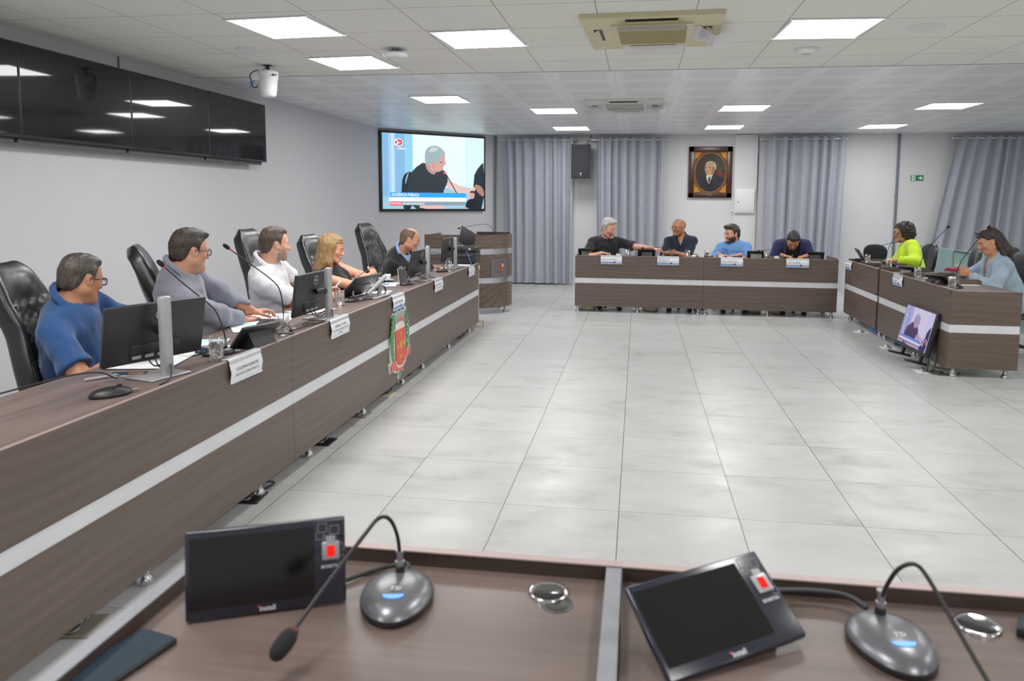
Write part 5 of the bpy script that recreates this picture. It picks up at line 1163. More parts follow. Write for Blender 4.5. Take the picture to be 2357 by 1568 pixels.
# ------------------------------------------------------------------ glass partition at the right
def gp_mat():
    N = NT('greenish_glass'); t = N.t; out = t.nodes['Material Output']; t.nodes.remove(N.b)
    tr = N.n('ShaderNodeBsdfTransparent'); tr.inputs['Color'].default_value = (.72, .86, .84, 1); df = N.n('ShaderNodeBsdfDiffuse'); gl = N.n('ShaderNodeBsdfGlossy'); gl.inputs['Roughness'].default_value = .05
    n = N.n('ShaderNodeTexNoise', Scale=1.5); rp = ramp(N, [(.3, srgb(150, 182, 180)), (.7, srgb(170, 198, 196))]); N.l(n, 'Fac', rp, 'Fac'); N.l(rp, 'Color', df, 'Color')
    m1 = N.n('ShaderNodeMixShader'); m1.inputs[0].default_value = .42; t.links.new(tr.outputs[0], m1.inputs[1]); t.links.new(df.outputs[0], m1.inputs[2])
    m2 = N.n('ShaderNodeMixShader'); m2.inputs[0].default_value = .07; t.links.new(m1.outputs[0], m2.inputs[1]); t.links.new(gl.outputs[0], m2.inputs[2]); t.links.new(m2.outputs[0], out.inputs['Surface']); return N.m
M_GP = gp_mat()
t = thing('glass_partition', 'greenish glass partition with metal clamps behind the two women', 'partition', (4.62, 0, 0))
for a, b in ((11.55, 13.75), (9.35, 11.53), (7.2, 9.33)):
    m = MB(); m.box((0, (a+b)/2, .47), (.01, b-a, .86)); p = obj('glass_pane', m, M_GP, t)
    m = MB(); m.box((0, (a+b)/2, .9), (.011, b-a, .004)); obj('edge', m, plain('glass_edge', (190, 215, 212), .3), p)
m = MB(); m.box((0, 11.2, .885), (.03, .62, .02)); obj('rail', m, M_DGREY, t)
for y in (13.2, 11.54, 11.0, 9.34, 7.3): m = MB(); m.rbox((0, y, .86), (.03, .04, .04), .006); m.cyl((0, y, 0), (0, y, .84), .016); obj('post', m, M_STEEL, t)
# ------------------------------------------------------------------ people: smooth implicit surfaces, one continuous skin mesh each
def V3(*a): return np.array(a if len(a) == 3 else a[0], float)
def nrm(v): v = np.asarray(v, float); return v/np.linalg.norm(v)
class Field:
    """signed distance grid; every primitive is blended in only inside its own box"""
    def __init__(s, lo, hi, h):
        s.lo = np.array(lo, float); s.h = h; s.n = np.ceil((np.array(hi)-s.lo)/h).astype(int)+1
        s.D = np.full(s.n, .5, np.float32)
    def _sl(s, lo, hi, pad):
        a = np.clip(np.floor((np.array(lo)-pad-s.lo)/s.h).astype(int), 0, s.n); b = np.clip(np.ceil((np.array(hi)+pad-s.lo)/s.h).astype(int)+1, 0, s.n)
        if (b <= a).any(): return None, None
        ax = [s.lo[i]+s.h*np.arange(a[i], b[i]) for i in range(3)]
        return tuple(slice(a[i], b[i]) for i in range(3)), np.stack(np.meshgrid(*ax, indexing='ij'), -1)
    def _mix(s, sl, d, k, op='u'):
        A = s.D[sl]
        if op == 'u': hh = np.clip(.5+.5*(A-d)/k, 0, 1) if k > 0 else None; s.D[sl] = np.minimum(A, d) if k <= 0 else A*(1-hh)+d*hh-k*hh*(1-hh)
        elif op == 's': s.D[sl] = np.maximum(A, -d) if k <= 0 else -(lambda a, b: (lambda q: a*(1-q)+b*q-k*q*(1-q))(np.clip(.5+.5*(a-b)/k, 0, 1)))(-A, d)
        elif op == 'i': s.D[sl] = np.maximum(A, d) if k <= 0 else -(lambda a, b: (lambda q: a*(1-q)+b*q-k*q*(1-q))(np.clip(.5+.5*(a-b)/k, 0, 1)))(-A, -d)
    def cone(s, a, b, r1, r2, k=.02, op='u', sq=None):
        a, b = V3(a), V3(b); r = max(r1, r2); sl, P = s._sl(np.minimum(a, b)-r, np.maximum(a, b)+r, k+2*s.h)
        if sl is None: return s
        ba = b-a; L = max(ba@ba, 1e-12); q = P-a; t = np.clip((q@ba)/L, 0, 1); d = np.linalg.norm(q-t[..., None]*ba, axis=-1)-(r1+(r2-r1)*t)
        s._mix(sl, d, k, op); return s
    def ell(s, c, rad, k=.02, B=None, op='u'):
        c = V3(c); rad = V3(rad); m = rad.max(); sl, P = s._sl(c-m, c+m, k+2*s.h)
        if sl is None: return s
        q = P-c
        if B is not None: q = q@B       # columns of B are the local axes
        k0 = np.linalg.norm(q/rad, axis=-1); k1 = np.linalg.norm(q/rad**2, axis=-1)
        d = np.where(k1 > 1e-6, k0*(k0-1)/np.maximum(k1, 1e-6), -rad.min()); s._mix(sl, d, k, op); return s
    def allP(s):
        ax = [s.lo[i]+s.h*np.arange(s.n[i]) for i in range(3)]; return np.stack(np.meshgrid(*ax, indexing='ij'), -1)
    def mesh(s):
        D = s.D; ins = D < 0; n = D.shape
        c = [(i, j, k) for i in (0, 1) for j in (0, 1) for k in (0, 1)]
        cnt = sum(ins[i:n[0]-1+i, j:n[1]-1+j, k:n[2]-1+k].astype(np.int8) for i, j, k in c)
        mask = (cnt > 0) & (cnt < 8); idx = np.full(mask.shape, -1, np.int64); ijk = np.argwhere(mask); idx[mask] = np.arange(len(ijk))
        vals = np.stack([D[ijk[:, 0]+i, ijk[:, 1]+j, ijk[:, 2]+k] for i, j, k in c], 1); acc = np.zeros((len(ijk), 3)); num = np.zeros(len(ijk))
        for a in range(8):
            for b in range(a+1, 8):
                if sum(abs(c[a][t]-c[b][t]) for t in range(3)) != 1: continue
                va, vb = vals[:, a], vals[:, b]; m = (va < 0) != (vb < 0); t = np.where(m, va/np.where(m, va-vb, 1), 0)
                p = np.array(c[a])+t[:, None]*(np.array(c[b])-np.array(c[a])); acc[m] += p[m]; num[m] += 1
        pos = s.lo+(ijk+acc/num[:, None])*s.h; F = []
        for ax in range(3):
            o = [t for t in range(3) if t != ax]; sa = [slice(None)]*3; sb = [slice(None)]*3
            sa[ax] = slice(0, n[ax]-1); sb[ax] = slice(1, n[ax])
            for t in o: sa[t] = sb[t] = slice(1, n[t]-1)
            A, Bm = ins[tuple(sa)], ins[tuple(sb)]; e = np.argwhere(A != Bm)
            if not len(e): continue
            fl = A[e[:, 0], e[:, 1], e[:, 2]]; base = e.copy()
            for t in o: base[:, t] += 1
            def cell(d0, d1): q = base.copy(); q[:, o[0]] -= d0; q[:, o[1]] -= d1; return idx[q[:, 0], q[:, 1], q[:, 2]]
            quad = np.stack([cell(1, 1), cell(0, 1), cell(0, 0), cell(1, 0)], 1)
            if ax == 1: fl = ~fl
            quad[~fl] = quad[~fl][:, ::-1]; F.append(quad)
        F = np.concatenate(F); F = F[(F >= 0).all(1)]; return pos, F
def relax(pos, F, it=2, w=.5):
    E = np.concatenate([F[:, [0, 1]], F[:, [1, 2]], F[:, [2, 3]], F[:, [3, 0]]]); E = np.concatenate([E, E[:, ::-1]])
    deg = np.bincount(E[:, 0], minlength=len(pos))[:, None].clip(1)
    for _ in range(it):
        s = np.stack([np.bincount(E[:, 0], weights=pos[E[:, 1], t], minlength=len(pos)) for t in range(3)], 1); pos = pos*(1-w)+w*s/deg
    return pos
def np_mesh(name, parts, mats, parent, loc):
    """parts: list of (pos, faces, material index array)"""
    V = []; F = []; MI = []; o = 0
    for p, f, mi in parts: V.append(p-np.array(loc)); F.append(f+o); MI.append(np.full(len(f), mi) if np.isscalar(mi) else mi); o += len(p)
    V = np.concatenate(V); MI = np.concatenate(MI); me = bpy.data.meshes.new(name)
    nf = sum(len(f) for f in F); me.vertices.add(len(V)); me.vertices.foreach_set('co', V.astype(np.float32).ravel())
    Q = [r for f in F for r in f.tolist()]
    tot = np.array([len(set(r)) for r in Q])
    Q = [list(dict.fromkeys(r)) for r in Q]; keep = [i for i, r in enumerate(Q) if len(r) > 2]
    Q = [Q[i] for i in keep]; MI = MI[keep]
    me = bpy.data.meshes.new(name); me.from_pydata(V.tolist(), [], Q)
    for m in mats: me.materials.append(m)
    me.polygons.foreach_set('material_index', MI.astype(np.int32)); me.polygons.foreach_set('use_smooth', np.ones(len(Q), bool)); me.update()
    ob = bpy.data.objects.new(name, me); COL.objects.link(ob); ob.parent = parent; return ob
def skin_mat(name, col, rough=.48):
    N = NT(name); b = N.b; b.inputs['Roughness'].default_value = rough; b.inputs['Specular IOR Level'].default_value = .4
    b.inputs['Subsurface Weight'].default_value = .0
    mp = coords(N); n = N.n('ShaderNodeTexNoise', Scale=14., Detail=5.); N.l(mp, 'Vector', n, 'Vector'); c = srgb(col)
    rp = ramp(N, [(.3, (c[0]*.9, c[1]*.83, c[2]*.8, 1)), (.68, (min(1, c[0]*1.07), c[1]*1.04, c[2]*1.02, 1))]); N.l(n, 'Fac', rp, 'Fac'); N.l(rp, 'Color', b, 'Base Color')
    n2 = N.n('ShaderNodeTexNoise', Scale=420., Detail=3.); N.l(mp, 'Vector', n2, 'Vector'); bp = N.n('ShaderNodeBump', Strength=.12, Distance=.001); N.l(n2, 'Fac', bp, 'Height'); N.l(bp, 'Normal', b, 'Normal'); return N.m
def hair_mat(name, col, col2, scale=(60, 60, 9), rough=.5):
    N = NT(name); b = N.b; b.inputs['Roughness'].default_value = rough; b.inputs['Specular IOR Level'].default_value = .4
    mp = coords(N, scale); n = N.n('ShaderNodeTexNoise', Scale=4., Detail=5., Distortion=.6); N.l(mp, 'Vector', n, 'Vector')
    rp = ramp(N, [(.32, srgb(col)), (.66, srgb(col2))]); N.l(n, 'Fac', rp, 'Fac'); N.l(rp, 'Color', b, 'Base Color')
    bp = N.n('ShaderNodeBump', Strength=.55, Distance=.004); N.l(n, 'Fac', bp, 'Height'); N.l(bp, 'Normal', b, 'Normal'); return N.m
M_EYEW = plain('eye_white', (226, 220, 214), .25); M_IRIS = plain('iris_dark', (44, 30, 22), .2)
def rotz(a): c, s = math.cos(a), math.sin(a); return np.array([[c, -s, 0], [s, c, 0], [0, 0, 1.]])
def head_basis(yaw, pitch, roll):
    """columns right, forward, up; yaw is the world direction of the face, pitch > 0 looks down"""
    f = V3(math.cos(yaw)*math.cos(pitch), math.sin(yaw)*math.cos(pitch), -math.sin(pitch)); r = nrm(np.cross(f, (0, 0, 1))); u = np.cross(r, f)
    r2 = r*math.cos(roll)+u*math.sin(roll); u2 = -r*math.sin(roll)+u*math.cos(roll); return np.stack([r2, f, u2], 1)
def cranium(F, g=0., k=.03):
    F.ell((0, -.018, .034), (.0745+g, .0965+g, .086+g), k); F.ell((0, .012, .028), (.068+g, .076+g, .082+g), k)
def head_field(h, o, neck_to, nr):
    F = Field((-.11, -.14, -.26), (.11, .15, .15), h); fat = o.get('fat', 0.); jw = o.get('jaw', 0.)
    cranium(F)
    F.ell((0, .022, -.03), (.063+fat*.5, .064, .083), .03)                                 # mid face
    for s in (-1, 1):
        F.cone((s*(.052+fat+jw), -.002, -.058), (s*.022, .062, -.098), .018+fat, .017+fat*.6, .03)   # jaw
        F.ell((s*.044, .058, -.022), (.022+fat*.6, .02, .022), .025)                       # cheek
        F.cone((s*.045, .066, .020), (s*.012, .083, .018), .011, .010, .018)               # brow
        F.ell((s*.032, .096, .001), (.019, .014, .012), .016, op='s')                      # socket
        F.ell((s*.032, .0735, .0005), (.0165, .0155, .0125), .006)                         # lids
        F.ell((s*.0135, .099, -.033), (.0085, .0095, .0075), .008)                         # nostril wing
        F.ell((s*.076, -.008, -.004), (.011, .021, .033), .006, B=np.array([[1, 0, s*.0], [0, .96, .28], [0, -.28, .96]]).T)   # ear
        F.ell((s*.0865, -.002, -.004), (.006, .010, .018), .005, op='s')
        F.cone((s*.0, .0872, -.0655), (s*.020, .0795, -.0705), .0052, .0032, .010)          # upper lip
        F.cone((s*.0, .0858, -.0755), (s*.018, .0785, -.0758), .0058, .0036, .010); F.cone((0, .0910, -.0705), (s*.020, .0832, -.0735), .0014, .0012, .004, op='s')            # lower lip
    F.cone((0, .086, .014), (0, .103, -.024), .0078, .0115, .016); F.ell((0, .102, -.029), (.0145, .0125, .0115), .012)
    F.ell((0, .067, -.101), (.021, .018, .016), .025)                                       # chin
    if o.get('double_chin'): F.ell((0, .03, -.105), (.045, .045, .03), .03)
    F.cone((0, -.022, -.055), neck_to, nr, nr*1.04, .035)
    return F
def waves(P, seed, amp, freq, n=5, axis=None, an=1.):
    rn = np.random.RandomState(seed); o = np.zeros(P.shape[:-1])
    for _ in range(n):
        d = rn.normal(size=3)
        if axis is not None: d = d-axis*(d@axis)*an
        d = d/np.linalg.norm(d)*freq*rn.uniform(.6, 1.6); o += np.sin(P@d+rn.uniform(0, 6.28)+.8*np.sin(P@(rn.normal(size=3)*freq*.5)))
    return amp*1.5*np.tanh(o/n**.5/1.5)
def hair_short(o, h=.0042):
    """short hair: cranium shell above a hairline; o: front, temple, side, nape heights, top volume, recede"""
    g = o.get('g', .008); F = Field((-.13, -.16, -.17), (.13, .15, .21), h); cranium(F, g)
    if o.get('top', 0): F.ell((0, o.get('topy', .0), .095), (.062, .085, .028+o['top']), .03)
    if o.get('quiff'): F.cone((-.035, .075, .098), (.035, .075, .098), .012+o['quiff'], .012+o['quiff'], .02)
    F.ell((0, -.062, -.03), (.062+g*.6, .045+g*.6, .052), .03)
    P = F.allP(); y = P[..., 1]; z = P[..., 2]; x = np.abs(P[..., 0])
    pts = o['line']; zb = np.interp(y, [p[0] for p in pts], [p[1] for p in pts])
    zb = zb+o.get('recede', .0)*np.exp(-((x-.05)/.02)**2)*np.clip((y-.01)/.05, 0, 1)
    zb = zb-o.get('sideburn', .0)*np.exp(-((y-.012)/.009)**2)
    zb = zb+waves(P, 5, .0045, 160, 5); F.D += ((g+.002)*np.clip(1-(z-zb)/.03, 0, 1)**1.5).astype(np.float32)
    F.D += waves(P, 3, o.get('rough', .0022), o.get('rf', 150), 6, np.array([0, .3, .95]), .8).astype(np.float32)
    F.D = np.maximum(F.D, ((zb-z)*.8).astype(np.float32))
    if o.get('bald'):
        q = np.sqrt((P[..., 0]/.055)**2+((y-.02)/.10)**2)-1; F.D = np.maximum(F.D, (np.where(z > .07, -q*.06-.0, -.02)+waves(P, 8, .004, 90, 4)).astype(np.float32))
    return F
LINE = [(-.13, -.085), (-.075, -.08), (-.045, -.04), (-.03, .012), (-.012, .022), (.004, .012), (.016, -.004), (.022, .03), (.045, .058), (.07, .075), (.10, .082)]
def hand(W, fd, nd, side, curl, spread=1., thumb=.5, h=.0032, sc=1.):
    """W wrist, fd finger direction, nd back of the hand, side +1 right hand / -1 left hand"""
    fd = nrm(fd); nd = nrm(V3(nd)-fd*(V3(nd)@fd)); xd = np.cross(fd, nd)*(-side)     # towards the thumb
    B = np.stack([xd, fd, nd], 1)
    F = Field((-.075, -.06, -.11), (.09, .20, .06), h)
    F.cone((0, -.05, 0), (0, 0, 0), .026, .024, .015); F.ell((0, .045, -.002), (.040, .052, .0165), .012); F.ell((.018, .028, -.010), (.018, .03, .014), .012)
    fs = [(.030, .083, .070, .0088), (.0105, .088, .078, .0090), (-.0095, .085, .073, .0086), (-.029, .077, .058, .0078)]
    for i, (x, y, L, r) in enumerate(fs):
        p = V3(x, y-.02, .0); a = spread*(.10-.065*i); c0 = curl[i] if hasattr(curl, '__len__') else curl; ang = 0.; q = V3(x, y, .002); F.cone(p, q, .011, r*1.08, .008)
        for sgl, f in ((.46, .75), (.30, 1.1), (.24, .8)):
            ang += c0*f; d = V3(math.sin(a)*math.cos(ang), math.cos(a)*math.cos(ang), -math.sin(ang)); e = q+d*L*sgl; F.cone(q, e, r, r*.92, .004); q = e; r *= .93
    b = V3(.026, .018, -.006); d1 = nrm((.75, .62, -.35*thumb-.1)); m = b+d1*.042; F.cone(b, m, .0135, .0105, .012); d2 = nrm((.35-.3*thumb, .85, -.5*thumb)); e = m+d2*.03; F.cone(m, e, .0102, .0095, .005); F.cone(e, e+nrm(d2+V3(-.25*thumb, 0, -.2*thumb))*.024, .0095, .0078, .004)
    p, f = F.mesh(); p = relax(p, f, 1, .4)
    return V3(W)+(p*sc)@B.T, f
def ik(S, W, l1, l2, hint):
    S, W = V3(S), V3(W); d = W-S; L = np.linalg.norm(d); L2 = min(L, (l1+l2)*.995); u = d/L; a = (l1*l1-l2*l2+L2*L2)/(2*L2); hgt = math.sqrt(max(l1*l1-a*a, 1e-6)); hv = V3(hint); hv = nrm(hv-u*(hv@u)); return S+u*a+hv*hgt, S+u*L2
def person(o):
    hip = V3(o['hip'])+V3(0, 0, .05); Hc = V3(o['head']); loc = (hip[0], hip[1], 0.)
    t = thing('person', o['label'], 'person', loc, 0, None)
    hs = o.get('hs', 1.); Hb = head_basis(R(o['face'][0]), R(o['face'][1]), R(o['face'][2] if len(o['face']) > 2 else 0))
    tyaw = R(o['torso']); tf0 = V3(math.cos(tyaw), math.sin(tyaw), 0); tr = V3(math.sin(tyaw), -math.cos(tyaw), 0)
    nb = o.get('nb'); Nb = V3(nb) if nb is not None else Hc+V3(0, 0, -o.get('nz', .155))-Hb[:, 1]*.045*V3(1, 1, 0)-tf0*.02
    ut = nrm(Nb-hip); tr = nrm(tr-ut*(tr@ut)); ft = np.cross(ut, tr); L = np.linalg.norm(Nb-hip); B = np.stack([tr, ft, ut], 1)
    S = lambda f, y=0, x=0: hip+ut*L*f+ft*y+tr*x
    w = o.get('w', 1.); belly = o.get('belly', .02); fem = o.get('fem', 0); shw = o.get('shw', .176)*w; sht = o.get('sht', 0.)
    drop = o.get('drop', (0, 0))
    Sj = {1: S(.90, -.005, shw)+V3(0, 0, drop[0]), -1: S(.90, -.005, -shw)+V3(0, 0, drop[1])}
    arms = {}
    for sd, key in ((1, 'rh'), (-1, 'lh')):
        a = o[key]; E, W = ik(Sj[sd], a['w'], .295, .265, a.get('hint', -ut*.8+tr*sd*.6)); arms[sd] = (E, W, a)
    def torso(F, g, k=.05, neckr=0., crot=True):
        F.ell(S(.06, -.0), (.172*w+g, .128*w+g, .13+g), k, B); F.ell(S(.36, belly*.55), (.152*w+belly*.35+g, .112*w+belly*.6+g, .17+g), k, B)
        F.ell(S(.70, .0), (.163*w+g, .112*w+g, .19+g), k, B); F.ell(S(.86, -.012), (.15*w+g, .085*w+g, .085+g), k, B)
        if fem:
            for s in (-1, 1): F.ell(S(.66, .085, s*.075), (.062+g, .06+g, .065+g), .04, B)
        for s in (-1, 1): F.cone(S(.90, -.01, s*.08*w), Sj[s], .054+g*.8, .049+g, k); F.cone(S(.98, -.022, s*.025), S(.935, -.018, s*.105*w)+V3(0, 0, drop[0 if s > 0 else 1]*.5), .038+g*.6, .040+g*.8, .04)
    allp = [hip, Nb, Hc]+[q for s in arms for q in (Sj[s], arms[s][0], arms[s][1])]
    lo = np.min(allp, 0)-.22; hi = np.max(allp, 0)+.20; lo[2] = min(lo[2], hip[2]-.16)
    # --- body
    h = o.get('res', .0075); F = Field(lo, hi, h); torso(F, -.004); nr = o.get('nr', .056)
    F.cone(S(.93, -.02), Hc+Hb@V3(0, -.022, -.055)*hs, nr*1.12, nr, .04)
    ar = o.get('ar', 1.)
    for s in (1, -1): E, W, a = arms[s]; F.cone(Sj[s], E, .050*ar, .042*ar, .03); F.cone(E, E+(W-E)*.35, .043*ar, .041*ar, .02); F.cone(E+(W-E)*.3, W, .041*ar, .0265, .02)
    bp, bf = F.mesh(); bp = relax(bp, bf, 2)
    # --- head in its own finer grid
    hh = o.get('hres', .0042); nl = Hb.T@(S(.95, -.02)-Hc)/hs; HF = head_field(hh, o.get('ho', {}), nl*.8, nr/hs); hp, hf = HF.mesh(); hp = relax(hp, hf, 1, .4)
    fc = hp[hf].mean(1); mi = np.zeros(len(hf), int); x, y, z = np.abs(fc[:, 0]), fc[:, 1], fc[:, 2]
    mi[(z < -.0615) & (z > -.082) & (x < .0195-.35*np.abs(z+.071)) & (y > .0785)] = 1
    br = o.get('brow', 1.)
    mi[(np.abs(z-(.0225-.35*np.clip(x-.035, 0, 1)+.1*np.clip(.035-x, 0, 1))) < .0042*br) & (x > .012) & (x < .05) & (y > .06)] = 2
    bd = o.get('beard')
    if bd:
        zone = (z < -.03-.25*(np.clip(y, 0, .1)-.03)*(y > .03)) & (y > -.012) & (z > -.135) & ~((x < .026) & (z > -.088) & (z < -.058) & (y > .078)) & ~((z > -.052) & (y > .05) & (x > .02)) & ~((x < .018) & (z > -.045))
        mi[zone & (mi == 0) & ((-.03-z)+.25*(y-.03)*(y > .03)+waves(fc, 17, .006, 260, 6) > .004) & (y+waves(fc, 18, .005, 240, 6) > -.004)] = 3
    if o.get('scalp') is not None:
        mi[(z > np.interp(fc[:, 1], [p[0] for p in LINE], [p[1] for p in LINE])) & (mi == 0) & (x < .0745)] = 4
    hp = Hc+(hp*hs)@Hb.T
    parts = [(bp, bf, 0), (hp, hf, mi)]
    # eyes
    es = MB(); ei = MB()
    look = o.get('eyes', (0, 0)); closed = o.get('closed', False)
    if not closed:
        for s in (-1, 1): es.sphere((s*.032, .0765, .0), .0138, 16, 10, sc=(1.04, 1, .50)); ei.sphere((s*.032+look[0]*.006, .0842, .0+look[1]*.004), .0064, 10, 8, sc=(1, .98, .85))
        for m_, ix in ((es, 5), (ei, 6)):
            p = Hc+(np.array(m_.v)*hs)@Hb.T; f = np.array([list(q)+[q[-1]]*(4-len(q)) for q in m_.f]); parts.append((p, f, ix))
    for s in (1, -1):
        E, W, a = arms[s]; fd = a.get('fd', W-E); hpz, hfz = hand(W+nrm(W-E)*.005, fd, a.get('nd', (0, 0, 1)), s, a.get('curl', .45), a.get('spread', 1.), a.get('thumb', .6), sc=a.get('sc', .98)*(.93 if fem else 1)); parts.append((hpz, hfz, 0))
    sk = skin_mat('skin_'+o['id'], o['skin']); c = o['skin']
    lip = plain('lips_'+o['id'], tuple(int(v) for v in (c[0]*.88, c[1]*.74, c[2]*.72)) if not o.get('lip') else o['lip'], .4)
    brow = plain('brow_'+o['id'], o.get('browc', (44, 34, 28)), .8); beard = plain('beard_'+o['id'], bd or (60, 50, 44), .8, var=.3, vscale=180); scalp = plain('scalp_'+o['id'], o.get('scalp') or (120, 90, 70), .6, var=.12, vscale=120)
    np_mesh('body', parts, [sk, lip, brow, beard, scalp, M_EYEW, M_IRIS], t, loc)
    # --- garments
    for gmt in o['wear']:
        off = gmt.get('off', .014); F = Field(lo-.03, hi+.03, gmt.get('res', .0085)); torso(F, off)
        sl = gmt.get('sleeve', .6); sr = gmt.get('sr', (.060, .058)); k = .03
        for s in (1, -1):
            E, W, a = arms[s]
            if sl <= 0: continue
            u = min(1, sl); F.cone(Sj[s], Sj[s]+(E-Sj[s])*u, (.047+off*1.0)*1., sr[0]*ar, k)
            if sl > 1: v = sl-1; F.cone(E, E+(W-E)*v, sr[0]*ar*.97, sr[1], .02)
        if gmt.get('vest'):   # sleeveless: cut arms away at the shoulder
            for s in (1, -1): E = arms[s][0]; F.cone(Sj[s]+tr*s*.028, Sj[s]+(E-Sj[s])*.6+tr*s*.03, .062, .075, .0, op='s')
        P = F.allP()
        for s in (1, -1):     # flat hems at the sleeve ends
            if sl <= 0: continue
            E, W, a = arms[s]; e = Sj[s]+(E-Sj[s])*sl if sl <= 1 else E+(W-E)*(sl-1); d = nrm(E-Sj[s]) if sl <= 1 else nrm(W-E); q = P-e; al = q@d; pr = np.linalg.norm(q-al[..., None]*d, axis=-1)
            F.D = np.maximum(F.D, -np.maximum(np.maximum(-al, al-.12), pr-.105).astype(np.float32))
        am = gmt.get('fold', .0035)*1.15
        F.D += waves(P-hip, gmt.get('seed', 1), am, gmt.get('ff', 52), 6).astype(np.float32)
        # collar band round the neck
        n0 = S(.99, -.014); nd = nrm((Hc+Hb@V3(0, -.02, -.06)-n0)*.6+ut*np.linalg.norm(Hc-n0)*.4); q = P-n0; ax = q@nd; rad = np.linalg.norm(q-ax[..., None]*nd, axis=-1); fr = q@ft
        if gmt.get('neck', True):     # neck hole
            hr = gmt.get('hole', nr*1.10); F.D = np.maximum(F.D, np.where(ax > -.03, hr-rad+.0*ax, -.05).astype(np.float32))
        if gmt.get('collar'):
            ch = gmt['collar']; R0 = nr*1.06+.006+.22*np.clip(-ax+.04, 0, .1); sh = np.abs(rad-R0)-.0068; top = ch-.01-fr*.62
            band = np.maximum(np.maximum(sh, ax-top), -.05-ax); ang = np.abs(q@tr); vgap = gmt.get('vgap', .012)
            if gmt.get('leaf', True) and ch > .06:
                tp = top+.002; lf_ = np.maximum(np.maximum(np.abs(rad-(nr*1.06+.0145+np.clip(tp-ax, 0, .1)*.34))-.0055, ax-tp), (tp-.040-.30*np.clip(fr, 0, .09))-ax); band = np.minimum(band, lf_)
            band = np.where((fr > 0), np.maximum(band, (vgap+np.clip(ax+.02, 0, 1)*.30)-ang), band); F.D = np.minimum(F.D, band.astype(np.float32))
        if gmt.get('vneck'):
            dep, wd = gmt['vneck']; along = (P-Nb)@ut; lat = np.abs((P-Nb)@tr); fwd = (P-S(.8))@ft
            F.D = np.maximum(F.D, np.where(fwd > .0, np.minimum(wd*(1+along/dep)-lat, along+dep), -.05).astype(np.float32))
        if gmt.get('open'):   # open jacket front
            lat = (P-hip)@tr; al = (P-hip)@ut/L; fwd = (P-S(.5))@ft; ww = np.interp(al, [0, .3, .9, 1.1], gmt['open']); F.D = np.maximum(F.D, np.where(fwd > .02, ww-np.abs(lat-gmt.get('ox', 0)), -.05).astype(np.float32))
        p, f = F.mesh(); p = relax(p, f, 2, .5)
        mats = [gmt['mat']]; mi = 0
        np_mesh(gmt['name'], [(p, f, mi)], mats, t, loc)
    # --- lower body under the desk
    lf = V3(math.cos(R(o.get('legs', o['torso']))), math.sin(R(o.get('legs', o['torso']))), 0); lr = V3(lf[1], -lf[0], 0); hz = V3(hip[0], hip[1], hip[2])
    F = Field(hz+V3(-.75, -.75, -.55), hz+V3(.75, .75, .16), .014); F.ell(hz+V3(0, 0, -.01), (.178*w, .155*w, .115), .04)
    feet = []
    for s in (1, -1):
        a = hz+lr*s*.085+V3(0, 0, -.01); kn = a+lf*.40+lr*s*.06+V3(0, 0, .0); kn[2] = hz[2]-.02; an = kn+lf*.02*s+V3(0, 0, 0); an[2] = .10; F.cone(a, kn, .088, .066, .04); F.cone(kn, an, .064, .048, .03); feet.append((an, s))
    p, f = F.mesh(); p = relax(p, f, 1); np_mesh(o.get('lower', 'trousers'), [(p, f, 0)], [o.get('lmat', M_TROU)], t, loc)
    for an, s in feet:
        F = Field(an+V3(-.24, -.24, -.12), an+V3(.24, .24, .06), .009); F.cone(an+V3(0, 0, -.04), an+lf*.12+V3(0, 0, -.068), .042, .036, .03); F.cone(an+lf*.12+V3(0, 0, -.068), an+lf*.17+V3(0, 0, -.072), .036, .028, .02); F.ell(an+V3(0, 0, -.02), (.045, .045, .04), .02)
        F.D = np.maximum(F.D, (.0-(F.allP()[..., 2]-.001)).astype(np.float32)); p, f = F.mesh(); np_mesh('shoe', [(p, f, 0)], [M_SHOE], t, loc)
    # --- hair
    hp_ = o.get('hair')
    if hp_:
        F = hp_['fn'](hp_); p, f = F.mesh(); p = relax(p, f, 1, .4); p = Hc+(p*hs)@Hb.T; np_mesh('hair', [(p, f, 0)], [hp_['mat']], t, loc)
    if o.get('glasses'):
        g = o['glasses']; m = MB(); l2 = MB()
        for s in (-1, 1):
            c = (s*.033, .1035, -.002); pts = []
            for k in range(25):
                a = 2*PI*k/24; ca, sa = math.cos(a), math.sin(a); pts.append((c[0]+.0255*math.copysign(abs(ca)**.7, ca), c[1]-.10*abs(c[0]+.0255*ca)**1.5*2, c[2]+.0185*math.copysign(abs(sa)**.7, sa)))
            m.tube(pts, g.get('r', .0019), 6); l2.add(pts[:-1], [list(range(24))])
            m.tube([(s*.058, .092, .006), (s*.072, .075, .008), (s*.079, .03, .006), (s*.083, -.002, .010), (s*.082, -.018, -.008)], g.get('r', .0019), 6, smooth_path=1)
        m.tube([(-.008, .1035, .003), (0, .107, .006), (.008, .1035, .003)], .0018, 6)
        M4 = Matrix([list(Hb[i]*hs)+[Hc[i]-loc[i]] for i in range(3)]+[[0, 0, 0, 1]])
        m.v = [tuple(M4 @ Vector(v)) for v in m.v]; l2.v = [tuple(M4 @ Vector(v)) for v in l2.v]
        go = obj('eyeglasses', m, g['mat'], t); obj('lenses', l2, M_GLASS, go)
    o['_'] = dict(t=t, Hc=Hc, Hb=Hb, S=S, arms=arms, loc=loc, hs=hs)
    return t
M_TROU = fabric('dark_trousers', (34, 36, 44), weave=600); M_SHOE = plain('black_shoe', (18, 17, 17), .35)
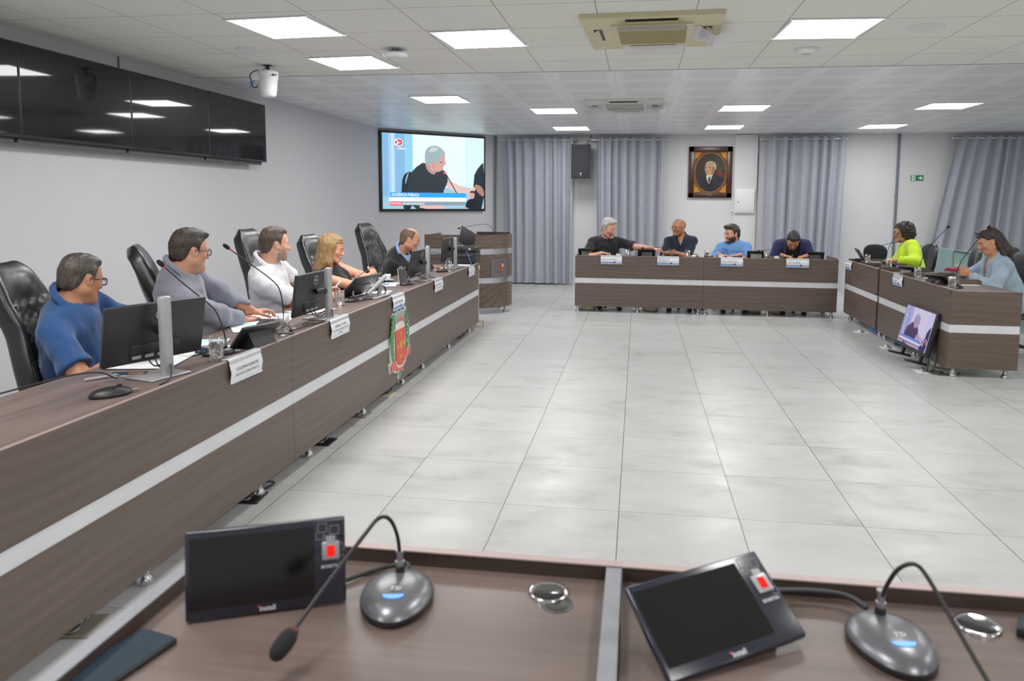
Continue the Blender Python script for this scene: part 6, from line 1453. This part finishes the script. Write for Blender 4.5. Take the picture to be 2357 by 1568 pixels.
# ------------------------------------------------------------------ the eleven people
M_DENIM = fabric('denim_blue', (38, 72, 122), folds=.25, weave=900, var=.22, vscale=5); M_GREYSH = fabric('grey_shirt', (132, 134, 148), folds=.25, weave=900, var=.06); M_WHITEP = fabric('white_polo', (222, 222, 228), folds=.25, weave=900, var=.03)
M_BLKTOP = fabric('black_top', (24, 25, 30), folds=.25, weave=700); M_SUIT = fabric('dark_suit', (27, 28, 33), folds=.25, weave=900); M_LBLUE = fabric('pale_blue_shirt', (150, 178, 226), folds=.25, weave=900, var=.04)
M_BLKTEE = fabric('black_tee', (30, 33, 37), folds=.25, weave=700); M_NAVYP = fabric('navy_polo', (27, 33, 50), folds=.25, weave=700); M_SKYP = fabric('sky_polo', (96, 144, 206), folds=.25, weave=700, var=.06); M_NAVYB = fabric('navy_blazer', (36, 38, 74), folds=.25, weave=900, var=.08)
M_LIME = fabric('lime_shirt', (196, 232, 40), folds=.25, weave=900, var=.08, vscale=6); M_JEANJ = fabric('washed_denim', (150, 170, 188), folds=.25, weave=900, var=.22, vscale=12); M_GREYT = fabric('grey_top', (120, 118, 122), folds=.25, weave=700)
TOPC = fabric
short = lambda mat, **k: dict(dict(fn=hair_short, mat=mat, line=LINE), **k)
H1 = hair_mat('hair_dark_grey', (28, 24, 22), (80, 70, 62), rough=.38); H2 = hair_mat('hair_dark_brown', (26, 21, 18), (66, 52, 42)); H3 = hair_mat('hair_brown', (44, 34, 28), (86, 70, 58)); H5 = hair_mat('hair_short_brown', (78, 56, 42), (120, 92, 72)); HA = hair_mat('hair_silver', (138, 136, 134), (196, 194, 190)); HC = hair_mat('hair_black', (20, 17, 15), (52, 42, 34)); HD = hair_mat('hair_black_crop', (14, 13, 13), (34, 30, 28)); HP4 = hair_mat('hair_blonde', (112, 82, 44), (176, 138, 86), (40, 40, 5)); HE = hair_mat('hair_curly', (16, 13, 13), (46, 36, 34), (40, 40, 40)); HF = hair_mat('hair_dark_long', (20, 16, 15), (54, 42, 36), (40, 40, 6))
M_GLB = plain('glasses_navy', (34, 40, 78), .3); M_GLK = plain('glasses_black', (20, 20, 22), .3); M_GLR = plain('glasses_brown', (90, 60, 44), .3)
def lh(*w, **k): return dict(w=w, **k)
P1 = dict(id='p1', label='man in a denim blue short sleeved shirt with navy glasses, seated nearest on the left', hip=(-2.96, 3.44, .53), head=(-2.79, 3.345, 1.178), face=(74, 12, 0), torso=22, skin=(186, 128, 96), hs=.975, w=1.06, belly=.05, ar=1.08, nr=.060, nz=.135, ho=dict(fat=.004, double_chin=1), browc=(60, 52, 46), res=.0065, hres=.0036,
     rh=lh(-2.40, 3.22, .84, hint=(0, -.5, -1), fd=(.6, .7, 0), curl=.4), lh=lh(-2.50, 3.66, .825, fd=(.7, -.5, 0), curl=.4),
     wear=[dict(name='shirt', mat=M_DENIM, off=.018, sleeve=.70, sr=(.070, .06), collar=.080, vgap=.02, fold=.0045, seed=3, res=.007)], hair=short(H1, g=.006, top=.003, recede=.012, sideburn=.03), glasses=dict(mat=M_GLB, r=.0034))
P2 = dict(id='p2', label='man in a grey long sleeved shirt with glasses, seated second on the left', hip=(-2.82, 4.20, .54), head=(-2.63, 4.02, 1.277), face=(59, 6, 0), torso=38, skin=(204, 146, 116), hs=1.0, w=1.12, belly=.08, ar=1.1, nr=.064, nz=.135, ho=dict(fat=.007, double_chin=1), browc=(44, 34, 28), res=.007, hres=.0036,
     rh=lh(-2.50, 4.40, .80, hint=(.3, -.4, -1), fd=(.3, .9, 0), curl=.4), lh=lh(-2.46, 4.50, .82, fd=(.5, .5, 0), curl=.5),
     wear=[dict(name='shirt', mat=M_GREYSH, off=.020, sleeve=1.86, sr=(.068, .050), collar=.085, vgap=.014, fold=.005, ff=44, seed=5, res=.0075)], hair=short(H2, g=.009, top=.010, quiff=.003, sideburn=.03), glasses=dict(mat=M_GLB, r=.0028))
P3 = dict(id='p3', label='bearded man in a white polo shirt holding a pen, seated third on the left', hip=(-2.78, 5.28, .53), head=(-2.67, 5.13, 1.25), face=(46, 3, 0), torso=16, skin=(222, 166, 136), hs=1.0, w=1.08, belly=.075, ar=1.1, nr=.062, ho=dict(fat=.004), beard=(150, 122, 106), browc=(60, 46, 38), res=.007, hres=.0036,
     rh=lh(-2.37, 5.34, .90, hint=(0, -.35, -1), fd=(.4, .9, -.1), nd=(-.3, -.1, .9), curl=.75, thumb=.9), lh=lh(-2.46, 5.56, .84, fd=(.7, -.4, 0)),
     wear=[dict(name='polo_shirt', mat=M_WHITEP, off=.018, sleeve=.78, sr=(.068, .06), collar=.075, vgap=.018, fold=.004, seed=9, res=.0075)], hair=short(H3, g=.006, top=.004, recede=.026, sideburn=.03))
P4 = dict(id='p4', label='blonde woman in a sleeveless black top with crossed arms, seated fourth on the left', hip=(-2.63, 6.40, .50), head=(-2.70, 6.235, 1.145), face=(15, 14, 0), torso=4, skin=(226, 164, 130), hs=.97, w=.94, belly=.03, fem=1, ar=.98, nr=.050, shw=.165, lip=(170, 84, 80), browc=(110, 80, 54), closed=True, res=.007, hres=.0038,
     rh=lh(-2.37, 6.34, .915, hint=(.5, -.9, -.5), fd=(-.1, .8, .25), nd=(.8, 0, .5), curl=.5), lh=lh(-2.36, 6.17, .885, hint=(.6, .9, -.4), fd=(-.2, -.85, .1), nd=(.9, 0, .5), curl=.6),
     wear=[dict(name='sleeveless_top', mat=M_BLKTOP, off=.008, sleeve=0, vest=1, collar=.075, vgap=-.1, fold=.002, seed=2, hole=.05, res=.0075)])
P5 = dict(id='p5', label='man in a dark suit and pale blue shirt leaning over papers at the left', hip=(-2.80, 8.0, .53), head=(-2.45, 7.72, 1.150), face=(17, 14, 0), torso=8, skin=(206, 148, 118), hs=1.0, w=1.08, belly=.06, nr=.060, ho=dict(fat=.004), browc=(110, 86, 70), nb=(-2.56, 7.75, 1.0), res=.0075,
     rh=lh(-2.31, 8.06, .83, hint=(.2, -.9, -.5), fd=(.5, .8, -.1), nd=(-.1, 0, 1), curl=.7, thumb=.9), lh=lh(-2.42, 8.20, .815, fd=(.9, .1, 0)),
     wear=[dict(name='shirt', mat=M_LBLUE, off=.012, sleeve=0, collar=.085, vgap=.012, fold=.002, seed=2), dict(name='suit_jacket', mat=M_SUIT, off=.032, sleeve=1.93, sr=(.066, .048), collar=.055, vgap=.05, hole=.075, fold=.004, seed=4, open=(.02, .02, .05, .085))], hair=short(H5, g=.004, recede=.034, sideburn=.02, bald=1))
FA = dict(id='fa', label='grey haired man in a black t-shirt reaching out along the far desk', hip=(-.50, 11.10, .50), head=(-.415, 10.84, 1.185), face=(-42, 16, -4), torso=-76, skin=(216, 156, 132), hs=1.13, w=1.15, belly=.07, ar=1.05, nr=.066, ho=dict(fat=.004), browc=(150, 140, 132), nb=(-.455, 10.93, 1.015),
     rh=lh(-.50, 10.70, .825, hint=(-.8, -.2, -.5), fd=(.8, -.5, 0), curl=.7), lh=lh(.285, 10.72, .895, hint=(.2, .3, -.8), fd=(.9, .0, -.15), curl=.35),
     wear=[dict(name='t_shirt', mat=M_BLKTEE, off=.022, sleeve=.80, sr=(.078, .06), collar=.045, vgap=-.1, fold=.004, seed=6)], hair=short(HA, g=.014, top=.012, quiff=.008, sideburn=.03))
FB = dict(id='fb', label='bald man with glasses in a navy polo holding a phone at the far desk', hip=(.66, 11.16, .50), head=(.60, 11.04, 1.20), face=(-142, 2, 0), torso=-95, skin=(182, 122, 84), hs=1.06, w=1.02, belly=.04, ar=1.02, nr=.058, scalp=(150, 108, 82), browc=(60, 44, 36), beard=(140, 96, 70),
     rh=lh(.43, 10.74, .845, hint=(-.35, .2, -1), fd=(.5, -.75, .2), nd=(-.6, -.3, .6), curl=.75), lh=lh(.55, 10.74, .845, hint=(.35, .2, -1), fd=(-.45, -.75, .2), nd=(.6, -.3, .6), curl=.75),
     wear=[dict(name='polo_shirt', mat=M_NAVYP, off=.018, sleeve=.86, sr=(.068, .06), collar=.075, vgap=.02, vneck=(.10, .035), fold=.003, seed=7)], glasses=dict(mat=M_GLK, r=.0022))
FC = dict(id='fc', label='dark bearded man in a light blue polo with forearms on the far desk', hip=(1.42, 11.14, .50), head=(1.36, 11.0, 1.115), face=(-150, 6, 0), torso=-95, skin=(206, 148, 122), hs=1.08, w=1.06, belly=.05, ar=1.05, nr=.062, beard=(44, 34, 30), browc=(30, 24, 20), brow=1.4, ho=dict(jaw=.004),
     rh=lh(1.18, 10.70, .825, hint=(-.55, .1, -.8), fd=(.9, -.25, -.1), curl=.5), lh=lh(1.42, 10.68, .83, hint=(.55, .1, -.8), fd=(-.9, -.2, -.1), curl=.5),
     wear=[dict(name='polo_shirt', mat=M_SKYP, off=.018, sleeve=.80, sr=(.070, .06), collar=.075, vgap=.02, fold=.003, seed=8)], hair=short(HC, g=.012, top=.016, quiff=.012, topy=.02, sideburn=.035))
FD = dict(id='fd', label='man in a navy blazer bowing his head over the far desk', hip=(2.22, 11.18, .50), head=(2.185, 10.80, 1.045), face=(-97, 52, 4), torso=-92, skin=(192, 134, 98), hs=1.05, w=1.02, belly=.03, nr=.058, browc=(30, 24, 22), nb=(2.205, 10.93, 1.01), closed=True,
     rh=lh(2.05, 10.70, .83, hint=(-.5, .1, -.8), fd=(.6, -.5, -.1), curl=.9), lh=lh(2.33, 10.70, .83, hint=(.5, .1, -.8), fd=(-.6, -.5, -.1), curl=.9),
     wear=[dict(name='t_shirt', mat=M_BLKTOP, off=.012, sleeve=0, collar=.045, vgap=-.1, fold=.002, seed=2), dict(name='blazer', mat=M_NAVYB, off=.034, sleeve=1.9, sr=(.072, .050), hole=.075, fold=.004, seed=4, open=(.06, .08, .09, .09))], hair=short(HD, g=.007, top=.004, sideburn=.025))
def hair_afro(o):
    F = Field((-.17, -.20, -.16), (.17, .16, .22), .005); F.ell((0, -.03, .045), (.118, .125, .112), .02); F.ell((0, -.06, -.02), (.105, .095, .09), .03)
    P = F.allP(); F.D += waves(P, 11, .007, 110, 12).astype(np.float32)+waves(P, 12, .006, 260, 12).astype(np.float32); x = np.abs(P[..., 0]); y = P[..., 1]; z = P[..., 2]
    F.D = np.maximum(F.D, np.minimum(np.minimum(y-(.035+.5*np.clip(z-.03, -.03, .03)), .068+waves(P, 4, .006, 90, 4)-z), .2).astype(np.float32)); return F
def hair_bob(o):
    """shoulder length straight hair"""
    F = Field((-.15, -.20, -.30), (.15, .16, .17), .0048); cranium(F, .012); F.ell((0, -.03, .05), (.088, .105, .085), .02)
    for s in (-1, 1): F.cone((s*.074, -.005, .03), (s*.083, .005, -.12), .026, .036, .03); F.cone((s*.083, .005, -.12), (s*.070, .045, -.20), .036, .022, .03); F.cone((s*.06, -.06, .03), (s*.075, -.06, -.20), .045, .045, .04)
    F.cone((0, -.085, .03), (0, -.085, -.21), .05, .05, .04); F.cone((-.05, .05, .095), (.04, .055, .098), .014, .012, .02)
    P = F.allP(); F.D += waves(P, 21, .0035, 120, 7, np.array([0, .1, 1.]), .95).astype(np.float32); x = np.abs(P[..., 0]); y = P[..., 1]; z = P[..., 2]
    F.D = np.maximum(F.D, np.where(z > -.19, np.minimum(np.minimum(y-(.018+.0*z), (.078-.25*np.clip(x-.03, 0, 1))-z), .078-x-.35*(z < -.05)*0), -.05).astype(np.float32)); return F
def hair_tail(o):
    """dark hair combed back, hanging behind onto the shoulders"""
    F = hair_short(dict(g=.012, top=.008, line=[(-.13, -.12), (-.06, -.12), (-.035, -.05), (-.02, .02), (.0, .03), (.02, .03), (.045, .05), (.07, .07), (.1, .08)], rough=.003)); Q = Field((-.16, -.24, -.34), (.16, .15, .21), .0055)
    cranium(Q, .012); Q.ell((0, -.01, .085), (.062, .09, .04), .03)
    P = Q.allP(); pts = [(-.2, -.4), (-.06, -.12), (-.035, -.05), (-.02, .02), (.0, .03), (.02, .03), (.045, .05), (.07, .07), (.1, .08)]; zb = np.interp(P[..., 1], [p[0] for p in pts], [p[1] for p in pts]); Q.D = np.maximum(Q.D, ((zb-P[..., 2])*.8).astype(np.float32))
    Q.cone((0, -.075, .02), (0, -.105, -.14), .066, .062, .03); Q.cone((0, -.105, -.13), (.01, -.11, -.24), .062, .045, .04); Q.cone((.06, -.05, -.02), (.075, -.03, -.16), .028, .02, .03); Q.cone((.075, -.03, -.16), (.065, .03, -.29), .018, .010, .02); Q.cone((-.06, -.05, -.02), (-.08, -.05, -.18), .03, .022, .03)
    Q.D += waves(P, 31, .006, 75, 8, np.array([0, .1, 1.]), .7).astype(np.float32); return Q
P4['hair'] = dict(fn=hair_bob, mat=HP4)
PE = dict(id='pe', label='woman with curly black hair and glasses in a lime green shirt at the right', hip=(3.62, 10.13, .50), head=(3.46, 10.27, 1.185), face=(170, 3, 0), torso=178, skin=(184, 130, 92), hs=1.02, w=1.05, fem=1, belly=.05, nr=.056, shw=.175, browc=(40, 30, 28), lip=(150, 84, 72),
     rh=lh(3.29, 10.10, .84, hint=(.2, .9, -.6), fd=(-.6, -.6, 0), curl=.6), lh=lh(3.26, 9.98, .84, hint=(.1, -.9, -.6), fd=(-.6, .6, 0), curl=.6),
     wear=[dict(name='shirt', mat=M_LIME, off=.026, sleeve=1.7, sr=(.078, .062), collar=.090, vgap=.022, vneck=(.12, .04), fold=.006, ff=26, seed=12)], hair=dict(fn=hair_afro, mat=HE), glasses=dict(mat=M_GLR, r=.0018))
PF = dict(id='pf', label='woman in a washed denim jacket looking at a pink phone, sunglasses on her hair', hip=(3.80, 7.98, .50), head=(3.52, 7.99, 1.205), face=(178, 26, 0), torso=176, skin=(206, 148, 110), hs=1.0, w=1.0, fem=1, belly=.03, nr=.052, shw=.172, browc=(40, 30, 26), lip=(170, 96, 84), closed=True, nb=(3.585, 7.99, 1.005),
     rh=lh(3.31, 8.05, .905, hint=(.2, .9, -.6), fd=(-.75, -.2, .25), nd=(.3, .4, .8), curl=.7, thumb=.7), lh=lh(3.31, 7.86, .875, hint=(.2, -.9, -.7), fd=(-.7, .35, .2), nd=(-.1, -.9, -.3), curl=.85, thumb=.7),
     wear=[dict(name='top', mat=M_GREYT, off=.010, sleeve=0, vneck=(.10, .05), fold=.002, seed=2, hole=.07), dict(name='denim_jacket', mat=M_JEANJ, off=.028, sleeve=1.9, sr=(.068, .046), collar=.085, vgap=.045, hole=.066, fold=.005, ff=32, seed=14, open=(.02, .03, .05, .07))], hair=dict(fn=hair_tail, mat=HF))
for q in (P1, P2, P3, P4, P5, FA, FB, FC, FD, PE, PF): person(q)
def on_head(o, mb): 
    d = o['_']; Hb, Hc, hs, loc = d['Hb'], d['Hc'], d['hs'], d['loc']; M4 = Matrix([list(Hb[i]*hs)+[Hc[i]-loc[i]] for i in range(3)]+[[0, 0, 0, 1]]); mb.v = [tuple(M4 @ Vector(v)) for v in mb.v]; return mb
# sunglasses pushed up on the hair, earrings
m = MB(); f = MB()
for s in (-1, 1): m.sphere((s*.033, .062, .116), .026, 16, 10, sc=(1, .3, .75), rot=Euler((R(-30), 0, 0)).to_matrix()); f.tube([(s*.058, .055, .112), (s*.087, .01, .075), (s*.093, -.03, .03)], .003, 6, smooth_path=1)
f.tube([(-.01, .068, .120), (.01, .068, .120)], .003, 6)
sg = obj('sunglasses', on_head(PF, f), M_GLK, PF['_']['t']); obj('lenses', on_head(PF, m), plain('sunglass_lens', (40, 34, 60), .08, spec=.7), sg)
m = MB()
for s in (-1, 1): m.sphere((s*.083, .0, -.045), .006, 10, 8, sc=(1, 1, 1.8))
obj('earring', on_head(P4, m), M_CHROME, P4['_']['t'])
def wrist_band(o, s, name, mat, w=.03, r=.032, back=.03):
    E, W, a = o['_']['arms'][s]; d = nrm(W-E); c = Vector(W-d*back)-Vector(o['_']['loc']); q = Vector((0, 0, 1)).rotation_difference(Vector(d)).to_matrix().to_4x4(); m = MB(); m.lathe([(r, -w/2), (r+.003, -w/3), (r+.003, w/3), (r, w/2)], 20, Matrix.Translation(c) @ q, caps=False); m.cyl(c+Vector((0, 0, r-.002)), c+Vector((0, 0, r+.007)), .016, n=16); return obj(name, m, mat, o['_']['t'])
wrist_band(FC, -1, 'wristwatch', M_DGREY); wrist_band(FD, 1, 'wristwatch', M_STEEL, .012)
# things held
pen('white pen in the hand of the man in the white shirt', (-2.36, 5.43, .87), (-2.33, 5.56, .955), M_WHITE, .0055)
pen('dark pen in the hand of the man in the dark suit', (-2.30, 8.14, .855), (-2.20, 8.30, .842), M_DGREY, .0055)
phone('dark phone held upright by the bald man', (.49, 10.655, .835), 0, rot=(R(-70), R(0), R(180+8)), case=M_DGREY)
phone('pink cased phone held by the woman in denim', (3.19, 7.94, .905), 0, .082, .168, .011, case=plain('magenta_case', (206, 40, 100), .45), rot=(R(4), R(28), R(84)))
t = thing('pen', 'short dark pen in the hand of the grey haired man', 'pen', (-.43, 10.64, .80)); m = MB(); m.cyl((0, 0, 0), (.03, -.02, .05), .005, n=10); obj('barrel', m, M_BLACK, t)
# ------------------------------------------------------------------ chair placement
for x, y, rz, hi, l in [(-2.85, 3.44, -74, .973, 'black leather chair behind the man in the denim blue shirt'), (-2.74, 4.335, -58, 1.008, 'black leather chair behind the man in the grey shirt'),
                        (-2.71, 5.493, -88, 1.047, 'black leather chair behind the man in the white shirt'), (-2.70, 6.518, -96, .970, 'black leather chair of the woman in black'), (-2.80, 8.17, -100, 1.016, 'empty looking black leather chair beside the man in the dark suit, backrest bare')]:
    exec_chair(l, (x, y, 0), R(rz), hi)
task_chair('small black round backed chair against the left wall, right of the woman in black', (-3.55, 8.73, 0), R(-60), .84, .17, .20)
for x, l in ((-.45, 'grey haired man'), (.62, 'bald man'), (1.40, 'bearded man'), (2.25, 'bowing man in the navy blazer')):
    task_chair('black office chair hidden behind the '+l, (x, 11.15, 0), PI, .72, .20, .16, M_LEATH)
task_chair('black round backed office chair left of the woman in lime green', (3.66, 11.9, 0), R(172), .80, .175, .135)
task_chair('glossy black padded chair beside the green capped bottle', (3.76, 10.62, 0), R(100), .84, .20, .20, M_LEATH2, None, True)
task_chair('large black leather chair of the woman in denim', (3.86, 8.34, 0), R(97), .84, .27, .26, M_LEATH2, None, True)
task_chair('black leather chair between the woman in denim and the partition', (4.08, 10.05, 0), R(80), .82, .22, .22, M_LEATH2, None, True)
task_chair('dark round chair back beyond the glass partition, behind the woman in denim', (5.0, 11.1, 0), R(100), .80, .24, .18)
task_chair('dark chair back beyond the partition at the right edge', (5.02, 10.45, 0), R(100), .80, .24, .18)
# ------------------------------------------------------------------ camera
def make_cam():
    F, CX, CY, yaw, pit, rol, h = 1688.42, 1230.27, 631.255, -.1392, .1010, -.0067, 1.5919
    cy, sy, cp, sp = math.cos(yaw), math.sin(yaw), math.cos(pit), math.sin(pit)
    fwd = Vector((sy*cp, cy*cp, -sp)); r = Vector((cy, -sy, 0)); d = fwd.cross(r)
    cr, sr = math.cos(rol), math.sin(rol)
    r2 = r*cr+d*sr; d2 = d*cr-r*sr
    cam = bpy.data.cameras.new('camera'); o = bpy.data.objects.new('camera', cam); COL.objects.link(o)
    o.matrix_world = frameM((0, 0, h), r2, -d2, -fwd)
    cam.sensor_width = 36; cam.sensor_fit = 'HORIZONTAL'; cam.lens = F*36/2357
    cam.shift_x = (1178.5-CX)/2357; cam.shift_y = (CY-784)/2357
    cam.clip_start = .02
    cam.dof.use_dof = True; cam.dof.focus_distance = 5.2; cam.dof.aperture_fstop = 3.6
    bpy.context.scene.camera = o
make_cam()
sc = bpy.context.scene
w = bpy.data.worlds.new('world'); sc.world = w; w.use_nodes = True
w.node_tree.nodes['Background'].inputs[0].default_value = (.8, .85, .9, 1); w.node_tree.nodes['Background'].inputs[1].default_value = .15
sc.view_settings.view_transform = 'Standard'; sc.view_settings.look = 'None'
sc.view_settings.exposure = EXPOSURE; sc.view_settings.gamma = 1.17
sc.cycles.max_bounces = 7; sc.cycles.diffuse_bounces = 4; sc.cycles.glossy_bounces = 4; sc.cycles.transmission_bounces = 6
sc.cycles.transparent_max_bounces = 12; sc.cycles.caustics_reflective = False; sc.cycles.caustics_refractive = False
sc.cycles.sample_clamp_indirect = 6.
